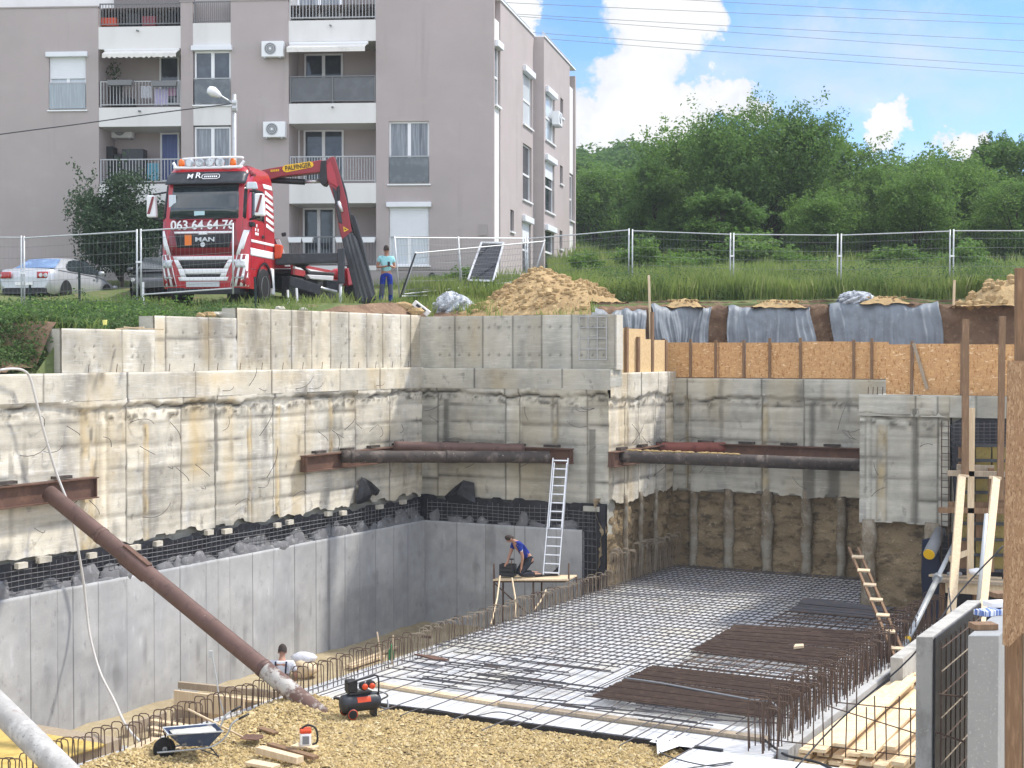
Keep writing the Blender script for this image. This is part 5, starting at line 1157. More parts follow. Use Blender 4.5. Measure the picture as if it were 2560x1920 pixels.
# platform
p, q = at(2352, 1452, 32.5), at(2530, 1462, 31.5)
t = thing('timber_platform', 'timber work platform at the foot of the right formwork posts', 'platform', (p + q) / 2 - np.array((0, 0, 1.8)))
for k in range(4): MB().beam(p + np.array((0, k * .26, .004 * k)), q + np.array((0, k * .26, .004 * k)), .24, .045).build('deck_board', M_wood if k % 2 else M_wood_g, t, bevel=.004)
MB().beam(p + np.array((.1, -.05, -.14)), q + np.array((0, -.05, -.14)), .06, .22).build('edge_beam', M_wood, t)
for f in (.08, .55, .95): c = p + (q - p) * f; MB().beam(c + np.array((0, .3, -.1)), c + np.array((0, .3, -3.0)), .09, .09, (0, 1, 0)).build('leg', M_wood_b, t)
c = at(2440, 1427, 32.0); m_ = MB(); m_.blob(c + np.array((0, 0, -.02)), (.16, .1, .08), 3, 12, .25); m_.build('white_bag', M_twhite, smooth=True, label='small white bag lying on the right timber platform', cat='bag')
for dx in (-.35, -.15): MB().lathe([(.06, 0), (.07, .05), (.04, .07)], at(2415, 1436, 32.0) + np.array((dx, 0, -.02)), (0, 0, 1), 10).build('pipe_coupler', M_gry, label='grey coupler left in a pair on the right timber platform, ' + ('left one' if dx < -.2 else 'right one'), cat='coupler')
# grey steel props
def prop(lab, p, q, r, collar=.62):
    p = np.array(p); q = np.array(q); t = thing('steel_prop', lab, 'steel prop', q)
    c = q + (p - q) * collar
    MB().tube([q, c], r, 12).build('outer_tube', M_zinc, t, smooth=True); MB().tube([c, p], r * .8, 12).build('inner_tube', M_galv, t, smooth=True)
    MB().tube([c - (p - q) * .012, c + (p - q) * .012], r * 1.7, 10).build('collar', M_zinc, t)
    return t
t = prop('long grey push-pull prop leaning from the kerb wall to the formwork', at(2390, 1350, 33.5), at(2258, 1622, 29.3), .062)
q = at(2258, 1622, 29.3); p = at(2390, 1350, 33.5); MB().tube([q + (p - q) * .06, q + (p - q) * .085], .066, 12).build('yellow_mark', M_yel, t)
prop('slim upright steel prop beside the right raking brace', at(2466, 1285, 29.0), at(2437, 1600, 28.2), .05, .25)
# near wall stubs under construction
D1 = 19.0
def slab_poly(lab, D, xy_top_l, xy_top_r, depth, zb, mt, name='concrete_stub', yaw=None):
    a, b = at(*xy_top_l, D), at(*xy_top_r, D); b[2] = a[2]
    dirv = np.array((*U, 0)) * depth
    m_ = MB(); lo = lambda p: np.array((p[0], p[1], zb))
    m_.hexa([lo(a), lo(b), lo(b + dirv), lo(a + dirv), a, b, b + dirv, a + dirv]); return m_.build(name, mt, label=lab, cat='wall', bevel=.01)
slab_poly('freshly cast wall stub with rough lower edge, left of the black membrane', D1, (2290, 1692 - 100), (2331, 1592), 3.2, ZF - .3, M_stub)
slab_poly('thick grey column wall carrying bricks at the right edge', 16.6, (2420, 1589), (2497, 1589), 3.4, ZF - .3, M_colconc, 'concrete_column')
bc_ = at(2331, 1592, D1); U3 = np.array((*U, 0)); V3 = np.array((*V, 0))
m_ = MB(); q0_ = bc_ + V3 * .012 + U3 * .05; q1_ = q0_ + U3 * 3.0; dz = np.array((0, 0, 1.0))
m_.hexa([q0_ * (1, 1, 0) + dz * (ZF - .3), q1_ * (1, 1, 0) + dz * (ZF - .3), (q1_ + V3 * .02) * (1, 1, 0) + dz * (ZF - .3), (q0_ + V3 * .02) * (1, 1, 0) + dz * (ZF - .3), q0_ - dz * .02, q1_ - dz * .02, q1_ + V3 * .02 - dz * .02, q0_ + V3 * .02 - dz * .02])
m_.build('black_sheeting', M_black, label='black membrane between the wall stub and the grey column', cat='plastic sheet')
G = thing('rebar_mesh', 'rusty rebar mesh in front of the black membrane at the right edge', 'rebar mesh', at(2380, 1920, 19.0))
for k in range(9):
    p_ = bc_ + V3 * .09 + U3 * (.12 + .3 * k); MB().tube([p_ - dz * 2.9, p_ - dz * .08], .010, 5).build('upright_bar', M_rebar, G)
for k in range(9):
    p_ = bc_ + V3 * .11 - dz * (.15 + .3 * k); MB().tube([p_ + U3 * .05, p_ + U3 * 2.8], .010, 5).build('crosswise_bar', M_rebar_t if k % 2 else M_rebar, G)
for (a_, b_) in (((2348, 1735), (2408, 1742)), ((2338, 1830), (2412, 1855))): MB().tube([at(*a_, 18.6), at(*b_, 18.7)], .013, 5).build('bent_bar', M_rebar, G)
# tiles / bricks on the column
CT = at(2450, 1560, 17.6)
for k, (x, y, D, mt, rz_, lab) in enumerate(((2458, 1577, 17.0, M_wood_b, .1, 'brown brick at the front edge of the grey column top'), (2470, 1548, 17.9, mat('striped blue wrapper', (.10, .17, .42), .4, [(9, (.75, .77, .8), .5, .54, (6, .2, .2))]), .5, 'striped blue and white wrapper on the grey column top'), (2492, 1531, 18.5, M_twhite, .3, 'white packet on the grey column top beside the board panel'), (2506, 1512, 19.2, M_wood_b, .2, 'brown brick at the back of the grey column top'))):
    c = at(x, y, D); zt = at(2460, 1589, 16.6)[2]
    m_ = MB(); rot = np.array(((math.cos(rz_), -math.sin(rz_)), (math.sin(rz_), math.cos(rz_))))
    P_ = [(-.14, -.1), (.14, -.1), (.14, .1), (-.14, .1)]; P_ = [rot @ np.array(w) for w in P_]
    m_.hexa([(c[0] + w[0], c[1] + w[1], zt + .002) for w in P_] + [(c[0] + w[0], c[1] + w[1], zt + .07) for w in P_]); m_.build('brick' if mt is M_wood_b else 'packet', mt, label=lab, cat='brick' if mt is M_wood_b else 'packet', bevel=.006)
# big board panel and post at the right edge
DO = 13.5
m_ = MB(); m_.prism([at(x, y, DO) for x, y in ((2521, 902), (2660, 902), (2660, 1560), (2560, 1580), (2522, 1617), (2508, 1612), (2512, 1300))], (0, .022, 0))
m_.build('chipboard_sheet', M_osb_d, label='large weathered chipboard panel at the right edge of the picture', cat='board')
vbeam('thick brown timber post standing above the chipboard panel at the right edge', (2562, 905), (2562, 670), DO + .2, .17, .08, M_wood_b)
vbeam('brown timber post below the chipboard panel at the right edge', (2533, 1990), (2533, 1560), DO + .3, .14, .08, M_wood_b)
vbeam('grey timber post at the bottom right corner', (2567, 1990), (2567, 1560), DO + .35, .10, .08, M_wood_g)
# tie cable running diagonally
cable('long dark cable running diagonally from the board panel to the bottom edge', [at(2508, 1365, 21), at(2400, 1480, 21), at(2280, 1640, 20.5), at(2100, 1800, 20.8), at(1985, 1925, 20.2)], .012, M_dkm)
cable('thin dark rod curving down beside the left raking brace', [at(2372, 1470, 27), at(2378, 1530, 26), at(2384, 1600, 24), at(2390, 1650, 22)], .012, M_dkm)

# ------------------------------------------------------------------ chipboard fence on the far walls
OF = thing('board_fence', 'long orange chipboard fence with upright battens on the far wall', 'fence', (9, BE + .1, -.74), ab=True)
Bx = BE + .12
bx = lambda px: xb([px], 900, Bx)[0]
pan = [(1664, 1728), (1730, 1796), (1798, 1862), (1864, 1925), (1927, 2003), (2005, 2136), (2138, 2222)]
for x0, x1 in pan:
    m_ = MB(); a0, a1 = bx(x0), bx(x1); m_.box((a0, Bx, -.72), (a1 - .006, Bx + .018, .27 + rnd.uniform(-.015, .015))); m_.build('board_panel', M_osb, OF)
for px in (1660, 1727, 1790, 1860, 1925, 2002, 2135, 2180):
    m_ = MB(); a0 = bx(px); m_.box((a0 - .035, Bx - .05, -.73), (a0 + .035, Bx - .003, .36 + rnd.uniform(-.05, .05))); m_.build('batten', M_wood_b if px > 1700 else M_steel, OF)
OR_ = thing('board_fence', 'taller orange chipboard fence on the near wall block with a loose diagonal strip', 'fence', (14, .25, -1.0), ab=True)
b2 = .3; bx2 = lambda px: xb([px], 930, b2)[0]
for x0, x1 in ((2215, 2282), (2284, 2420), (2422, 2640)):
    m_ = MB(); m_.box((bx2(x0), b2, -1.0), (bx2(x1) - .006, b2 + .018, .19 + rnd.uniform(-.015, .015))); m_.build('board_panel', M_osb, OR_)
for px in (2280, 2405): m_ = MB(); m_.box((bx2(px) - .03, b2 - .05, -1.0), (bx2(px) + .03, b2 - .003, .26)); m_.build('batten', M_wood_b, OR_)
a, b = onb(2284, 858, b2 - .06), onb(2318, 972, b2 - .06); m_ = MB(); m_.beam(a, b, .07, .03, (0, -1, 0)); m_.build('loose_strip', M_wood_g, OR_)
for px in (2170, 2182, 2193, 2206): q = onb(px, 985, .1); MB().tube([(q[0], .1, -1.02), (q[0] + .01, .1, -.82)], .011, 5).build('starter_stub', M_rebar, label='short dark rebar stub in the row on the near wall block', cat='rebar', group='short rebar stubs on the near wall block', ab=True)
# boards on the return wall, in three heights with dark posts
RFN = thing('board_fence', 'stepped pale chipboard screen on the return wall beside the stone parapet', 'fence', (AR + .1, 2.2, -.55), ab=True)
aw = AR - .12; rw = lambda px: ona(px, 880, aw)[1]
for x0, x1, yt in ((1530, 1560, 820), (1564, 1612, 822), (1592, 1622, 848), (1624, 1662, 850)):
    zt = ona((x0 + x1) / 2, yt, aw)[2]; ox = .05 * (yt > 840); m_ = MB(); m_.box((aw + ox, rw(x0) + .02, -.56), (aw + ox + .018, rw(x1), zt)); m_.build('board_panel', mat('sunlit osb board', (.60, .42, .22), .8, [(16, (.70, .52, .30), .5, .62, (2.6, 2.6, 1), 2), (24, (.45, .28, .13), .58, .7)], spec=.2), RFN)
for px, y0 in ((1561, 818), (1590, 842), (1625, 780), (1659, 850)):
    zt = ona(px, y0, aw)[2]; m_ = MB(); b_ = rw(px); m_.box((aw + .03, b_ - .06, -.56), (aw + .1, b_ + .06, zt)); m_.build('post', M_wood_b, RFN)
vbeam('tall thin white stake in front of the first blue-grey tarpaulin', (1627, 860), (1622, 688), 42.6, .07, .04, M_wood, 'marking_stake', 'stake')

# ------------------------------------------------------------------ people
def skin_mesh(name, joints, edges, mat_, parent, sub=2, smooth=True, extra=None):
    """joints: list of (xyz, radius or (rx, ry)); one continuous skinned surface"""
    me = bpy.data.meshes.new(name + '_line'); me.from_pydata([j[0] for j in joints], edges, [])
    o = bpy.data.objects.new(name, me); COL.objects.link(o)
    md = o.modifiers.new('skin', 'SKIN'); md.use_smooth_shade = True
    for i, j in enumerate(joints):
        r = j[1] if isinstance(j[1], (tuple, list)) else (j[1], j[1]); me.skin_vertices[0].data[i].radius = r
    me.skin_vertices[0].data[0].use_root = True
    sd = o.modifiers.new('sub', 'SUBSURF'); sd.levels = sub; sd.render_levels = sub
    bpy.context.view_layer.update()
    dg = bpy.context.evaluated_depsgraph_get(); nm = bpy.data.meshes.new_from_object(o.evaluated_get(dg))
    bpy.data.objects.remove(o)
    if extra:
        bm = bmesh.new(); bm.from_mesh(nm)
        for c, r in extra:
            ret = bmesh.ops.create_uvsphere(bm, u_segments=12, v_segments=8, radius=1.0)
            bmesh.ops.scale(bm, vec=r, verts=ret['verts']); bmesh.ops.translate(bm, vec=c, verts=ret['verts'])
        bm.to_mesh(nm); bm.free()
    nm.name = name; nm.materials.clear(); nm.materials.append(mat_)
    nm.polygons.foreach_set('use_smooth', np.ones(len(nm.polygons), bool))
    o = bpy.data.objects.new(name, nm); COL.objects.link(o); o.parent = parent
    return o
def person(name, label, loc, rz, J, shirt, trousers, shoes, sleeves=.5, scale=1.0, hair=None, braces=False, chest=(.135, .10), short_sleeve=True):
    """J: joint name -> xyz in the figure's own space (facing -y), metres"""
    t = thing(name, label, 'person', loc, rz=rz); t.scale = (scale,) * 3
    G = {k: Vector(v) for k, v in J.items()}
    lerp = lambda a, b, f: G[a].lerp(G[b], f)
    hd = G['head']; nk = G['neck']; up = (hd - nk).normalized(); fwd = G['face'].normalized(); sd = up.cross(fwd).normalized() * -1
    jn = []; ed = []
    def addj(p, r, to=None):
        jn.append((tuple(p), r)); i = len(jn) - 1
        if to is not None: ed.append((to, i))
        return i
    pel = addj(G['pelvis'], (.145, .105)); wa = addj(lerp('pelvis', 'chest', .45), (.13, .095), pel); ch = addj(G['chest'], (.15, .105), wa)
    nb = addj(nk, .058, ch); n2 = addj(nk.lerp(hd, .45), .055, nb)
    h1 = addj(hd - up * .05, (.070, .082), n2); h2 = addj(hd + up * .04, (.077, .094), h1); addj(hd + up * .115, (.05, .06), h2)
    for s in 'lr':
        sh = addj(G['sh_' + s], .060, ch); el = addj(G['el_' + s], .042, sh); wr = addj(G['wr_' + s], .029, el)
        hv = (G['hand_' + s] - G['wr_' + s]); hvn = hv.normalized(); pm = addj(G['wr_' + s] + hv * .5, (.040, .02), wr)
        side_ = hvn.cross(Vector((0, 0, 1))); side_ = (side_ if side_.length > .2 else hvn.cross(Vector((1, 0, 0)))).normalized(); crl = hvn.cross(side_).normalized()
        for q, ln in ((-1.5, .062), (-.5, .075), (.5, .07), (1.5, .055)):
            f1 = addj(G['wr_' + s] + hv * .95 + side_ * q * .019, .0095, pm); f2 = addj(G['wr_' + s] + hv * .95 + side_ * q * .02 + hvn * ln * .6 + crl * .008, .0085, f1); addj(G['wr_' + s] + hv * .95 + side_ * q * .02 + hvn * ln * .95 + crl * .03, .007, f2)
        t1 = addj(G['wr_' + s] + hv * .35 + side_ * -.036 + crl * .012, .011, pm); addj(G['wr_' + s] + hv * .85 + side_ * -.05 + crl * .03, .009, t1)
        hp = addj(G['hip_' + s], .088, pel); kn = addj(G['kn_' + s], .058, hp); an = addj(G['an_' + s], .04, kn); addj(G['toe_' + s], (.042, .03), an)
    ex = [(tuple(hd + fwd * .098 - up * .012), (.014, .014, .022)), (tuple(hd + sd * .078 - up * .01), (.012, .02, .032)), (tuple(hd - sd * .078 - up * .01), (.012, .02, .032)), (tuple(hd + fwd * .085 - up * .062), (.022, .012, .008))]
    ex += [(tuple(hd + fwd * .088 + sd * e * .032 + up * .012), (.012, .008, .007)) for e in (-1, 1)]
    skin_mesh('body', jn, ed, M_skin, t, 1, extra=ex)
    # hair cap
    hm = MB(); hr = hair or (.085, .103, .068)
    vs = []; n_ = 14
    for i in range(7):
        th_ = math.pi * .56 * i / 6
        for k in range(n_):
            a = 2 * math.pi * k / n_; d = sd * (math.sin(th_) * math.cos(a) * hr[0]) + fwd * (math.sin(th_) * math.sin(a) * hr[1] * (.92 if math.sin(a) > 0 else 1.05)) + up * (math.cos(th_) * .125 - (.035 if math.sin(a) < -.2 and i > 4 else 0))
            vs.append(tuple(hd + up * .018 + d - fwd * .012))
    hm.add(vs, [(i * n_ + k, (i + 1) * n_ + k, (i + 1) * n_ + (k + 1) % n_, i * n_ + (k + 1) % n_) for i in range(6) for k in range(n_)])
    hm.build('hair', M_hair, t, smooth=True)
    # shirt
    jn2 = []; ed2 = []
    def a2(p, r, to=None):
        jn2.append((tuple(p), r)); i = len(jn2) - 1
        if to is not None: ed2.append((to, i))
        return i
    p0 = a2(lerp('pelvis', 'chest', .02), (.168, .125)); p1 = a2(lerp('pelvis', 'chest', .5), (.152, .115), p0); p2 = a2(G['chest'], (.175, .125), p1); a2(lerp('chest', 'neck', .72), (.095, .08), p2)
    for s in 'lr':
        q = a2(G['sh_' + s], .078, p2); q2 = a2(lerp('sh_' + s, 'el_' + s, sleeves * .6), .070, q); a2(lerp('sh_' + s, 'el_' + s, sleeves), .066, q2)
    skin_mesh('shirt', jn2, ed2, shirt, t, 2)
    jn2 = []; ed2 = []
    p0 = a2(lerp('pelvis', 'chest', .12), (.155, .118)); p1 = a2(G['pelvis'], (.165, .125), p0)
    for s in 'lr':
        q = a2(G['hip_' + s], .105, p1); q2 = a2(lerp('hip_' + s, 'kn_' + s, .55), .09, q); q3 = a2(G['kn_' + s], .076, q2); q4 = a2(lerp('kn_' + s, 'an_' + s, .6), .070, q3); a2(lerp('kn_' + s, 'an_' + s, .95), .068, q4)
    skin_mesh('trousers', jn2, ed2, trousers, t, 2)
    for s in 'lr':
        d = (G['toe_' + s] - G['an_' + s]); m_ = MB(); a_ = G['an_' + s]; h_ = a_ - d * .35
        sm_ = [(tuple(h_ - Vector((0, 0, .03))), .045), (tuple(a_ + d * .4 - Vector((0, 0, .025))), .048), (tuple(G['toe_' + s] + d * .12), .036)]
        skin_mesh('shoe', sm_, [(0, 1), (1, 2)], shoes, t, 2)
    return t
# man above, standing and looking at his phone
mp_ = at(966, 763, 43.6)
J = dict(pelvis=(0, 0, .94), chest=(0, .02, 1.30), neck=(0, .0, 1.47), head=(0, -.05, 1.62), face=(.25, -1, -.45), sh_l=(.19, .02, 1.39), sh_r=(-.19, .02, 1.39), el_l=(.26, .04, 1.11), el_r=(-.27, .03, 1.11), wr_l=(.12, -.2, 1.13), wr_r=(-.05, -.22, 1.13), hand_l=(.06, -.26, 1.16), hand_r=(.02, -.27, 1.15),
         hip_l=(.09, 0, .90), hip_r=(-.09, 0, .90), kn_l=(.12, -.02, .50), kn_r=(-.13, -.01, .50), an_l=(.13, .03, .09), an_r=(-.17, .03, .09), toe_l=(.15, -.13, .035), toe_r=(-.22, -.12, .035))
hm_ = person('person', 'man in turquoise t-shirt and blue trousers standing above the pit looking at a phone', mp_, R(12), J, M_teal, M_blue, M_blk, sleeves=.5)
MBp = MB(); MBp.cbox((0.03, -.33, 1.19), (.075, .012, .14)); ph = MBp.build('phone', M_blk, base=(0, 0, 0), label='dark phone held by the man in turquoise', cat='phone'); ph.location = mp_; ph.rotation_euler = (R(0), 0, R(12))
# grey knee patches on the work trousers
for s, x in (('l', .12), ('r', -.13)):
    m_ = MB(); m_.grid([[(x + .078 * math.sin(q), -.015 - .084 * math.cos(q), z) for q in np.linspace(-1.1, 1.1, 7)] for z in np.linspace(.30, .62, 6)]); m_.build('knee_patch', M_bgrey, hm_, smooth=True)
# kneeling worker on the platform (seen from his left side, bending to the left)
kp = at(1322, 1441, DL + .12)
J = dict(pelvis=(0, .0, .46), chest=(0, -.26, .78), neck=(0, -.39, .90), head=(0, -.50, .965), face=(0, -1, -.75), sh_l=(.19, -.31, .83), sh_r=(-.19, -.33, .83), el_l=(.24, -.24, .52), el_r=(-.22, -.42, .56), wr_l=(.19, -.26, .27), wr_r=(-.12, -.52, .38), hand_l=(.18, -.28, .19), hand_r=(-.1, -.58, .32),
         hip_l=(.10, .02, .44), hip_r=(-.10, .02, .44), kn_l=(.15, -.30, .08), kn_r=(-.15, -.26, .08), an_l=(.14, .14, .07), an_r=(-.14, .16, .07), toe_l=(.14, .30, .05), toe_r=(-.14, .32, .05))
kw = person('person', 'balding worker in a blue t-shirt kneeling on the platform over a crate', kp, R(-72), J, M_navy, M_dtrous, M_blk, sleeves=.55, hair=(.083, .098, .02))
m_ = MB(); m_.cbox((.262, -.275, .70), (.006, .05, .05)); m_.build('sleeve_badge', M_twhite, kw)
# worker in the trench seen from behind
wp = at(704, 1790, 28.6); wp[2] = ZT + .06
J = dict(pelvis=(0, 0, .94), chest=(0, -.04, 1.30), neck=(0, -.09, 1.47), head=(0, -.14, 1.60), face=(0, -1, -.6), sh_l=(.20, -.04, 1.39), sh_r=(-.20, -.04, 1.39), el_l=(.28, -.06, 1.11), el_r=(-.28, -.06, 1.11), wr_l=(.22, -.28, 1.0), wr_r=(-.22, -.28, 1.0), hand_l=(.18, -.35, .98), hand_r=(-.18, -.35, .98),
         hip_l=(.10, 0, .90), hip_r=(-.10, 0, .90), kn_l=(.12, -.04, .5), kn_r=(-.12, -.04, .5), an_l=(.13, .02, .09), an_r=(-.13, .02, .09), toe_l=(.15, -.14, .035), toe_r=(-.15, -.14, .035))
lw = person('person', 'worker in a white shirt with dark braces standing in the trench, seen from behind', wp, R(180), J, M_wshirt, M_dtrous, M_blk, sleeves=.6, hair=(.088, .105, .1))
for s in (-1, 1):
    m_ = MB(); pts_ = [(.09 * s, .125, 1.0), (.095 * s, .125, 1.15), (.10 * s, .115, 1.30), (.105 * s, .05, 1.44)]
    for i in range(3): m_.beam(pts_[i], pts_[i + 1], .035, .012, (0, 1, 0))
    m_.build('brace_strap', M_bbrace, lw)
m_ = MB(); m_.beam((-.1, .13, 1.02), (.1, .13, 1.02), .04, .012, (0, 1, 0)); m_.build('brace_strap', M_bbrace, lw)
# ------------------------------------------------------------------ apartment building
CN = at(1235, 683, 53.0); CN[2] = 0
pl_ = at(0, 683, 54.2)
E1 = np.array((CN[0] - pl_[0], CN[1] - pl_[1])); E1 /= np.linalg.norm(E1)
RZB = math.atan2(E1[1], E1[0])
NB = np.array((-E1[1], E1[0]))                    # into the building
BL = thing('apartment_building', 'long mauve apartment block with white balcony bands behind the red truck', 'building', CN, rz=RZB)
def bloc(p):
    q = np.array(p[:2]) - CN[:2]; return np.array((q @ E1, q @ NB, p[2]))
def fw(px, py, y=0.0):
    """picture point on the facade plane (y metres behind it) -> x, z in the building's space"""
    d = ray(px, py); t = (CN[:2] @ NB + y) / (d[:2] @ NB); p = bloc(d * t); return p[0], p[2]
def frect(x0, y0, x1, y1, y=0.0):
    a = fw(x0, (y0 + y1) / 2, y)[0]; b = fw(x1, (y0 + y1) / 2, y)[0]; m = (x0 + x1) / 2
    return a, fw(m, y1, y)[1], b, fw(m, y0, y)[1]
ZB = 1.6; ZTOP = 12.75
def solid(m_, x0, y0, x1, y1, d0=0.0, d1=.35):
    a, z0, b, z1 = frect(x0, y0, x1, y1); m_.box((a, d0, z0), (b, d1, z1))
W_ = MB()
aL = fw(-400, 300)[0]
c = {k: fw(k, 350)[0] for k in (122, 215, 247, 453, 483, 578, 722, 940, 972, 1073, 1235)}
zpl = fw(600, 676)[1]
zt1 = fw(120, 20)[1]
# left flank with its window hole
w0 = frect(122, 132, 215, 275)
W_.box((aL, 0, zpl), (w0[0], .35, zt1)); W_.box((w0[0], 0, zpl), (w0[2], .35, w0[1])); W_.box((w0[0], 0, w0[3]), (w0[2], .35, zt1)); W_.box((w0[2], 0, zpl), (c[247], .35, zt1))
W_.box((c[453], 0, zpl), (c[483], .35, fw(468, 5)[1])); W_.box((c[578], 0, zpl), (c[722], .35, fw(650, 2)[1]))
wa, wb = frect(972, 303, 1073, 460), frect(972, 507, 1073, 665)
W_.box((c[940], 0, zpl), (wa[0], .35, ZTOP)); W_.box((wa[2], 0, zpl), (-.002, .35, ZTOP))
W_.box((wa[0], 0, zpl), (wa[2], .35, wb[1])); W_.box((wa[0], 0, wb[3]), (wa[2], .35, wa[1])); W_.box((wa[0], 0, wa[3]), (wa[2], .35, ZTOP))
W_.build('wall', M_stucco, BL)
m_ = MB(); m_.box((aL, .03, ZB), (-.03, .33, zpl - .002)); m_.build('plinth', M_plinth, BL)
for x0_, x1_, zz_ in ((aL, c[247] + .02, zt1), (c[453] - .03, c[483] + .03, fw(468, 5)[1]), (c[578] - .03, c[722] + .03, fw(650, 2)[1]), (c[940], .03, ZTOP)): m_ = MB(); m_.box((x0_, -.03, zz_), (x1_, .4, zz_ + .05)); m_.build('roof_coping', M_plinth, BL)
m_ = MB(); m_.box((aL, 1.9, 9), (.0, 2.2, 14.6)); m_.build('attic_wall', M_band, BL)
# white bands
m_ = MB()
bands = {(247, 453): ((66, 122), (268, 316), (460, 511), (665, 676)), (483, 578): ((57, 116), (263, 313), (457, 508), (662, 676)), (722, 940): ((50, 103), (258, 308), (458, 508), (664, 676))}
for (x0, x1), bs in bands.items():
    for i, (y0, y1) in enumerate(bs):
        z1, z0 = fw((x0 + x1) / 2, y0)[1], fw((x0 + x1) / 2, y1)[1]
        m_ = MB(); m_.box((c[x0] + .002, .012, z0), (c[x1] - .002, .30, z1)); m_.build('balcony_band', M_band, BL)
m_ = MB()
for px, py in ((345, 77), (350, 278), (827, 64), (832, 268)): q = fw(px, py); m_.tube([(q[0], .02, q[1]), (q[0], -.14, q[1] - .02)], .035, 8)
m_.build('drain_spout', M_rail, BL)
# loggias: floor, ceiling, side and back walls
def loggia(x0, x1, ytop, ybot, dep=1.7):
    z1, z0 = fw((x0 + x1) / 2, ytop)[1], fw((x0 + x1) / 2, ybot)[1]; a, b = c[x0], c[x1]
    m_ = MB(); m_.box((a + .003, dep, z0 - .2), (b - .003, dep + .1, z1 + .2)); m_.box((a - .1, .36, z0 - .2), (a - .003, dep, z1 + .2)); m_.box((b + .003, .36, z0 - .2), (b + .1, dep, z1 + .2))
    m_.build('loggia_wall', M_stucco_in, BL)
    m_ = MB(); m_.box((a, .31, z0 - .12), (b, dep - .003, z0 - .005)); m_.box((a, .31, z1 + .005), (b, dep - .003, z1 + .12)); m_.build('loggia_slab', M_band, BL)
for x0, x1, L_ in ((247, 453, ((122, 268), (316, 460), (511, 665))), (722, 940, ((103, 258), (308, 458), (508, 664)))):
    for yt, yb in L_: loggia(x0, x1, yt, yb)
m_ = MB(); m_.box((c[483], .34, ZB), (c[578], .6, 12.9)); m_.build('inner_wall', M_stucco_in, BL)
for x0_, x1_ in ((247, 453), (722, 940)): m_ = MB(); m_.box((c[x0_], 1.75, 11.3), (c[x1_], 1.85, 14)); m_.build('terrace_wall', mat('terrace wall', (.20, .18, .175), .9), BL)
def railing(x0, x1, ytop, ybot, mt=M_rail, step=.115, y=.06, fill=None, mid=False, name='balcony_railing', post=None):
    a, z0, b, z1 = frect(x0, ytop, x1, ybot); p = None
    m_ = MB(); m_.beam((a + .01, y, z1), (b - .01, y, z1), .05, .04); m_.beam((a + .01, y, z0 + .08), (b - .01, y, z0 + .08), .035, .03)
    n_ = max(2, int((b - a) / step))
    if fill is None:
        for k in range(n_ + 1): x = a + .02 + (b - a - .04) * k / n_; m_.box((x - .011, y - .011, z0 + .05), (x + .011, y + .011, z1))
    for k in ((0, n_) if not post else (0, n_ // 2, n_)): x = a + .03 + (b - a - .06) * k / n_; m_.box((x - .022, y - .022, z0), (x + .022, y + .022, z1))
    o = m_.build(name, mt, BL)
    if fill: f = MB(); f.box((a + .05, y + .02, z0 + .08), (b - .05, y + .035, z1 - .03)); f.build('panel', fill, o)
    return o
railing(247, 453, 8, 64, M_rail, .11); railing(483, 578, 3, 57, M_rail, .075); railing(722, 940, -18, 48, M_railg, .12)
railing(249, 452, 203, 266, M_railg, .12); railing(723, 939, 190, 257, M_rail, .12, fill=M_smoke, post=True)
railing(249, 452, 398, 459, M_railg, .12); railing(723, 939, 391, 457, M_railg, .10); railing(249, 452, 588, 664, M_rail, .12); railing(723, 939, 592, 664, M_rail, .11)
# windows
def window(x0, y0, x1, y1, glass=M_glass, y=.10, mull=1, transom=None, box=0, shut=0, sill=True, low=None, name='window'):
    a, z0, b, z1 = frect(x0, y0, x1, y1, 0); fr = MB(); t = .065
    zt_ = z1 - box
    fr.box((a, y, z0), (a + t, y + .08, zt_)); fr.box((b - t, y, z0), (b, y + .08, zt_)); fr.box((a + t, y, zt_ - t), (b - t, y + .08, zt_)); fr.box((a + t, y, z0), (b - t, y + .08, z0 + t))
    for k in range(mull): x = a + (b - a) * (k + 1) / (mull + 1); fr.box((x - .06, y - .006, z0 + t), (x + .06, y + .074, zt_ - t))
    if transom: z = z1 + (z0 - z1) * transom; fr.box((a + t, y - .003, z - .035), (b - t, y + .071, z + .035))
    f = fr.build(name, M_upvc, BL)
    g = MB(); g.box((a + t * .6, y + .035, z0 + t * .6), (b - t * .6, y + .05, zt_ - t * .6)); g.build('pane', glass, f)
    if box: q = MB(); q.box((a - .08, -.13, z1 - box), (b + .08, .15, z1 + .02)); q.build('shutter_box', M_shut, f, bevel=.02)
    if shut:
        q = MB(); zs = zt_ - (zt_ - z0) * shut; n_ = max(3, int((zt_ - zs) / .055))
        for k in range(n_): zz = zs + (zt_ - zs) * k / n_; q.box((a + .03, y - .03, zz + .003), (b - .03, y - .012, zs + (zt_ - zs) * (k + 1) / n_))
        q.build('roller_shutter', M_shut, f)
    if sill: q = MB(); q.box((a - .06, -.06, z0 - .05), (b + .06, y + .02, z0 - .004)); q.build('sill', M_upvc, f)
    if low:
        za = z1 + (z0 - z1) * low[0]; q = MB(); q.box((a + .02, -.02, z0 + .05), (b - .02, -.008, za - .03)); gp = q.build('glass_guard', low[1], f)
        q = MB(); q.beam((a, -.02, za), (b, -.02, za), .035, .035); q.build('guard_rail', M_railg, f)
    return f
M_guard = mat('grey guard glass', (.11, .125, .135), .15, [(3, (.17, .185, .195), .45, .7)], spec=.5)
window(122, 132, 215, 275, M_glassw, box=.16, shut=.40, low=(.53, mat('light guard glass', (.30, .34, .37), .2, [(8, (.42, .46, .49), .45, .65, (5, 5, .15))], spec=.5)))
window(485, 116, 576, 262, M_glass, box=.16, low=(.55, M_guard)); window(485, 316, 576, 455, M_curtain); window(485, 510, 576, 660, M_curtain)
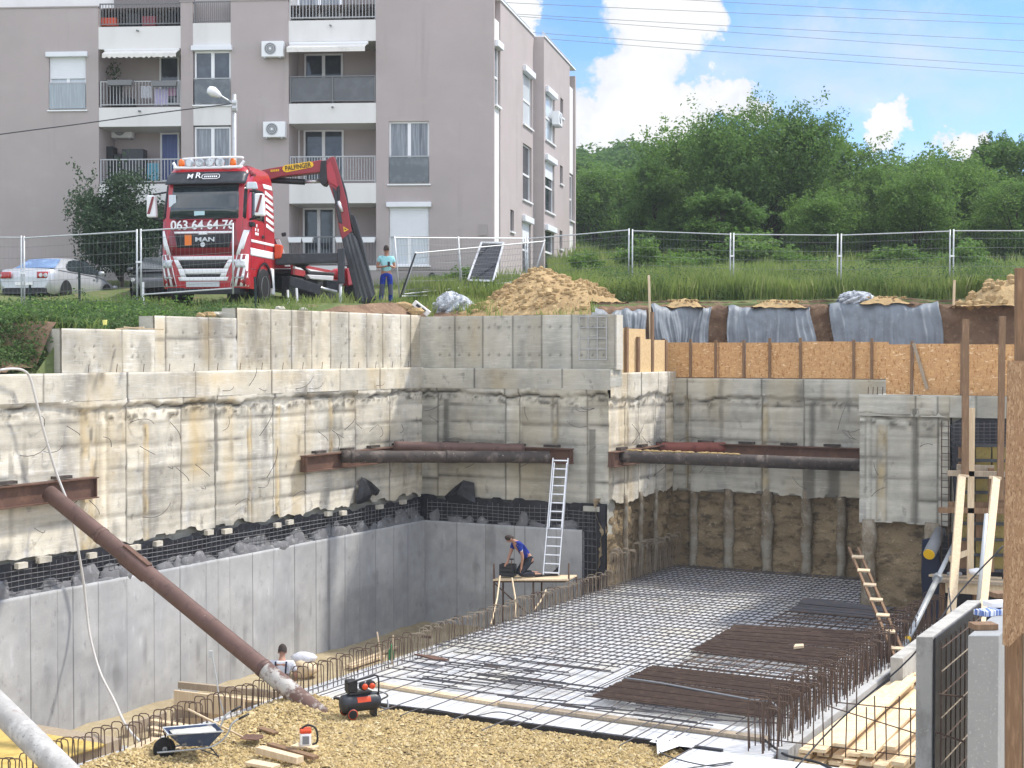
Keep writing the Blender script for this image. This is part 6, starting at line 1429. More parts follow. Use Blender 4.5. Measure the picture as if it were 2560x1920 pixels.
window(972, 303, 1073, 460, M_curtain, low=(.56, M_guard)); window(972, 507, 1073, 664, M_glassw, box=.16, shut=.50)
def inner(x0, y0, x1, y1, glass, mull=0):   # doors at the back of the loggias
    a, z0, b, z1 = frect(x0, y0, x1, y1, 1.7); fr = MB(); t = .07; y = 1.62
    fr.box((a, y, z0), (a + t, y + .07, z1)); fr.box((b - t, y, z0), (b, y + .07, z1)); fr.box((a + t, y, z1 - t), (b - t, y + .07, z1)); fr.box((a + t, y, z0), (b - t, y + .07, z0 + t))
    for k in range(mull): x = a + (b - a) * (k + 1) / (mull + 1); fr.box((x - .06, y - .006, z0 + t), (x + .06, y + .06, z1 - t))
    f = fr.build('balcony_door', M_upvc, BL); g = MB(); g.box((a + t * .6, y + .03, z0 + t * .6), (b - t * .6, y + .045, z1 - t * .6)); g.build('pane', glass, f)
M_bluec = mat('blue curtain behind glass', (.03, .06, .22), .3, [(6, (.05, .09, .3), .45, .65, (5, 5, .2))], spec=.5)
inner(400, 142, 450, 262, M_glass); inner(402, 332, 450, 455, M_bluec); inner(400, 530, 448, 660, M_glass)
inner(762, 135, 858, 254, M_glass, 1); inner(760, 325, 860, 455, M_glass, 1); inner(758, 520, 838, 660, M_glass, 1); inner(733, 325, 750, 455, M_glass)
inner(745, -30, 855, 48, M_curtain, 1)
# awnings
def awning(x0, y0, x1, y1, out, scal, lab):
    a, z0, b, z1 = frect(x0, y0, x1, y1); m_ = MB(); n_ = 30
    G = [[(a + (b - a) * i / n_, .05 - out * j / 4, z1 - (z1 - z0) * .55 * j / 4) for j in range(5)] for i in range(n_ + 1)]; m_.grid(G)
    ze = z1 - (z1 - z0) * .55
    m_.grid([[(a + (b - a) * i / n_, .05 - out, ze - (z1 - z0) * (.45 + (.12 * math.sin(i * math.pi / n_ * scal) if scal else 0)) * j / 3) for j in range(4)] for i in range(n_ + 1)])
    aw_ = m_.build('awning', M_awn, BL, label=lab)
    q = MB(); q.tube([(a - .03, .08, z1 + .05), (b + .03, .08, z1 + .05)], .07, 10); q.build('awning_cassette', M_upvc, aw_)
awning(262, 126, 446, 147, .35, 26, 'small awning with a scalloped edge'); awning(724, 110, 918, 136, .55, 0, 'plain half-rolled awning')
m_ = MB(); q = fw(1207, 575); m_.box((q[0] - .16, -.03, q[1] - .2), (q[0] + .16, .0, q[1] + .2)); m_.build('meter_box', M_plinth, BL)
m_ = MB(); q = fw(1080, 690); m_.lathe([(.10, -.02), (.13, 0), (.10, .02)], (q[0], .0, q[1]), (0, 1, 0), 14); m_.build('vent_pipe', M_blk, BL)
# flower boxes
for x0, x1, y in ((272, 335, 208), (382, 445, 210), (757, 785, 600), (860, 940, 600), (722, 757, 600), (840, 865, 600)):
    a, z0, b, z1 = frect(x0, y - 6, x1, y + 7); m_ = MB(); m_.prism([(a, -.02, z1), (b, -.02, z1), (b - .04, -.02, z0), (a + .04, -.02, z0)], (0, -.18, 0)); m_.build('flower_box', M_upvc if y > 300 else M_rail, BL)
# ---- side face
th_s = math.atan(800 / F); DS = np.array((math.sin(th_s), math.cos(th_s)))
dsl = np.array((DS @ E1, DS @ NB)); nsl = np.array((dsl[1], -dsl[0]))   # along the side, and outwards, in building space
class Side:
    def __init__(s, o): s.o = np.array(o, float)
    def hit(s, px, py):
        d = ray(px, py); oW = CN[:2] + s.o[0] * E1 + s.o[1] * NB; nW = nsl[0] * E1 + nsl[1] * NB
        k = (oW @ nW) / (d[:2] @ nW); p = bloc(d * k); return (p[:2] - s.o) @ dsl, p[2]
    def p(s, t, z, d=0.0): q = s.o + dsl * t + nsl * d; return (q[0], q[1], z)
    def box(s, m_, t0, z0, t1, z1, d0, d1): m_.hexa([s.p(t0, z0, d1), s.p(t1, z0, d1), s.p(t1, z0, d0), s.p(t0, z0, d0), s.p(t0, z1, d1), s.p(t1, z1, d1), s.p(t1, z1, d0), s.p(t0, z1, d0)])
S1 = Side((0, 0)); tE = S1.hit(1335, 400)[0]
S2 = Side(dsl * tE + np.array((.40, 0))); tE2 = S2.hit(1437, 400)[0]
def side_wall(S, t0, t1, holes, zt_):
    m_ = MB(); ts = sorted({t0, t1} | {h[0] for h in holes} | {h[2] for h in holes})
    for a, b in zip(ts[:-1], ts[1:]):
        hs_ = sorted([h for h in holes if h[0] <= a + 1e-6 and h[2] >= b - 1e-6], key=lambda h: h[1]); z = ZB
        for h in hs_: S.box(m_, a, z, b, h[1], -.35, 0); z = h[3]
        S.box(m_, a, z, b, zt_, -.35, 0)
    m_.build('side_wall', M_stucco, BL)
def shole(S, x0, x1, yt, yb):
    ta, za = S.hit(x0, yt); _, zb_ = S.hit(x0, yb); tb, _ = S.hit(x1, yt); return (ta, zb_, tb, za)
def side_window(S, h, box=True, glass=M_glass, shut=0, small=False):
    t0, z0, t1, z1 = h; fr = MB(); t = .06; bx_ = .22 if box else 0
    S.box(fr, t0, z0, t0 + t, z1, -.16, -.09); S.box(fr, t1 - t, z0, t1, z1, -.16, -.09); S.box(fr, t0 + t, z1 - t, t1 - t, z1, -.16, -.09); S.box(fr, t0 + t, z0, t1 - t, z0 + t, -.16, -.09)
    if not small: zm = z0 + (z1 - z0) * .47; S.box(fr, t0 + t, zm - .04, t1 - t, zm + .04, -.155, -.085)
    f = fr.build('window', M_upvc if not small else M_rail, BL)
    g = MB(); S.box(g, t0 + t * .5, z0 + t * .5, t1 - t * .5, z1 - t * .5, -.14, -.12); g.build('pane', glass, f)
    if shut: g = MB(); S.box(g, t0 + .03, z1 - (z1 - z0) * shut, t1 - .03, z1, -.085, -.07); g.build('roller_shutter', M_shut, f)
    if box: g = MB(); S.box(g, t0 - .06, z1 - .12, t1 + .06, z1 + .12, -.09, .14); g.build('shutter_box', M_shut, f, bevel=.02)
    g = MB(); S.box(g, t0 - .05, z0 - .07, t1 + .05, z0 - .004, -.09, .07); g.build('sill', M_upvc, f)
strip1 = (.12, ZB, 1.05, ZTOP - .01)
H1 = [shole(S1, 1308, 1331, 170, 308), shole(S1, 1307, 1329, 356, 497), shole(S1, 1306, 1327, 545, 690), shole(S1, 1276, 1285, 523, 577)]
side_wall(S1, -.0, .12, [], ZTOP); 
mS = MB()
side_wall(S1, 1.05, tE, H1, ZTOP)
side_window(S1, H1[0], True, M_glassw); side_window(S1, H1[1], False, M_glass); side_window(S1, H1[2], True, M_glass, .4); side_window(S1, H1[3], False, M_glass, small=True)
m_ = MB(); z_a, z_b = S1.hit(1240, 106)[1], S1.hit(1240, 265)[1]
S1.box(m_, .12, ZB, 1.05, z_b, -.3, -.05); S1.box(m_, .12, z_a, 1.05, S1.hit(1240, 45)[1], -.3, -.05); m_.build('white_panel', M_band, BL)
m_ = MB(); S1.box(m_, .12, S1.hit(1240, 45)[1], 1.05, ZTOP, -.4, -.2); m_.build('recess', M_plinth, BL)
side_window(S1, (.2, z_b + .05, 1.0, z_a - .05), True, M_curtain)
H2 = [shole(S2, 1364, 1387, 222, 347), shole(S2, 1363, 1386, 392, 525), shole(S2, 1363, 1385, 568, 680), shole(S2, 1401, 1408, 243, 291), shole(S2, 1400, 1407, 412, 458), shole(S2, 1399, 1406, 575, 621)]
tw = S2.hit(1424, 400)[0]
side_wall(S2, 0, tw, H2, ZTOP - .02)
for i, h in enumerate(H2): side_window(S2, h, i < 3, (M_glassw, M_glass, M_glass, M_glass, M_glass, M_glass)[i], .35 if i == 1 else 0, i > 2)
m_ = MB(); S2.box(m_, tw, ZB, tE2 - .25, S2.hit(1430, 556)[1], -.3, -.04); S2.box(m_, tw, S2.hit(1430, 434)[1], tE2 - .25, ZTOP - .9, -.3, -.04); m_.build('white_panel', M_band, BL)
side_window(S2, (tw + .1, S2.hit(1430, 552)[1], tE2 - .35, S2.hit(1430, 438)[1]), False, M_glass)
m_ = MB(); S2.box(m_, tE2 - .25, ZB, tE2, ZTOP - .3, -.35, .05); m_.build('end_pier', M_stucco, BL)
m_ = MB(); q0 = S1.p(tE, 0, 0); m_.box((q0[0] - .3, q0[1] - .02, ZB), (q0[0] + .395, q0[1] + .3, ZTOP - .02)); m_.build('return_wall', M_stucco, BL)
m_ = MB(); S1.box(m_, -.02, ZTOP, tE, ZTOP + .06, -.4, .05); S2.box(m_, -.02, ZTOP - .02, tE2, ZTOP + .04, -.4, .05); m_.build('side_coping', M_upvc, BL)
m_ = MB()
for S, te in ((S1, tE), (S2, tE2)): m_.tube([S.p(.5, ZTOP + .3, -.15), S.p(te - .2, ZTOP + .3, -.15)], .03, 6); [m_.tube([S.p(.5 + (te - .7) * k / 5, ZTOP, -.15), S.p(.5 + (te - .7) * k / 5, ZTOP + .3, -.15)], .02, 5) for k in range(6)]
m_.build('roof_rail', M_galv, BL)
m_ = MB(); q1 = S2.p(tE2, 0, 0); q2 = S1.p(0, 0, -.36)
m_.box((aL, 2.3, ZB), (-.4, 2.5, ZTOP)); m_.box((q0[0] - .2, q0[1] + .4, ZTOP - .3), (q0[0] - .1, q0[1] + 2, ZTOP - .1)); m_.build('rear_core', M_stucco, BL)
m_ = MB(); m_.add([(aL, .36, ZTOP - .2), (-.36, .36, ZTOP - .2), S1.p(tE, ZTOP - .2, -.36), S2.p(tE2, ZTOP - .2, -.36), (aL, tE + tE2, ZTOP - .2)], [(0, 1, 2, 3, 4)]); m_.build('flat_roof', M_plinth, BL)
# air conditioners hang on the walls
def aircon(loc, rz, lab, side=False):
    t = thing('air_conditioner', lab, 'air conditioner', loc, 'outdoor air conditioner units on the apartment block', rz=rz)
    m_ = MB(); m_.box((-.40, -.30, 0), (.40, 0, .56)); m_.build('casing', M_upvc, t, bevel=.02)
    m_ = MB(); m_.lathe([(.02, -.005), (.215, -.005), (.215, .012), (.02, .012)], (-.08, -.305, .29), (0, 1, 0), 24); f = m_.build('fan_grille', M_gry, t)
    m_ = MB()
    for r in (.08, .14, .20): m_.tube([(-.08 + r * math.cos(a), -.318, .29 + r * math.sin(a)) for a in np.linspace(0, 6.283, 25)], .006, 4, False)
    m_.lathe([(.01, -.01), (.045, -.01), (.045, .01), (.01, .01)], (-.08, -.32, .29), (0, 1, 0), 14); m_.build('fan_guard', M_upvc, f)
    m_ = MB(); m_.cbox((-.28, -.14, -.03), (.04, .34, .04)); m_.cbox((.28, -.14, -.03), (.04, .34, .04)); m_.build('bracket', M_galv, t)
def on_facade(px, py, y=-.02):
    x, z = fw(px, py); q = CN[:2] + E1 * x + NB * y; return np.array((q[0], q[1], z))
aircon(on_facade(686, 146), RZB, 'white air conditioner on the upper wall between the balconies'); aircon(on_facade(690, 346), RZB, 'white air conditioner on the lower wall right of the street lamp')
q = fw(308, 346, 1.5); p = CN[:2] + E1 * q[0] + NB * 1.62; aircon((p[0], p[1], q[1]), RZB, 'shaded air conditioner at the back of the balcony with black cupboards')
tq = S2.hit(1383, 300); p = S2.p(tq[0], 0, .02); p2_ = CN[:2] + E1 * p[0] + NB * p[1]; aircon((p2_[0], p2_[1], tq[1] - .25), RZB + math.atan2(nsl[1], nsl[0]) + math.pi / 2, 'dark-seen air conditioner on the far side wall under a window')
# things on the balconies
def on_log(px, py, y=.9): x, z = fw(px, py, y); p = CN[:2] + E1 * x + NB * y; return np.array((p[0], p[1], z))
def bal_box(name, lab, cat, x0, y0, x1, y1, y, dep, mt, **k):
    a, z0, b, z1 = frect(x0, y0, x1, y1, y); m_ = MB(); m_.box((a, y, z0), (b, y + dep, z1)); o = m_.build(name, mt, base=(0, 0, 0), label=lab, cat=cat, bevel=.01); o.location = CN; o.rotation_euler = (0, 0, RZB); return o
bal_box('cupboard', 'tall black cupboard at the left of the second balcony behind the bush', 'cupboard', 252, 366, 283, 459, .8, .5, M_blk)
bal_box('cupboard', 'wide black cupboard with a pitched top on the second balcony', 'cupboard', 305, 372, 358, 459, .8, .5, M_dkm)
bal_box('storage_box', 'low dark storage box between the black cupboards on the balcony', 'box', 285, 385, 304, 459, .8, .5, M_blk)
bal_box('red_box', 'red plastic box on the top left balcony', 'box', 252, 44, 290, 64, .3, .3, M_orange); bal_box('red_box', 'darker red box at the middle of the top left balcony', 'box', 355, 40, 388, 64, .3, .3, M_dred)
bal_box('balcony_table', 'dark table on the top left balcony', 'table', 315, 34, 350, 64, .5, .6, M_blk)
bal_box('wall_hatch', 'dark cabinet on the right of the top left balcony', 'cabinet', 412, 20, 440, 64, 1.0, .4, M_blk)
bal_box('balcony_chair', 'dark chair behind the laundry on the left balcony', 'chair', 302, 244, 330, 266, .6, .5, M_dkm)
bal_box('standing_fan', 'dark standing figure-like cabinet at the left of the laundry balcony', 'cabinet', 276, 210, 300, 266, .7, .4, M_blk)
def sheet_cloth(lab, x0, y0, x1, y1, y, mt, name='laundry'):
    a, z0, b, z1 = frect(x0, y0, x1, y1, y); m_ = MB(); m_.grid([[(a + (b - a) * i / 14, y + .03 * math.sin(i * 1.1), z1 + (z0 - z1) * j / 6 * (1 + .03 * math.sin(i))) for j in range(7)] for i in range(15)])
    o = m_.build(name, mt, smooth=True, base=(0, 0, 0), label=lab, cat='laundry'); o.location = CN; o.rotation_euler = (0, 0, RZB); o.modifiers.new('thick', 'SOLIDIFY').thickness = .01
sheet_cloth('pale lilac sheet drying on the left balcony', 386, 222, 420, 264, .22, mat('lilac cloth', (.58, .54, .72), .9, [(3, (.48, .42, .66), .45, .6, (9, 9, .1))]))
sheet_cloth('pink patterned towel drying at the right of the lilac sheet', 421, 220, 440, 240, .22, mat('pink cloth', (.48, .28, .42), .9))
sheet_cloth('white shirt drying left of the lilac sheet', 352, 215, 378, 246, .3, M_wshirt)
sheet_cloth('turquoise towel hanging on the second balcony above the truck', 368, 408, 398, 452, .2, mat('turquoise cloth', (.10, .32, .42), .9))
# potted plant on the balcony
m_ = MB(); pc_ = on_log(283, 185, .8)
for k in range(60): d = np.array((rnd.gauss(0, .13), rnd.gauss(0, .1), rnd.gauss(0, .18))); m_.add([pc_ + d, pc_ + d + np.array((.07, 0, .04)), pc_ + d + np.array((.02, .02, .11))], [(0, 1, 2)])
m_.build('hanging_plant', M_leafd, label='dark hanging plant in the left balcony above the laundry', cat='plant')

# ------------------------------------------------------------------ street lamp and its cable
lp = at(585, 700, 47.0); lp[2] = hprof(lp[0], lp[1]) - .05
t = thing('street_lamp', 'grey street lamp post with a curved single arm behind the truck', 'street lamp', lp)
tp = at(586, 236, 47.0)
MB().tube([lp, (lp + tp) / 2, tp], [.09, .075, .055], 12).build('pole', M_galv, t, smooth=True)
MB().tube(smooth_pts([at(586, 262, 47), at(575, 254, 47), at(560, 245, 46.9), at(548, 237, 46.8)]), .035, 8).build('arm', M_galv, t, smooth=True)
for py in (258, 271): MB().tube([at(581, py, 46.95), at(592, py, 46.95)], .11, 8).build('clamp', M_galv, t)
hd_ = MB(); a, b = at(552, 241, 46.85), at(519, 222, 46.6); 
hd_.tube([a, a * .75 + b * .25, a * .4 + b * .6, b * .92 + a * .08, b], [.06, .12, .17, .12, .03], 14); hd_.build('lamp_head', M_upvc, t, smooth=True)
m_ = MB(); m_.tube(smooth_pts([at(-300, 380, 46), at(0, 336, 46.3), at(200, 310, 46.5), at(400, 282, 46.8), at(584, 259, 47)]), .018, 5); m_.build('overhead_cable', M_dkm, label='dark sagging cable from the left edge to the street lamp', cat='cable')
# power lines across the sky
for k, (x0, y0, x1, y1, lab) in enumerate(((1340, 10, 2700, 65, 'highest'), (1340, -22, 2700, 50, 'second highest'), (1340, 38, 2700, 108, 'third'), (1340, 44, 2700, 140, 'fourth'), (1340, 82, 2700, 174, 'fifth'), (1340, 95, 2700, 193, 'lowest'))):
    D0, D1 = 150, 150; pts_ = []
    for f in np.linspace(-.6, 1.2, 24): pts_.append(at(x0 + (x1 - x0) * f, y0 + (y1 - y0) * f + 9 * ((f - .5) ** 2 - .25) * (-1), 150 + k * 2))
    m_ = MB(); m_.tube(pts_, .028, 5); m_.build('power_line', M_gry, label=lab + ' of the six thin power lines crossing the sky', cat='power line', group='power lines across the sky')
# ------------------------------------------------------------------ truck with loading crane
tl = at(508, 762, 39.2); tl[2] = float(at(508, 762, 39.6)[2])
YAW = -R(9)
T = thing('crane_truck', 'red and white crane truck with phone number, facing the camera behind the fence', 'truck', tl, rz=YAW)
LV = [(.42, .02, 1.17), (.60, 0, 1.21), (1.30, .0, 1.22), (1.95, .02, 1.22), (2.26, .04, 1.215), (2.7, .13, 1.20), (3.14, .22, 1.18), (3.50, .32, 1.13), (3.68, .46, 1.06), (3.75, .80, .96)]
lz = [q[0] for q in LV]
def cab_hw(z): return np.interp(z, lz, [q[2] for q in LV])
def cab_y0(z): return np.interp(z, lz, [q[1] for q in LV])
RC = .22
def cab_front(x, z, off=0.0):
    """surface of the cab's nose at x,z"""
    hw = cab_hw(z); y0 = cab_y0(z); e = abs(x) - (hw - RC)
    bow = .05 * (x / hw) ** 2
    if e > 0: e = min(e, RC * .999); return y0 + bow + (RC - math.sqrt(RC * RC - e * e)) - off
    return y0 + bow - off
m_ = MB(); rings = []
for z, y0, hw in LV:
    ring_ = []
    for x in np.concatenate((np.linspace(-hw, -hw + RC, 7), np.linspace(-hw + RC, hw - RC, 9)[1:-1], np.linspace(hw - RC, hw, 7))):
        ring_.append((x, cab_front(x * .9999, z), z))
    yb = 2.28 if z < 3.6 else 2.2
    ring_ = [(-hw, yb, z), (-hw, 1.6, z), (-hw, .8, z)] + ring_ + [(hw, .8, z), (hw, 1.6, z), (hw, yb, z)]
    rings.append(ring_)
m_.grid(rings); n_ = len(rings[0]); tot = len(m_.v)
m_.add(rings[-1], [tuple(range(n_ - 1, -1, -1))])
m_.add([rings[0][0], rings[0][-1], rings[-1][-1], rings[-1][0]], [(0, 1, 2, 3)])
m_.build('cab', M_red, T, smooth=False, bevel=0)
for o in [bpy.data.objects['cab']]:
    o.data.polygons.foreach_set('use_smooth', np.ones(len(o.data.polygons), bool)); e_ = o.modifiers.new('edge', 'EDGE_SPLIT'); e_.split_angle = R(50)
def fpatch(m_, c4, off=.008, nu=10, nv=4):
    """c4: four corners x,z on the nose (bl, br, tr, tl)"""
    c4 = [np.array(q, float) for q in c4]
    m_.grid([[(lambda p: (p[0], cab_front(p[0], p[1], off), p[1]))((c4[0] * (1 - u_) + c4[1] * u_) * (1 - v_) + (c4[3] * (1 - u_) + c4[2] * u_) * v_) for v_ in np.linspace(0, 1, nv)] for u_ in np.linspace(0, 1, nu)])
def nose(name, rects, mt, off=.008, par=T, lab=None):
    m_ = MB()
    for q in rects: fpatch(m_, q, off)
    o = m_.build(name, mt, par, smooth=True, label=lab); sd = o.modifiers.new('thick', 'SOLIDIFY'); sd.thickness = .006; return o
nose('lower_front', [[(-1.03, 1.30), (1.03, 1.30), (1.08, 2.24), (-1.08, 2.24)]], M_dred, .004)
nose('windscreen', [[(-1.10, 2.30), (1.10, 2.30), (1.08, 3.17), (-1.08, 3.17)]], M_wind, .012)
nose('windscreen_seal', [[(-1.13, 2.265), (1.13, 2.265), (1.13, 2.30), (-1.13, 2.30)], [(-1.12, 3.12), (1.12, 3.12), (1.10, 3.2), (-1.10, 3.2)], [(-1.15, 2.27), (-1.10, 2.27), (-1.08, 3.18), (-1.13, 3.18)], [(1.10, 2.27), (1.15, 2.27), (1.13, 3.18), (1.08, 3.18)]], M_blk, .014)
# sun visor stands off the cab
m_ = MB(); m_.grid([[(x, cab_front(x, 3.2 + .34 * v_, .17 - .12 * v_), 3.2 + .34 * v_) for v_ in np.linspace(0, 1, 5)] for x in np.linspace(-1.12, 1.12, 19)])
o = m_.build('sun_visor', M_dkm, T, smooth=True); o.modifiers.new('thick', 'SOLIDIFY').thickness = .02
yv = cab_front(0, 3.37, .12); lean = math.atan2(.10 + .12, .34)
text('visor_lettering', 'M', M_twhite, o, (-.40, yv - .02, 3.40), (R(90) - .56, 0, 0), .22, off=.003); text('visor_lettering', 'R', M_twhite, o, (-.18, yv - .01, 3.42), (R(90) - .56, 0, 0), .26, off=.003)
q = MB(); pts_ = [(-.04, 3.33), (.34, 3.33), (.40, 3.36), (.40, 3.43), (.36, 3.46), (-.02, 3.46), (-.08, 3.43), (-.08, 3.36), (-.04, 3.33)]
q.tube([(x, cab_front(x, z, .195 - (z - 3.2) * .353), z) for x, z in pts_], .010, 5); q.build('visor_logo_frame', M_twhite, o)
q = MB()
for k in range(7): x = -.02 + k * .053; q.add([(x, cab_front(x, 3.37, .132) , 3.37), (x + .035, cab_front(x, 3.37, .132), 3.37), (x + .04, cab_front(x, 3.42, .115), 3.42), (x + .005, cab_front(x, 3.42, .115), 3.42)], [(0, 1, 2, 3)])
q.build('visor_logo_bars', M_twhite, o)
text('phone_number', '063 64 64 76', M_twhite, T, (-.02, cab_front(0, 2.08, .025), 2.09), (R(90), 0, 0), .33, ext=.006, off=.006, sx=1.0)
nose('grille', [[(-.72, 1.50), (.72, 1.50), (.80, 1.86), (-.80, 1.86)]], M_blk, .012)
m_ = MB()
for x in np.linspace(-.72, .72, 30): m_.tube([(x, cab_front(x, 1.51, .016), 1.51), (x * 1.08, cab_front(x * 1.08, 1.85, .016), 1.85)], .006, 4)
m_.build('grille_ribs', M_dkm, T)
nose('grille_strip', [[(-.80, 1.875), (-.12, 1.875), (-.12, 1.93), (-.82, 1.93)], [(.12, 1.875), (.80, 1.875), (.82, 1.93), (.12, 1.93)], [(-.12, 1.84), (.12, 1.84), (.12, 1.93), (-.12, 1.93)]], M_twhite, .014)
text('maker_lettering', 'MAN', M_chrome, T, (.06, cab_front(0, 1.70, .03), 1.71), (R(90), 0, 0), .16, ext=.006, off=.004, sx=1.55)
m_ = MB(); m_.lathe([(.02, -.005), (.065, -.005), (.06, .008), (.02, .008)], (.0, cab_front(0, 1.58, .02), 1.58), (0, 1, 0), 14); m_.build('badge', M_chrome, T)
m_ = MB(); m_.box((-.50, cab_front(-.4, 1.68, .035), 1.56), (-.31, cab_front(-.4, 1.68, .02), 1.84)); m_.build('orange_plate', mat('orange plate', (.80, .20, .03), .5), T)
# white trapezoid round the intakes
def band2(z0, z1, xo0, xo1, xi0, xi1): return [[(-xo0, z0), (-xi0, z0), (-xi1, z1), (-xo1, z1)], [(xi0, z0), (xo0, z0), (xo1, z1), (xi1, z1)]]
nose('white_frame', [[(-.66, .62), (.66, .62), (.70, .72), (-.70, .72)], [(-.52, .80), (.52, .80), (.58, .94), (-.58, .94)], [(-.80, 1.17), (.80, 1.17), (.84, 1.27), (-.84, 1.27)]] + band2(.72, .94, .62, .70, .46, .56) + band2(.94, 1.18, .70, .82, .56, .70), M_twhite, .012)
nose('air_intake', [[(-.56, .95), (.56, .95), (.68, 1.17), (-.68, 1.17)], [(-.46, .72), (.46, .72), (.52, .80), (-.52, .80)]], M_blk, .010)
m_ = MB(); y_ = cab_front(0, .6, .02); m_.box((-.46, y_ - .012, .46), (.46, y_, .60)); m_.build('number_plate', mat('plate white', (.5, .52, .54), .5), T)
m_ = MB(); m_.box((-1.0, .03, .28), (1.0, .4, .44)); m_.build('bumper_valance', M_blk, T)
# striped corners
for s in (-1, 1):
    wr_, dr_ = [], []
    def st(lst, x0, z0, x1, z1, w): lst.append([(s * x0, z0), (s * (x0 + w), z0), (s * (x1 + w), z1), (s * x1, z1)] if s > 0 else [(s * (x0 + w), z0), (s * x0, z0), (s * x1, z1), (s * (x1 + w), z1)])
    st(wr_, .90, 1.30, 1.10, 1.96, .10); st(wr_, 1.05, 1.45, 1.165, 1.96, .05)
    wr_.append([(.74, .47), (1.18, .47), (1.2, 1.32), (.93, 1.32)] if s > 0 else [(-1.18, .47), (-.74, .47), (-.93, 1.32), (-1.2, 1.32)])
    nose('white_stripe', wr_, M_twhite, .010, lab=None)
    st(dr_, .76, .48, .955, 1.31, .085); st(dr_, .92, .48, 1.085, 1.31, .075); st(dr_, 1.07, .48, 1.15, .94, .05)
    nose('red_stripe', dr_, M_dred, .018)
    nose('headlight', [[(s * .90 if s > 0 else -1.14, .97), (s * 1.14 if s > 0 else -.90, .97), (1.15 if s > 0 else -.84, 1.18), (.84 if s > 0 else -1.15, 1.18)]], M_lens, .026)
    nose('fog_lamp', [[(.86 if s > 0 else -1.1, .68), (1.1 if s > 0 else -.86, .68), (1.1 if s > 0 else -.84, .78), (.84 if s > 0 else -1.1, .78)]], M_lens, .016)
# side of the cab seen on the right
def spatch(name, quads, mt, off=.008, par=T, sgn=1):
    m_ = MB()
    for q in quads:
        q = [np.array(v_, float) for v_ in q]
        m_.grid([[(lambda p: (sgn * (cab_hw(p[1]) + off), p[0], p[1]))((q[0] * (1 - u_) + q[1] * u_) * (1 - v_) + (q[3] * (1 - u_) + q[2] * u_) * v_) for v_ in np.linspace(0, 1, 6)] for u_ in np.linspace(0, 1, 4)])
    o = m_.build(name, mt, par, smooth=True); o.modifiers.new('thick', 'SOLIDIFY').thickness = .006; return o
for sg in (-1, 1):
    spatch('side_window', [[(.42, 2.28), (1.35, 2.28), (1.35, 3.05), (.55, 3.05)]], M_wind, .01, sgn=sg)
    spatch('window_seal', [[(.36, 2.24), (.42, 2.28), (.55, 3.05), (.49, 3.1)], [(.49, 3.05), (1.40, 3.05), (1.40, 3.10), (.49, 3.10)], [(1.35, 2.24), (1.40, 2.24), (1.40, 3.05), (1.35, 3.05)]], M_blk, .012, sgn=sg)
    spatch('door_seam', [[(.30, .95), (.315, .95), (.40, 2.25), (.385, 2.25)], [(1.42, .95), (1.435, .95), (1.435, 3.1), (1.42, 3.1)], [(.3, .94), (1.43, .94), (1.43, .955), (.3, .955)]], M_dred, .006, sgn=sg)
spatch('side_stripe', [[(.25, 1.30), (2.26, 1.30), (2.26, 1.50), (.25, 1.50)], [(.3, 1.66), (2.26, 1.66), (2.26, 1.73), (.3, 1.73)]] + [[(1.55 + .0, 2.15 + k * .18), (2.2, 2.05 + k * .18), (2.24, 2.14 + k * .18), (1.6, 2.25 + k * .18)] for k in range(6)] + [[(1.5, 3.20), (2.24, 3.22), (2.2, 3.34), (1.45, 3.32)]], M_twhite, .009)
spatch('side_lettering', [[(.62 + .1 * (k % 3), 1.86 + .11 * (k // 3)), (.70 + .1 * (k % 3), 1.86 + .11 * (k // 3)), (.71 + .1 * (k % 3), 1.94 + .11 * (k // 3)), (.63 + .1 * (k % 3), 1.94 + .11 * (k // 3))] for k in (0, 1, 2, 3, 5, 7)], M_twhite, .01)
spatch('door_handle', [[(1.15, 1.82), (1.33, 1.82), (1.33, 1.90), (1.15, 1.90)]], M_blk, .03)
# mirrors
for s in (-1, 1):
    m_ = MB(); m_.hexa([(s * 1.50 - .13, .12, 2.33), (s * 1.50 + .13, .16, 2.33), (s * 1.50 + .13, .34, 2.33), (s * 1.50 - .10, .34, 2.33), (s * 1.50 - .11, .08, 2.92), (s * 1.50 + .11, .12, 2.92), (s * 1.50 + .11, .30, 2.92), (s * 1.50 - .09, .3, 2.92)])
    mo = m_.build('mirror', M_twhite, T, bevel=.04)
    m_ = MB(); m_.add([(s * 1.50 - .10, .105, 2.42), (s * 1.50 - .02, .115, 2.42), (s * 1.50 + .11, .10, 2.88), (s * 1.50 + .05, .09, 2.88)], [(0, 1, 2, 3)]); m_.build('mirror_stripe', M_dred, mo)
    m_ = MB(); m_.tube([(s * 1.19, .28, 2.25), (s * 1.50, .22, 2.31)], .035, 6); m_.tube([(s * 1.16, .40, 3.02), (s * 1.48, .2, 2.94)], .025, 6); m_.build('mirror_arm', M_blk, T)
    m_ = MB(); m_.hexa([(s * 1.28 - .16, .2, 3.05), (s * 1.28 + .16, .22, 3.05), (s * 1.28 + .14, .34, 3.05), (s * 1.28 - .14, .34, 3.05), (s * 1.28 - .14, .2, 3.24), (s * 1.28 + .12, .22, 3.24), (s * 1.28 + .10, .32, 3.24), (s * 1.28 - .12, .32, 3.24)]) if s > 0 else None
    if s > 0: m_.build('wide_mirror', M_glassw, T, bevel=.03)
m_ = MB(); m_.cbox((1.22, .3, 2.12), (.2, .16, .12)); m_.build('mirror_foot', M_blk, T, bevel=.02)
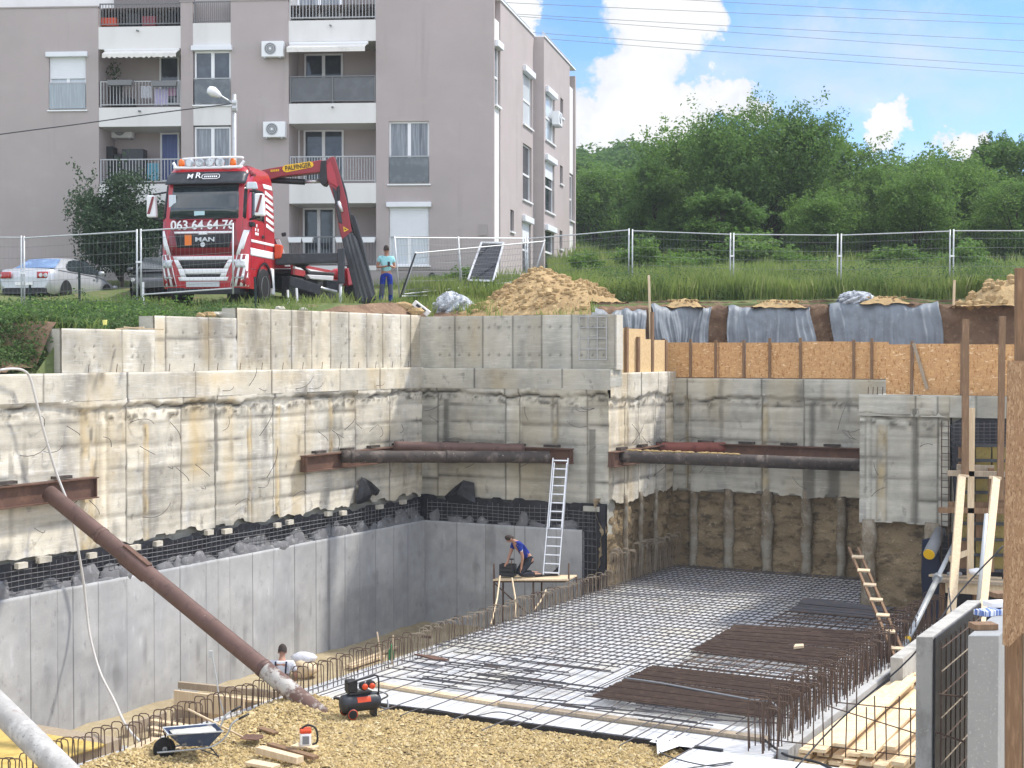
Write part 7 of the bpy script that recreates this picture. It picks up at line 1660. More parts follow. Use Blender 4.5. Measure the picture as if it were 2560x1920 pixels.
# roof lamp bar
m_ = MB(); m_.tube(smooth_pts([(-.98, .42, 3.80), (-.90, .40, 3.70), (-.8, .38, 3.66), (.8, .38, 3.66), (.90, .40, 3.70), (1.0, .42, 3.82)]), .04, 8); m_.tube(smooth_pts([(-.72, .42, 3.90), (0, .4, 3.92), (.85, .42, 3.92), (.98, .42, 3.88)]), .03, 8); m_.build('lamp_bar', M_twhite, T, smooth=True)
for x in (-.50, -.22, .06, .34): m_ = MB(); m_.lathe([(.03, -.06), (.12, -.03), (.125, .03), (.06, .06)], (x, .40, 3.79), (0, -1, 0), 16); rl_ = m_.build('roof_lamp', M_chrome, T, smooth=True); m_ = MB(); m_.lathe([(.02, -.002), (.105, -.002), (.10, .01), (.02, .012)], (x, .345, 3.79), (0, -1, 0), 16); m_.build('lens', M_lens, rl_)
for x in (-.78, .66): m_ = MB(); m_.lathe([(.08, 0), (.085, .06), (.07, .16), (.03, .19)], (x, .5, 3.72), (0, 0, 1), 14); m_.build('beacon', M_amber, T, smooth=True)
m_ = MB(); m_.lathe([(.02, -.25), (.05, -.2), (.05, .1), (.10, .22)], (1.0, .8, 3.62), (0, -1, 0), 12); m_.lathe([(.02, -.2), (.045, -.15), (.045, .1), (.09, .2)], (1.12, .75, 3.50), (0, -1, 0), 12); m_.build('air_horn', M_dred, T, smooth=True)
m_ = MB(); m_.box((-.26, cab_front(-.1, 2.4, .02), 2.33), (.03, cab_front(-.1, 2.4, .012), 2.47)); m_.build('windscreen_card', mat('pale blue card', (.45, .62, .66), .6), T)
m_ = MB(); m_.box((-1.0, cab_front(-.9, 2.7, .016), 2.58), (-.80, cab_front(-.9, 2.7, .012), 2.92)); m_.build('sky_reflection', M_glassw, T)  # pale patch painted as sky reflected in the windscreen
for x0, x1 in ((-.75, -.15), (.3, .9)): MB().tube([(x0 - .02, cab_front(x0, 2.24, .03), 2.24), (x1, cab_front(x1, 2.33, .03), 2.33)], .012, 5).build('wiper', M_blk, T)
# wheels, arches, chassis
def wheel(x, y, r, w, par=T, nm='wheel'):
    m_ = MB(); s = 1 if x > 0 else -1
    m_.lathe([(r * .60, -w / 2), (r * .92, -w / 2), (r, -w / 2 + .04), (r, w / 2 - .04), (r * .92, w / 2), (r * .60, w / 2)], (x, y, r), (1, 0, 0), 28); o = m_.build(nm, M_tyre, par, smooth=True)
    m_ = MB(); m_.lathe([(r * .12, w / 2 - .02), (r * .3, w / 2 - .03), (r * .42, w / 2 - .10), (r * .55, w / 2 - .05), (r * .61, w / 2 + .005), (r * .61, -w / 2)], (x, y, r), (s, 0, 0), 24); m_.build('rim', M_chrome, o, smooth=True)
wheel(1.10, 1.35, .50, .32); wheel(-1.10, 1.35, .50, .32); wheel(1.03, 5.6, .5, .34); wheel(-1.03, 5.6, .5, .34); wheel(1.03, 6.95, .5, .34); wheel(-1.03, 6.95, .5, .34)
m_ = MB()
for x in np.linspace(0, math.pi, 13)[:-1]:
    x2 = x + math.pi / 12; rr = .62
    m_.add([(.9, 1.35 + rr * math.cos(x), .5 + rr * math.sin(x)), (.9, 1.35 + rr * math.cos(x2), .5 + rr * math.sin(x2)), (1.255, 1.35 + rr * math.cos(x2), .5 + rr * math.sin(x2)), (1.255, 1.35 + rr * math.cos(x), .5 + rr * math.sin(x)), (1.255, 1.35 + (rr + .06) * math.cos(x), .5 + (rr + .06) * math.sin(x)), (1.255, 1.35 + (rr + .06) * math.cos(x2), .5 + (rr + .06) * math.sin(x2))], [(0, 1, 2, 3), (3, 2, 5, 4)])
m_.build('wheel_arch', M_blk, T)
spatch('wheel_opening', [[(.82, .42), (1.88, .42), (1.78, .98), (.92, .98)]], M_blk, .004)
m_ = MB(); m_.hexa([(.95, 2.05, .32), (1.26, 2.05, .32), (1.26, 2.25, .3), (.95, 2.25, .3), (.95, 1.95, 1.05), (1.26, 1.9, 1.05), (1.26, 2.15, 1.05), (.95, 2.15, 1.05)]); m_.build('mud_flap', M_twhite, T, bevel=.04)
m_ = MB(); m_.box((-.45, .6, .62), (-.30, 8.6, .92)); m_.box((.30, .6, .62), (.45, 8.6, .92)); m_.box((-.9, 2.4, .5), (.9, 3.3, .95)); m_.build('chassis', M_blk, T)
# load bed with red side boards
m_ = MB(); m_.box((-1.2, 3.9, 1.02), (1.2, 8.9, 1.14)); m_.build('load_bed', M_blk, T)
m_ = MB(); m_.box((1.18, 3.9, .98), (1.24, 8.9, 1.32)); m_.box((-1.24, 3.9, .98), (-1.18, 8.9, 1.32)); sb = m_.build('side_board', M_red, T)
m_ = MB(); m_.box((1.242, 3.9, 1.16), (1.248, 8.9, 1.23)); m_.box((1.242, 5.2, 1.02), (1.248, 7.2, 1.13)); m_.build('side_board_stripe', M_twhite, sb)
m_ = MB(); m_.box((1.0, 3.6, .35), (1.22, 5.0, .92)); m_.box((1.02, 7.6, .4), (1.2, 8.7, .9)); m_.build('side_guard', M_dkm, T)
m_ = MB(); m_.hexa([(-1.0, 3.75, 1.15), (1.22, 3.75, 1.15), (1.22, 3.85, 1.15), (-1.0, 3.85, 1.15), (-1.0, 3.7, 2.0), (.85, 3.7, 2.0), (.85, 3.8, 2.0), (-1.0, 3.8, 2.0)]); hb = m_.build('headboard', M_dred, T)
m_ = MB(); m_.prism([(1.08, 3.69, 1.2), (1.22, 3.70, 1.2), (.92, 3.66, 1.98), (.80, 3.66, 1.98)], (0, -.02, 0)); m_.build('headboard_stripe', M_twhite, hb)
# crane, built from picture points at its own depth
DC = 42.3
def tloc(px, py, D=DC):
    p = at(px, py, D) - tl; cA, sA = math.cos(-YAW), math.sin(-YAW); return np.array((p[0] * cA - p[1] * sA, p[0] * sA + p[1] * cA, p[2]))
m_ = MB(); m_.lathe([(.32, .9), (.32, 1.2), (.26, 1.25), (.24, 2.9), (.20, 3.0)], (.35, 3.0, 0), (0, 0, 1), 16); m_.build('crane_column', M_crane, T)
def boom(name, poly, w, mt, D=DC, bevel=.02, par=T):
    m_ = MB(); cA, sA = math.cos(-YAW), math.sin(-YAW); v_ = np.array((0, w, 0)); v_ = np.array((v_[0] * cA - v_[1] * sA, v_[0] * sA + v_[1] * cA, 0))
    m_.prism([tloc(x, y, D - w / 2) for x, y in poly], v_); return m_.build(name, mt, par, bevel=bevel)
bm_ = boom('main_boom', [(640, 428), (672, 421), (800, 400), (818, 402), (818, 427), (800, 430), (700, 441), (672, 450), (640, 455)], .42, M_crane)
cq = [(707, 418), (712, 413), (775, 403.5), (782, 406), (784, 413), (780, 418), (716, 431), (709, 428), (706, 423)]
q = MB(); q.prism([tloc(x, y, DC - .22) for x, y in cq], (0, -.006, 0)); q.build('yellow_plate', M_yel, bm_)
pT = tloc(745, 417, DC - .235); ang = math.atan2(403.5 - 414, 775 - 712); dv = tloc(775, 403.5, DC - .22) - tloc(712, 413.5, DC - .22)
text('maker_lettering', 'PALFINGER', M_blk, T, tuple(pT), (R(90), -math.asin(dv[2] / np.linalg.norm(dv)) , math.atan2(dv[1], dv[0])), .19, ext=.004, off=.003, sx=.78)
m_ = MB()
for k in range(5): m_.cbox(tloc(678 + k * 4.5, 427 - k * .4, DC - .22), (.035, .01, .06))
m_.build('yellow_letters', M_yel, bm_)
m_ = MB(); m_.tube([tloc(672, 450), tloc(762, 455)], .085, 12); m_.build('boom_cylinder', M_blk, T, smooth=True); m_ = MB(); m_.tube([tloc(762, 454.5), tloc(800, 452)], .055, 12); m_.build('boom_piston', M_chrome, T, smooth=True)
boom('boom_joint', [(802, 402), (815, 400), (818, 455), (812, 463), (803, 461), (798, 448)], .52, M_blk)
kn = boom('knuckle_arm', [(818, 398), (830, 391), (836, 392), (850, 440), (866, 500), (879, 578), (856, 602), (848, 575), (836, 500), (822, 462), (810, 442), (808, 415)], .40, M_crane)
boom('knuckle_side_plate', [(812, 415), (826, 402), (838, 436), (846, 470), (826, 458), (812, 442)], .46, mat('bright crane red', (.38, .03, .045), .35, spec=.5), par=T)
boom('knuckle_cavity', [(830, 466), (842, 478), (852, 530), (856, 560), (846, 556), (838, 510)], .44, M_dkm)
boom('fold_link', [(841, 470), (848, 462), (850, 480), (849, 505), (843, 500)], .48, M_blk)
m_ = MB(); m_.tube([tloc(846, 503, DC - .25), tloc(855, 530, DC - .25)], .05, 8); m_.build('link_piston', M_chrome, T, smooth=True)
yt_ = [tloc(858, 566, DC - .215), tloc(872, 574, DC - .215), tloc(860, 580, DC - .215)]; q = MB(); q.prism(yt_, (0, -.006, 0)); q.build('warning_triangle', M_yel, kn)
c_ = sum(yt_) / 3; q = MB(); q.prism([c_ + (p - c_) * .4 + np.array((0, -.008, 0)) for p in yt_], (0, -.004, 0)); q.build('warning_mark', M_blk, kn)
boom('outer_boom', [(854, 598), (878, 580), (893, 600), (936, 742), (925, 753), (896, 760), (888, 740)], .42, M_dkm)
for k, (p, q_) in enumerate((((866, 592), (908, 752)), ((873, 584), (918, 748)), ((885, 590), (931, 742)))):
    a, b = tloc(*p, DC - .225), tloc(*q_, DC - .225); m_ = MB(); m_.beam(a, b, .05, .03, (0, -1, 0)); m_.build('boom_rib', mat('boom edge steel', (.10, .105, .115), .35, metal=.3, spec=.5), T)
boom('extension_stage', [(878, 536), (886, 538), (904, 600), (938, 742), (930, 745), (896, 606), (876, 545)], .34, M_blk, DC + .05)
m_ = MB(); m_.tube(smooth_pts([tloc(836, 392), tloc(850, 440, DC - .1), tloc(862, 480, DC - .1), tloc(870, 520, DC - .1), tloc(880, 560, DC - .1), tloc(898, 620, DC)]), .045, 8); m_.build('hydraulic_hose', M_blk, T, smooth=True)
boom('boom_tip', [(893, 752), (934, 738), (938, 748), (925, 756), (898, 764)], .46, M_blk)
m_ = MB(); m_.tube([tloc(898, 760), tloc(897, 771)], .03, 6); m_.build('hook_pin', M_blk, T)
# outrigger
boom('outrigger_beam', [(688, 634), (851, 632), (851, 655), (688, 662)], .30, M_dkm, 41.4); boom('outrigger_leg', [(843, 622), (860, 620), (860, 708), (845, 708)], .2, M_dkm, 41.3)
g_ = tloc(851, 775, 41.3); m_ = MB(); m_.tube([tloc(851, 706, 41.3), g_], .045, 10); m_.build('outrigger_ram', M_galv, T, smooth=True)
boom('hydraulic_block', [(685, 610), (705, 612), (702, 645), (685, 648)], .3, M_orange, 41.3, .04)
boom('control_box', [(703, 582), (714, 580), (714, 590), (704, 591)], .15, M_blk, 41.6); boom('bed_tank', [(725, 690), (800, 712), (798, 738), (722, 715)], .3, M_dkm, 41.6)

# ------------------------------------------------------------------ cars
def car(name, lab, loc, rz, paint, rear=True, scale=1):
    t = thing(name, lab, 'car', loc, rz=rz); t.scale = (scale,) * 3
    # y: 0 at the rear bumper, 4.77 at the nose; cross sections of the lower body
    ST = [(-.02, .42, .62, .74, .78), (.03, .28, .60, .96, .86), (.12, .24, .60, 1.02, .90), (.6, .22, .62, 1.02, .91), (1.3, .2, .64, .99, .91), (2.4, .2, .64, .95, .91), (3.3, .2, .62, .92, .90), (3.9, .22, .60, .84, .87), (4.5, .25, .56, .70, .80), (4.72, .32, .54, .62, .68), (4.77, .4, .5, .56, .6)]
    m_ = MB(); G = []
    for y, zb_, zm, zt_, hw in ST:
        prof = [(-hw * .86, zb_), (-hw * .97, zb_ + .08), (-hw, zm), (-hw * .985, zm + (zt_ - zm) * .55), (-hw * .93, zt_ - .03), (-hw * .84, zt_), (0, zt_ + .025), (hw * .84, zt_), (hw * .93, zt_ - .03), (hw * .985, zm + (zt_ - zm) * .55), (hw, zm), (hw * .97, zb_ + .08), (hw * .86, zb_)]
        G.append([(x, y, z) for x, z in prof])
    m_.grid(G); n_ = len(G[0]); m_.add(G[0], [tuple(range(n_))]); m_.add(G[-1], [tuple(range(n_ - 1, -1, -1))]); m_.add([G[0][0], G[-1][0], G[-1][-1], G[0][-1]], [(0, 1, 2, 3)])
    b = m_.build('body', paint, t, smooth=True); b.modifiers.new('e', 'EDGE_SPLIT').split_angle = R(48)
    # roof and pillars
    RS = [(.55, 1.0, .80, .80), (.85, 1.18, .76, .72), (1.25, 1.36, .71, .64), (1.7, 1.44, .66, .60), (2.3, 1.465, .64, .58), (2.75, 1.43, .66, .59), (3.1, 1.28, .71, .63), (3.5, 1.05, .78, .72), (3.75, .92, .80, .78)]
    m_ = MB(); G = []
    for y, z, hb_, ht in RS:
        zb_ = np.interp(y, [.5, 1.3, 2.4, 3.3, 3.9], [1.01, .98, .94, .91, .83]); f = (z - zb_)
        G.append([(-.87 + .0 * y, y, zb_ - .01), (-ht - .12 + .04, y, zb_ + f * .55), (-ht, y, z - .06 * min(1, f * 3)), (-ht * .75, y, z), (0, y, z + .02), (ht * .75, y, z), (ht, y, z - .06 * min(1, f * 3)), (ht + .08, y, zb_ + f * .55), (.87, y, zb_ - .01)])
    m_.grid(G); r_ = m_.build('roof', paint, t, smooth=True)
    def glass(name, pts_, mt, off):
        q = MB(); q.add([tuple(np.array(p) + np.array(off)) for p in pts_], [tuple(range(len(pts_)))]); o = q.build(name, mt, t); o.modifiers.new('s', 'SOLIDIFY').thickness = .012; return o
    # rear window, windscreen follow the roof slope
    q = MB(); q.grid([[(x * (.70 - .14 * v_), .62 + .66 * v_ - .02, 1.045 + .325 * v_ + .02 * (1 - x * x) + .018) for v_ in np.linspace(0, 1, 5)] for x in np.linspace(-1, 1, 9)]); q.build('rear_window', M_cglassb, t, smooth=True)
    q = MB(); q.grid([[(x * (.72 - .14 * v_), 3.62 - .78 * v_ + .02, .99 + .42 * v_ + .02) for v_ in np.linspace(0, 1, 5)] for x in np.linspace(-1, 1, 9)]); q.build('windscreen', M_cglass, t, smooth=True)
    for s in (-1, 1):
        q = MB()
        arc = [(1.12, 1.05), (1.2, 1.17), (1.42, 1.32), (1.8, 1.385), (2.3, 1.40), (2.7, 1.36), (3.05, 1.22), (3.4, 1.03), (3.42, .98), (2.3, .985), (1.3, 1.02)]
        def gx(y, z): zb_ = np.interp(y, [.5, 1.3, 2.4, 3.3, 3.9], [1.01, .98, .94, .91, .83]); return s * (np.interp(z, [zb_, 1.2, 1.42], [.885, .765, .66]) + .012)
        q.add([(gx(y, z), y, z) for y, z in arc], [tuple(range(len(arc)))]); w_ = q.build('side_window', M_cglass, t)
        q = MB(); q.beam((gx(2.2, .98) + s * .004, 2.2, .98), (gx(2.25, 1.4) + s * .004, 2.25, 1.40), .02, .06, (1, 0, 0)); q.build('window_pillar', M_blk, w_)
        for y in (.95, 3.72):
            q = MB(); q.lathe([(.20, -.1), (.29, -.1), (.315, -.07), (.315, .07), (.29, .1), (.20, .1)], (s * .80, y, .315), (1, 0, 0), 22); wh = q.build('wheel', M_tyre, t, smooth=True)
            q = MB(); q.lathe([(.03, .095), (.08, .085), (.15, .06), (.2, .085), (.21, .10), (.21, -.1)], (s * .80, y, .315), (s, 0, 0), 20); q.build('rim', M_chrome, wh, smooth=True)
            q = MB(); pts_ = [(s * (.905 if y > 1 else .912), y + .37 * math.cos(a), .33 + .37 * math.sin(a)) for a in np.linspace(-.2, math.pi + .2, 15)]; q.add(pts_, [tuple(range(15))]); q.build('wheel_opening', M_blk, t)
        q = MB(); q.lathe([(.02, -.1), (.075, -.07), (.08, .03), (.03, .1)], (s * 1.0, 3.15, 1.02), (1, 0, 0), 12); q.build('wing_mirror', paint, t, smooth=True)
        if rear:
            q = MB(); q.grid([[(s * (.44 + .40 * u_), -.045 + .12 * max(0, u_ - .72) ** 1 * 3.4, .72 + .20 * v_) for v_ in np.linspace(0, 1, 4)] for u_ in np.linspace(0, 1, 7)]); tlp = q.build('tail_light', M_tail, t, smooth=True); tlp.modifiers.new('s', 'SOLIDIFY').thickness = .05
            for u_ in (.58, .74): q = MB(); q.lathe([(.01, -.005), (.065, -.005), (.06, .012), (.01, .012)], (s * u_, -.055, .81), (0, -1, 0), 14); q.build('lamp_ring', M_lens, tlp)
        q = MB(); q.cbox((s * .918, 1.75, .83), (.03, .18, .03)); q.cbox((s * .918, 2.85, .81), (.03, .18, .03)); q.build('door_handle', paint, t)
        q = MB(); q.box((s * .78 - .09, 4.55, .56), (s * .70 + .1, 4.74, .68)); q.build('headlight', M_lens, t, bevel=.03)
    q = MB(); q.box((-.30, -.05, .50), (.30, -.03, .62)); q.build('number_plate', M_twhite, t)
    q = MB(); q.box((-.75, -.03, .24), (.75, .1, .40)); q.build('rear_valance', M_blk, t)
    q = MB(); q.grid([[(x, .005 - .0, .66 + .30 * v_) for v_ in (0, 1)] for x in (-.42, .42)]); 
    return t
cl = at(62, 752, 46.4); cl[2] = float(hprof(cl[0], cl[1])) 
cl[2] = at(62, 753, 46.4)[2]
car('silver_car', 'silver saloon car seen from behind, parked left of the dark bush', cl, -R(11.5), M_silver)
dc = at(365, 757, 44.6)
car('dark_car', 'dark car with bright headlamps mostly hidden behind the fence and the truck', at(428, 762, 50.5), R(180 + 8), M_dcar, rear=False)
# ------------------------------------------------------------------ motorcycle behind the outrigger
mc = at(828, 757, 43.3); mc[2] = at(828, 752, 43.3)[2]
t = thing('motorcycle', 'red and white motorcycle with a top case parked behind the crane leg', 'motorcycle', mc, rz=R(-62))
for y in (-.68, .72):
    q = MB(); q.lathe([(.21, -.06), (.28, -.065), (.31, -.03), (.31, .03), (.28, .065), (.21, .06)], (0, y, .31), (1, 0, 0), 22); wh = q.build('wheel', M_tyre, t, smooth=True)
    q = MB(); q.lathe([(.04, -.05), (.21, -.03), (.21, .03), (.04, .05)], (0, y, .31), (1, 0, 0), 18); q.build('rim', M_gry, wh, smooth=True)
q = MB(); q.blob((0, .25, .78), (.16, .34, .17), 3, 12, .1); q.build('fuel_tank', M_red, t, smooth=True)
q = MB(); q.hexa([(-.14, -.75, .74), (.14, -.75, .74), (.15, .05, .72), (-.15, .05, .72), (-.1, -.78, .86), (.1, -.78, .86), (.13, .05, .82), (-.13, .05, .82)]); q.build('seat', M_blk, t, bevel=.03)
q = MB(); q.hexa([(-.16, -.7, .62), (.16, -.7, .62), (.17, .0, .58), (-.17, .0, .58), (-.15, -.8, .74), (.15, -.8, .74), (.16, .02, .72), (-.16, .02, .72)]); q.build('tail_fairing', M_twhite, t, bevel=.02)
q = MB(); q.hexa([(-.2, .45, .42), (.2, .45, .42), (.16, .85, .55), (-.16, .85, .55), (-.2, .4, .95), (.2, .4, .95), (.12, .78, 1.02), (-.12, .78, 1.02)]); q.build('front_fairing', M_red, t, bevel=.03)
q = MB(); q.cbox((0, .05, .42), (.3, .5, .36)); q.build('engine', M_dkm, t, bevel=.03)
q = MB(); q.tube([(-.34, .42, 1.06), (-.1, .52, 1.04), (.1, .52, 1.04), (.34, .42, 1.06)], .02, 6); q.tube([(0, .52, 1.02), (0, .72, .31)], .03, 6); q.build('handlebar', M_blk, t)
q = MB(); q.tube([(.18, .1, .25), (.2, -.5, .38), (.2, -.75, .46)], .05, 8); q.build('exhaust', M_chrome, t, smooth=True)
q = MB(); q.blob((0, -.92, 1.16), (.25, .22, .10), 5, 14, .03); tcse = q.build('top_case', M_red, t, smooth=True); q = MB(); q.blob((0, -.92, 1.06), (.26, .23, .12), 5, 14, .03); q.build('case_base', M_blk, tcse, smooth=True)
q = MB(); q.tube([(0, -.6, .78), (0, -.92, .98)], .05, 6); q.build('case_carrier', M_blk, t)
# ------------------------------------------------------------------ mesh fences
def fence_panel(lab, tl_, tr_, h, D0, D1, lean=(0, 0), posts=True, grp='wire mesh site fence panels', nv=None, bottom=None):
    a, b = at(*tl_, D0), at(*tr_, D1); dn = np.array((lean[0], lean[1], -h))
    t = thing('mesh_fence', lab, 'mesh fence', (a + b) / 2 + dn, grp)
    for q_ in (a * 0, dn * .96): m_ = MB(); m_.tube([a + q_, b + q_], .021, 6); m_.build('rail', M_galv, t)
    if posts:
        for p in (a, b): MB().tube([p + np.array((0, 0, .05)), p + dn * 1.05], .024, 8).build('post', M_galv, t, smooth=True)
    m_ = MB(); n_ = nv or max(8, int(np.linalg.norm(b - a) / .11))
    for k in range(1, n_): p = a + (b - a) * k / n_; m_.tube([p, p + dn * .96], .0022, 3, False)
    for f in np.linspace(.12, .86, 6): m_.tube([a + dn * f, b + dn * f], .0042, 4, False)
    m_.build('wire_mesh', M_wire, t)
fence_panel('leftmost mesh fence panel in front of the boot of the silver car', (-215, 592), (53, 594), 2.0, 38.2, 38.0)
fence_panel('second mesh fence panel from the left, before the silver car', (60, 595), (342, 578), 2.0, 38.0, 37.9)
fence_panel('mesh fence panel in front of the truck cab', (352, 577), (582, 562), 1.7, 37.9, 38.2)
fence_panel('leaning mesh fence panel directly behind the man in turquoise', (986, 594), (1145, 595), 1.85, 45.0, 46.6, (.15, .1))
fence_panel('mesh fence panel behind the leaning solar panel', (1146, 595), (1312, 596), 1.6, 46.6, 48.5, (.06, .1))
fence_panel('drooping loose mesh panel propped before the solar panel', (1040, 633), (1362, 603), 1.3, 45.2, 48.0, (-.4, 0))
fence_panel('mesh fence panel crossing from the building corner to the meadow', (1318, 597), (1572, 575), 1.6, 48.6, 48.4)
fence_panel('first full mesh fence panel of the meadow, left of the big tree', (1581, 577), (1826, 586), 1.95, 48.3, 47.6)
fence_panel('second mesh fence panel of the meadow, below the big tree', (1834, 586), (2094, 588), 1.95, 47.5, 47.0)
fence_panel('third mesh fence panel of the meadow, right of the big tree', (2103, 588), (2375, 578), 1.95, 47.0, 46.4)
fence_panel('rightmost mesh fence panel of the meadow', (2384, 577), (2660, 577), 1.95, 46.3, 45.8)
def simple_post(lab, a, b, D, r, mt, name='post', cat='post', D2=None):
    m_ = MB(); m_.tube([at(*a, D), at(*b, D2 or D)], r, 8); m_.build(name, mt, label=lab, cat=cat)
simple_post('thin dark green post before the side door of the silver car', (198, 664), (199, 775), 38.6, .032, M_dkpost, 'fence_post')
simple_post('short dark stub post before the number plate of the silver car', (75, 712), (75, 780), 38.4, .032, M_dkpost, 'fence_post')
simple_post('dark post leaning against the truck front wheel', (637, 692), (640, 775), 38.4, .03, M_dkpost, 'fence_post')
simple_post('short white stake behind the second fence clamp', (358, 705), (358, 775), 38.5, .03, M_twhite, 'marking_stake', 'stake')
simple_post('short white stake left of its pair beside the truck rear', (719, 725), (722, 775), 40.2, .03, M_twhite, 'marking_stake', 'stake')
simple_post('short white stake right of its pair beside the truck rear', (741, 720), (744, 765), 40.4, .03, M_twhite, 'marking_stake', 'stake')
simple_post('rusty leaning bar in the gap of the fence right of the man', (1039, 633), (1000, 745), 44.8, .028, M_dkm, 'leaning_bar', 'bar')
simple_post('pale stake in the bank under the meadow fence at the right', (2386, 700), (2384, 770), 44.2, .04, M_wood, 'marking_stake', 'stake')
for k, (px, D) in enumerate(((56, 38.0), (347, 37.9), (1830, 47.5), (2099, 47.0), (2380, 46.3))):
    y = (683, 655, 640, 640, 640)[k]; c_ = at(px, y, D - .04); m_ = MB(); m_.cbox(c_, (.14, .05, .05)); m_.build('fence_clamp', M_upvc, label=('pale fence clamp before the silver car', 'pale fence clamp left of the truck cab', 'fence clamp on the meadow fence below the big tree', 'fence clamp on the meadow fence right of the big tree', 'fence clamp on the meadow fence near the right edge')[k], cat='clamp')
# ------------------------------------------------------------------ solar panel, heaps, tarpaulins
sp = [at(1204, 606, 47.6), at(1259, 607, 47.6), at(1233, 702, 46.6), at(1170, 700, 46.6)]
t = thing('solar_panel', 'dark solar panel with a pale frame leaning on the fence behind the spoil heap', 'solar panel', (sp[2] + sp[3]) / 2)
m_ = MB(); m_.prism(sp, (0, .04, 0)); m_.build('cell_sheet', mat('solar cells', (.012, .014, .022), .12, spec=.7), t)
m_ = MB()
for i in range(4): m_.beam(sp[i] + np.array((0, -.01, 0)), sp[(i + 1) % 4] + np.array((0, -.01, 0)), .06, .05, (0, -1, 0))
m_.build('frame', M_alu, t)
m_ = MB()
for k in range(1, 10): m_.tube([sp[0] + (sp[3] - sp[0]) * k / 10 + np.array((0, -.004, 0)), sp[1] + (sp[2] - sp[1]) * k / 10 + np.array((0, -.004, 0))], .006, 4)
m_.build('cell_lines', M_gry, t)
sil = [(1150, 800), (1185, 788), (1212, 765), (1250, 728), (1290, 705), (1320, 682), (1345, 673), (1380, 681), (1430, 701), (1478, 702), (1520, 728), (1560, 762), (1592, 785), (1640, 812)]
sx_ = [at(p[0], p[1], 44.4)[0] for p in sil]; sz_ = [at(p[0], p[1], 44.4)[2] for p in sil]
def heap(x, y):
    yw = float(front(x)) + .15; yc = 44.4 if x <= 2.05 else max(44.4, yw + .8)
    g = float(ground_z(np.array([x]), np.array([y]))[0]) - .06 + (.14 if -1.6 < x < 3.5 else 0)
    f = 1 - abs((y - yc) / ((yc - yw) if y < yc else 2.0)) ** 1.25
    return g + max(-.1, (np.interp(x, sx_, sz_) - g) * max(f, 0) ** .9) + .16 * (fbm(x * 2.1, y * 2.1, 61) - .5) + .10 * (fbm(x * 7, y * 7, 62) - .5)
X_ = np.arange(-1.9, 4.4, .07); Y_ = np.arange(38.6, 46.5, .08)
m_ = MB(); m_.grid([[(x, max(y, float(front(x)) + .16), heap(x, max(y, float(front(x)) + .16))) for y in Y_] for x in X_])
for k in range(700):
    x = rnd.uniform(-1.4, 3.0); y = rnd.uniform(float(front(x)) + .4, 44.8); r = rnd.choice((.02, .03, .04, .05, .09)); m_.blob((x, y, heap(x, y) + r * .25), (r * rnd.uniform(.8, 1.6), r, r * .8), k, 6, .4)
m_.build('spoil_heap', M_pile, smooth=False, label='big mound of yellow brown spoil behind the grey parapet', cat='earth mound')
m_ = MB(); cx_, cy_ = at(2490, 740, 44.0)[:2]
def heap2(x, y): return 1.35 + .8 * max(0, 1 - ((x - cx_ - .6) / 1.4) ** 2 - ((y - cy_ - .6) / 1.6) ** 2) + .16 * (fbm(x * 3, y * 3, 71) - .5)
m_.grid([[(x, y, heap2(x, y)) for y in np.arange(cy_ - 1.1, cy_ + 2.2, .1)] for x in np.arange(cx_ - 1.3, cx_ + 2.4, .1)])
for k in range(60): x = cx_ + rnd.uniform(-1, 1.5); y = cy_ + rnd.uniform(-.8, .8); r = rnd.uniform(.04, .16); m_.blob((x, y, heap2(x, y) + r * .3), r, k, 7, .3)
m_.build('spoil_heap', M_pile, label='small rubble heap on the bank near the right timber post', cat='earth mound')
def tarp(lab, x0, x1, ytop, seed, zb=-.35, side=(0, 0)):
    n_ = 110; G = []
    Xa, Xb = at(x0, 800, 44.0)[0], at(x1, 800, 44.0)[0]
    for i in range(n_ + 1):
        f = i / n_; x = Xa + (Xb - Xa) * f; Yb = float(np.interp(x, [p[0] for p in BANK], [p[1] for p in BANK])); row = []
        zt = at(x0 + (x1 - x0) * f, ytop, Yb - .55)[2] + .05 * math.sin(f * 9 + seed) + .03 * math.sin(f * 31)
        fold = .15 * (abs(math.sin(f * 17 + seed + 3.5 * vnoise(f * 5, seed, 3))) ** .6 - .5) + .07 * (abs(math.sin(f * 43 + seed * 2)) - .5)
        for j in range(5): q = j / 4; row.append((x, Yb + .6 - 1.05 * q, zt + .05 * q * math.sin(f * 14)))
        for j in range(1, 22):
            q = j / 21; e = (q ** .7)
            xx = x + (side[0] * (1 - f) + side[1] * f) * q * .25 + .05 * math.sin(q * 5 + f * 8 + seed)
            row.append((xx, Yb - .52 - .62 * e + fold * (.3 + .9 * q) + .10 * (float(fbm(f * 6, q * 4, seed)) - .5), zt - .04 - (zt - zb) * q))
        G.append(row)
    m_ = MB(); m_.grid(G); o = m_.build('tarpaulin', M_tar, smooth=True, label=lab, cat='tarpaulin', group='blue grey tarpaulins over the dug bank'); o.modifiers.new('s', 'SOLIDIFY').thickness = .008
tarp('blue-grey tarpaulin partly hidden behind the parapet and the pale boards', 1470, 1616, 776, 1)
tarp('blue-grey tarpaulin hanging behind the tall thin white stake', 1628, 1790, 766, 2, side=(1, -1.2))
tarp('blue-grey tarpaulin in the middle, with torn upper left corner', 1832, 2040, 766, 3, side=(-.6, .5))
tarp('widest blue-grey tarpaulin, on the right, with a bunched flap above it', 2090, 2354, 758, 4)
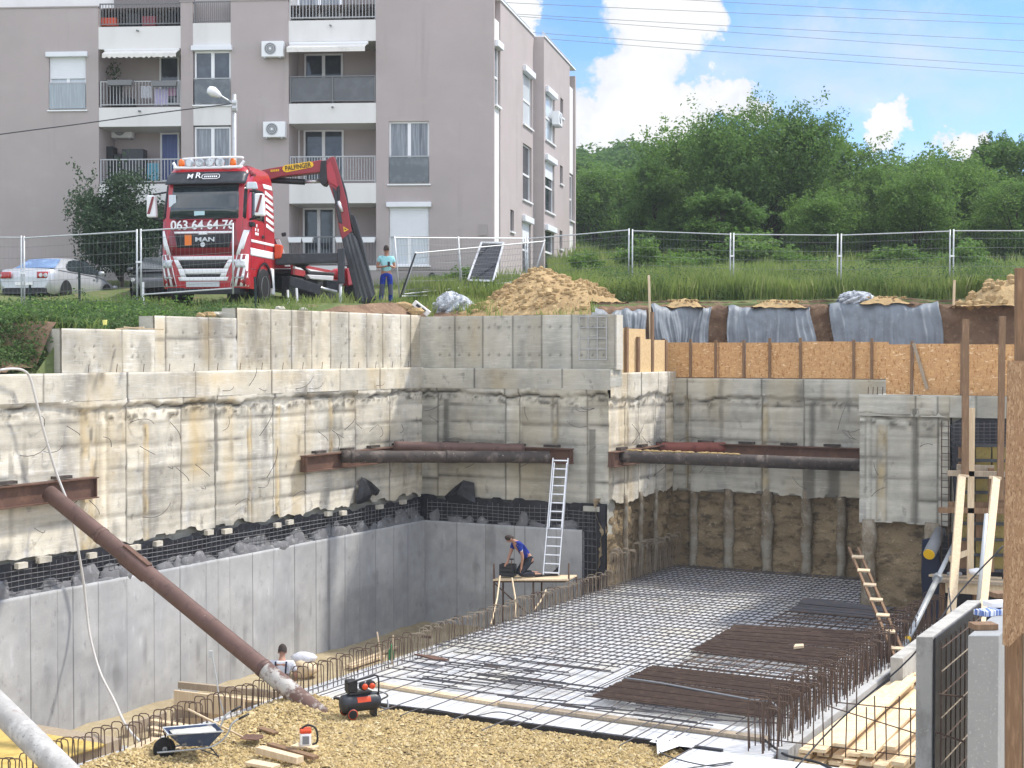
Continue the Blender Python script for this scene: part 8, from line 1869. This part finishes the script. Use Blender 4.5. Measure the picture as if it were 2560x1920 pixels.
def crumple(lab, c, r, seed, mt, nm='crumpled_sheet'):
    m_ = MB(); n_ = 26; G = []
    for i in range(n_):
        row = []
        for k in range(n_ * 2):
            th_ = math.pi * .62 * i / (n_ - 1); a = 2 * math.pi * k / (n_ * 2 - 1); q = 1 + .55 * (float(fbm(math.cos(a) * 2 + 3, math.sin(a) * 2 + i * .16, seed)) - .5) + .35 * abs(math.sin(a * 5 + i * .5 + seed)) * (i / n_)
            row.append((c[0] + r[0] * q * math.sin(th_) * math.cos(a), c[1] + r[1] * q * math.sin(th_) * math.sin(a), c[2] + r[2] * q * math.cos(th_)))
        G.append(row)
    m_.grid(G); o = m_.build(nm, mt, label=lab, cat='tarpaulin'); return o
crumple('crumpled silver tarpaulin heap left of the big spoil mound', at(1136, 776, 42.3), (.52, .5, .48), 3, M_tarw)
crumple('bunched silver tarpaulin flap on top of the widest hanging tarpaulin', at(2140, 752, 45.2), (.5, .4, .28), 8, M_tarw)
for k, (px, w, lab) in enumerate(((1705, .6, 'low mound of sand on the tarpaulin behind the thin stake'), (1945, .85, 'low mound of sand along the top of the middle tarpaulin'), (2205, .8, 'low mound of sand along the top of the widest tarpaulin'))):
    x = at(px, 765, 45.2)[0]; Yb = float(np.interp(x, [p[0] for p in BANK], [p[1] for p in BANK])); zc = float(hprof(x, Yb)) ; m_ = MB()
    m_.grid([[(x + w * (i / 14 - .5) * 2, Yb + (j / 10 - .5) * 1.3, zc - .16 + .26 * max(0, 1 - (2 * (i / 14 - .5)) ** 2) * max(0, 1 - (2 * (j / 10 - .5)) ** 2) + .12 * (float(fbm(i * .5, j * .5, 80 + k)) - .4)) for j in range(11)] for i in range(15)])
    for q in range(40): m_.blob((x + rnd.uniform(-w, w) * .8, Yb + rnd.uniform(-.5, .2), zc + .06), rnd.uniform(.02, .05), q, 6, .4)
    m_.build('sand_mound', M_pile, smooth=True, label=lab, cat='sand mound')
# hollow block and stones along the wall head
bc = at(1053, 771, 41.4); ax_ = np.array((.26, .0, -.20)); t_ = thing('hollow_block', 'pale hollow concrete block tipped by the silver tarpaulin', 'block', bc)
m_ = MB(); p0 = bc + np.array((-.2, 0, .16)); m_.beam(p0, p0 + np.array((.42, -.05, -.32)), .22, .16); m_.build('body', M_band, t_, bevel=.008)
m_ = MB()
for f in (.3, .65): c_ = p0 + np.array((.42, -.05, -.32)) * f + np.array((.0, -.115, .0)); m_.beam(c_ + np.array((-.05, 0, .04)), c_ + np.array((.05, -.005, -.04)), .02, .07)
m_.build('hole', M_blk, t_)
k = 0
for (px, py, D, r) in ((955, 778, 41.2, .16), (1012, 772, 41.6, .26), (985, 780, 41.3, .14), (1038, 778, 41.2, .16), (905, 783, 40.4, .12), (870, 782, 40.2, .1), (930, 783, 40.6, .1), (790, 776, 38.6, .1), (760, 775, 38.2, .09), (820, 779, 39.2, .11), (700, 772, 37.6, .1), (520, 788, 34.2, .12), (545, 786, 34.4, .1), (500, 790, 33.8, .1), (575, 784, 34.6, .1)):
    c_ = at(px, py, D); m_ = MB(); m_.blob(c_, (r * 1.3, r, r * .8), k + 5, 9, .35); m_.build('rubble_stone', M_pile if k % 2 else M_conc, label='rough stone lying along the head of the left parapet', cat='stone', group='rubble stones along the parapet head'); k += 1
for (x0, y0, x1, y1, D) in ((290, 822, 360, 818, 30.2), (310, 817, 350, 822, 30.3), (330, 820, 410, 824, 30.8)):
    m_ = MB(); m_.beam(at(x0, y0, D), at(x1, y1, D), .05, .025); m_.build('dry_stick', M_wood, label='pale dry stick lying on the lowest step of the parapet', cat='stick', group='dry sticks on the lowest parapet step')
c_ = at(262, 812, 30.5); m_ = MB(); m_.lathe([(.04, 0), (.05, .09), (.045, .1)], c_, (0, 0, 1), 10); m_.build('paper_cup', mat('yellow cup', (.7, .66, .2), .6), label='small yellow cup on the lowest parapet step', cat='cup')

# ------------------------------------------------------------------ vegetation
def leaf_cloud(P, size, r_, aspect=.55, up=.35, spread=1.0):
    """one four-cornered leaf at each point, turned at random"""
    n_ = len(P); s_ = size * r_.uniform(.6, 1.3, n_)[:, None]
    d = r_.normal(size=(n_, 3)); d[:, 2] = d[:, 2] * .6; d /= np.linalg.norm(d, axis=1)[:, None] + 1e-9
    nn = r_.normal(size=(n_, 3)); nn[:, 2] += up * 3; w = np.cross(d, nn); w /= np.linalg.norm(w, axis=1)[:, None] + 1e-9
    a = P - d * s_ * .5; b = P + w * s_ * aspect * .5; c_ = P + d * s_ * .5 + np.array((0, 0, -.12)) * s_; e = P - w * s_ * aspect * .5
    return np.stack((a, b, c_, e), 1).reshape(-1, 3)
def make_tree(name, h, w, seed, n_leaf, leaf, mt, base_f=.12, lobes=16, trunk=.16, narrow=1.0, tuft=.5):
    r_ = np.random.RandomState(seed); t = bpy.data.objects.new(name, None); COL.objects.link(t); BASES[t.name] = np.zeros(3)
    cz = h * (base_f + 1) / 2; rz_ = h * (1 - base_f) / 2
    C_ = []; 
    for k in range(lobes):
        th_ = r_.uniform(0, 6.28); zz = r_.uniform(-.92, .82); rad = math.sqrt(max(0, 1 - zz * zz)) * r_.uniform(.42, .82)
        if zz > 0: rad *= narrow
        C_.append((rad * math.cos(th_) * w / 2, rad * math.sin(th_) * w / 2, cz + zz * rz_ * .86, w * r_.uniform(.15, .25)))
    C_.append((0, 0, cz + rz_ * .72, w * .16)); C_.append((0, 0, cz, w * .3))
    P = []; per = n_leaf // len(C_)
    for (x, y, z, r) in C_:
        m = per; d = r_.normal(size=(m, 3)); d /= np.linalg.norm(d, axis=1)[:, None]
        rad = r * (r_.rand(m) ** .35) * (1 + .45 * (fbm(d[:, 0] * 3 + x, d[:, 2] * 3 + z + d[:, 1] * 2, seed) - .5) * 2)
        p = np.array((x, y, z)) + d * rad[:, None] * np.array((1, 1, .78)); P.append(p)
        # twigs reaching out of the lobe
        nt = int(5 + r_.rand() * 5)
        for q in range(nt):
            dd = r_.normal(size=3); dd[2] = abs(dd[2]) * .9 + .1; dd /= np.linalg.norm(dd); L_ = r * r_.uniform(1.0, 1.0 + tuft); k_ = max(6, m // 55)
            f = r_.uniform(.75, 1, k_)[:, None]; P.append(np.array((x, y, z)) + dd * L_ * f + r_.normal(size=(k_, 3)) * r * .10)
    P = np.concatenate(P); P = P[P[:, 2] > .05 * h]
    raw_mesh('crown', leaf_cloud(P, leaf, r_, .55), 4, mt, parent=t)
    m_ = MB(); m_.tube(smooth_pts([(0, 0, -.3), (.03 * w, 0, h * .25), (-.02 * w, .02 * w, h * .5), (0, 0, h * .8)], 4), list(np.linspace(trunk, trunk * .25, 13)), 8)
    for (x, y, z, r) in C_[:-2]:
        z0 = max(h * .12, z - r * 1.6 - .1 * h); m_.tube([(0, 0, z0), (x * .5, y * .5, (z0 + z) / 2 + .04 * h), (x, y, z)], [trunk * .45, trunk * .28, trunk * .08], 5)
    m_.build('trunk', M_bark, t, smooth=True); return t
def place_tree(proto, px, D, ztop_py, lab, grp=None, h=None, used=set(), rz=0, wide=1.0):
    x = at(px, 700, D)[0]; g = float(hprof(x, D)) - .1; H = at(px, ztop_py, D)[2] - g
    s = H / h
    o = proto if proto.name not in used else dup(proto)
    used.add(proto.name); o.location = (x, D, g); o.scale = (s * wide, s * wide, s); o.rotation_euler = (0, 0, rz)
    for k in ('group',):
        if k in o and not grp: del o[k]
    tag(o, lab, 'tree', grp); return o
T1 = make_tree('tree', 8.5, 9.6, 3, 70000, .175, M_leaf, .08, 34, .2)
place_tree(T1, 1900, 72, 268, 'tallest broad leafy tree in the middle of the right tree line', h=8.4, wide=.92)
T2 = make_tree('tree', 7, 6, 5, 34000, .17, M_leaf2, .04, 20, .14)
T3 = make_tree('tree', 7, 5, 8, 30000, .17, M_leaf, .04, 18, .13, .8)
T4 = make_tree('tree', 7, 7, 12, 32000, .19, M_leaf2, .04, 22, .14)
place_tree(T2, 2190, 70, 400, 'light green tree just right of the tallest tree', h=7.1, rz=1); place_tree(T4, 2370, 74, 385, 'rounded light tree between the tallest tree and the right edge', h=7.1)
place_tree(T3, 2500, 80, 325, 'slender loose-topped tree near the right edge of the picture', h=7.2); place_tree(T2, 2540, 67, 440, 'lower bushy tree at the right edge behind the fence', h=7.1, rz=2.2, wide=1.2)
place_tree(T4, 2290, 66, 430, 'bushy tree in front, under the rounded light tree', h=7.1, rz=3, wide=.9); place_tree(T3, 1640, 76, 388, 'slim tree on the left flank of the tallest tree', h=7.2, rz=2); place_tree(T4, 1735, 80, 335, 'rounded tree behind the left flank of the tallest tree', h=7.1, rz=1.1)
place_tree(T2, 2090, 78, 330, 'light tree behind the right flank of the tallest tree', h=7.1, rz=4); place_tree(T3, 2420, 82, 395, 'slim tree behind the rounded light tree at the right', h=7.2, rz=5, wide=1.3); 
place_tree(T4, 1490, 98, 425, 'rounded tree beside the far end of the apartment block', h=7.1, rz=2.4, wide=1.1); place_tree(T2, 2600, 78, 380, 'light tree cut by the right edge of the picture', h=7.1, rz=5)
place_tree(T3, 1800, 64, 470, 'low slim tree at the foot of the tallest tree', h=7.2, rz=3.3, wide=1.5); place_tree(T4, 2060, 66, 480, 'low bushy tree at the right foot of the tallest tree', h=7.1, rz=4.4, wide=1.1)
TF = make_tree('tree', 9, 7.5, 21, 12000, .36, M_leaff, .05, 20, .18); TG = make_tree('tree', 9, 6.5, 25, 11000, .36, M_leaff, .05, 16, .18)
rt = random.Random(5)
for row, (D, y0) in enumerate(((105, 425), (118, 395), (135, 372), (155, 356))):
    for px in range(1400, 1800, 62):
        place_tree((TF, TG)[rt.randrange(2)], px + rt.uniform(-25, 25), D + rt.uniform(-4, 4), y0 + rt.uniform(-10, 16) - (px - 1400) * .06, 'distant tree in the wooded hillside beyond the apartment block', 'trees of the wooded hillside', h=9.1, rz=rt.uniform(0, 6), wide=1.25)
for px in range(1900, 2700, 90):
    place_tree((TF, TG)[rt.randrange(2)], px + rt.uniform(-25, 25), 100 + rt.uniform(-5, 5), 410 + rt.uniform(-16, 20), 'background tree in the row behind the meadow trees', 'background trees behind the meadow trees', h=9.1, rz=rt.uniform(0, 6), wide=1.4)
# dark bush by the building
TB = make_tree('bush', 3.0, 3.0, 33, 26000, .095, M_leafd, .14, 26, .06, .9, .8)
x, y = at(300, 690, 51.3)[:2]; TB.location = (x, y, float(hprof(x, y)) - .3); zt_b = at(290, 425, 51.3)[2]; s_ = (zt_b - TB.location[2]) / 3.05; TB.scale = (s_ * .80, s_ * .75, s_); tag(TB, 'dark green bush between the silver car and the red truck', 'bush')
SHR = make_tree('bush', 1.6, 1.8, 41, 2600, .13, M_leaf2, .02, 14, .03, 1.0, .9)
bush_lab = ['low bush under the meadow fence nearest the apartment block', 'low bush in the left part of the meadow fence', 'low bush under the left side of the tallest tree', 'low bush behind the middle of the meadow fence', 'low bush behind the third meadow fence panel', 'low bush behind the right meadow fence panel', 'taller weed bush left of the solar panel', 'dark low bush at the shady foot of the tallest tree']
for k, (px, D, ht, w) in enumerate(((1470, 53, 1.2, 1.0), (1610, 56, 1.7, 1.3), (1700, 58, 1.2, 1.8), (1960, 60, 1.4, 1.6), (2250, 59, 1.4, 1.9), (2430, 57, 1.6, 1.3), (1155, 48.5, .9, .8), (1860, 62, 2.0, 2.0))):
    o = SHR if k == 0 else dup(SHR); x = at(px, 700, D)[0]; o.location = (x, D, float(hprof(x, D)) - .08); o.scale = (w * .9, w * .9, ht / 1.6); o.rotation_euler = (0, 0, k * 1.3); tag(o, bush_lab[k], 'bush')
# weeds on the left bank
def weeds(name, pts, heights, leaves, size, mt, seed):
    r_ = np.random.RandomState(seed); n_ = len(pts); k = leaves
    base = np.repeat(pts, k, 0); hh = np.repeat(heights, k)
    f = r_.rand(n_ * k) ** .7
    off = r_.normal(size=(n_ * k, 2)) * (.06 + .16 * f[:, None]) * (hh[:, None] / .5)
    P = base + np.concatenate((off, (f * hh)[:, None]), 1)
    o = raw_mesh(name, leaf_cloud(P, size, r_, .42, .5), 4, mt); return o
r_ = np.random.RandomState(17); n_ = 5200
b_ = r_.uniform(-20, -5.5, n_); a_ = -.70 - 7.2 * r_.rand(n_) ** 1.3
xy = C0 + a_[:, None] * V + b_[:, None] * U
keep = (a_ < -.82 - .25 * (b_ > -13) * r_.rand(n_)) & ((vnoise(a_ * .9, b_ * .9, 5) + np.clip((-8 - b_) / 6, -.3, .5)) > .22)
xy = xy[keep]; n_ = len(xy); hh = (.10 + .5 * fbm(xy[:, 0] * .9, xy[:, 1] * .9, 14) ** 1.3 * r_.uniform(.5, 1.5, n_)) * np.where(xy[:, 1] > 37.5, .55, 1)
o = weeds('weeds', np.concatenate((xy, ground_z(xy[:, 0], xy[:, 1])[:, None]), 1), hh, 26, .085, M_weed, 3); tag(o, kind='stuff')
# creeping growth on the slope left of the parapet
n_ = 500; b_ = r_.uniform(-20, -5.8, n_); a_ = -.9 - 6 * r_.rand(n_) ** 1.2; xy = C0 + a_[:, None] * V + b_[:, None] * U; kp = vnoise(a_ * .8, b_ * .8, 33) > .5; xy = xy[kp]; o = weeds('weeds', np.concatenate((xy, ground_z(xy[:, 0], xy[:, 1])[:, None]), 1), r_.uniform(.25, .55, len(xy)), 46, .11, M_leaf2, 21); tag(o, kind='stuff')
n_ = 3200; b_ = r_.uniform(-21, -13.15, n_); a_ = r_.uniform(-3.4, -.62, n_); xy = C0 + a_[:, None] * V + b_[:, None] * U; z_ = ground_z(xy[:, 0], xy[:, 1]); kp = (z_ > -.3) | (r_.rand(n_) < .4)
xy = xy[kp]; z_ = z_[kp]; o = weeds('creeper', np.concatenate((xy, z_[:, None]), 1), r_.uniform(.15, .35, len(xy)), 24, .085, M_weed, 6); tag(o, kind='stuff')
def blades(name, X, Y, hmin, hmax, wdt, seed, mt=M_grass, bend=.35):
    r_ = np.random.RandomState(seed); n_ = len(X); Z = ground_z(X, Y) - .03; h = r_.uniform(hmin, hmax, n_) * (.6 + .8 * fbm(X * .5, Y * .5, seed)); a = r_.rand(n_) * 6.28; w = wdt * r_.uniform(.6, 1.4, n_)
    lx = np.cos(a) * h * bend * r_.rand(n_); ly = np.sin(a) * h * bend * r_.rand(n_); dx = -np.sin(a) * w; dy = np.cos(a) * w
    p0 = np.stack((X - dx, Y - dy, Z), 1); p1 = np.stack((X + dx, Y + dy, Z), 1); p2 = np.stack((X + lx * .4 + dx * .7, Y + ly * .4 + dy * .7, Z + h * .6), 1); p3 = np.stack((X + lx, Y + ly, Z + h), 1)
    o = raw_mesh(name, np.stack((p0, p1, p2, p3), 1).reshape(-1, 3), 4, mt); return tag(o, kind='stuff')
n_ = 95000; X = r_.uniform(1.5, 22, n_); Y = 45.6 + 20 * r_.rand(n_) ** 1.5; kp = Y > np.interp(X, [p[0] for p in BANK], [p[1] for p in BANK]) + .9; blades('meadow_grass', X[kp], Y[kp], .3, .85, .014, 3)
n_ = 40000; X = r_.uniform(2, 30, n_); Y = r_.uniform(60, 105, n_); blades('meadow_grass', X, Y, .6, 1.2, .03, 5)
n_ = 9000; X = r_.uniform(-5.5, 3.5, n_); Y = r_.uniform(42, 53, n_); kp = (vnoise(X * .8, Y * .8, 3) > .35) & ~((X > -1.2) & (Y < 46)); blades('bank_grass', X[kp], Y[kp], .12, .38, .012, 7)
n_ = 7000; X = r_.uniform(-3.2, 2.0, n_); Y = r_.uniform(45.5, 50, n_); blades('bank_grass', X, Y, .3, .75, .014, 8)
n_ = 5000; X = r_.uniform(-14, -5.0, n_); Y = r_.uniform(34, 43, n_); kp = Y > front(X) + .5; blades('bank_grass', X[kp], Y[kp], .1, .3, .009, 9)
n_ = 6500; b_ = r_.uniform(-20.5, -1, n_); a_ = -.9 - 2.6 * r_.rand(n_) ** 1.5; xy = C0 + a_[:, None] * V + b_[:, None] * U; kp = (vnoise(a_ * 2, b_ * 2, 8) > .4) & ((b_ < -10.4) | (a_ < -1.1) & (r_.rand(n_) < .4)); blades('bank_grass', xy[kp, 0], xy[kp, 1], .12, .42, .008, 10, bend=.8)
n_ = 4000; X = r_.uniform(-2.4, 2.2, n_); Y = C0[1] + (X - C0[0]) * V[1] / V[0] + r_.uniform(.7, 3.2, n_); kp = vnoise(X * 2, Y * 2, 5) > .5; blades('bank_grass', X[kp], Y[kp], .12, .4, .010, 14)
# weeds along the cut edge of the meadow
n_ = 1500; X = r_.uniform(2.5, 20, n_); Y = np.interp(X, [p[0] for p in BANK], [p[1] for p in BANK]) + r_.uniform(.9, 5, n_); o = weeds('weeds', np.stack((X, Y, ground_z(X, Y)), 1), r_.uniform(.3, 1.1, n_) * (vnoise(X * .7, Y * .7, 4) + .3), 18, .10, M_weed, 12); tag(o, kind='stuff')

hz = MB(); hz.box((-460, -60, -9), (470, 960, 48)); hm = bpy.data.materials.new('haze'); hm.use_nodes = True; q = hm.node_tree; q.nodes.remove(q.nodes['Principled BSDF']); pv = q.nodes.new('ShaderNodeVolumePrincipled'); pv.inputs['Color'].default_value = (.82, .88, .95, 1); pv.inputs['Density'].default_value = .00045; q.links.new(pv.outputs[0], q.nodes['Material Output'].inputs['Volume'])
hz.build('haze', hm, base=(0, 0, 0), kind='stuff')
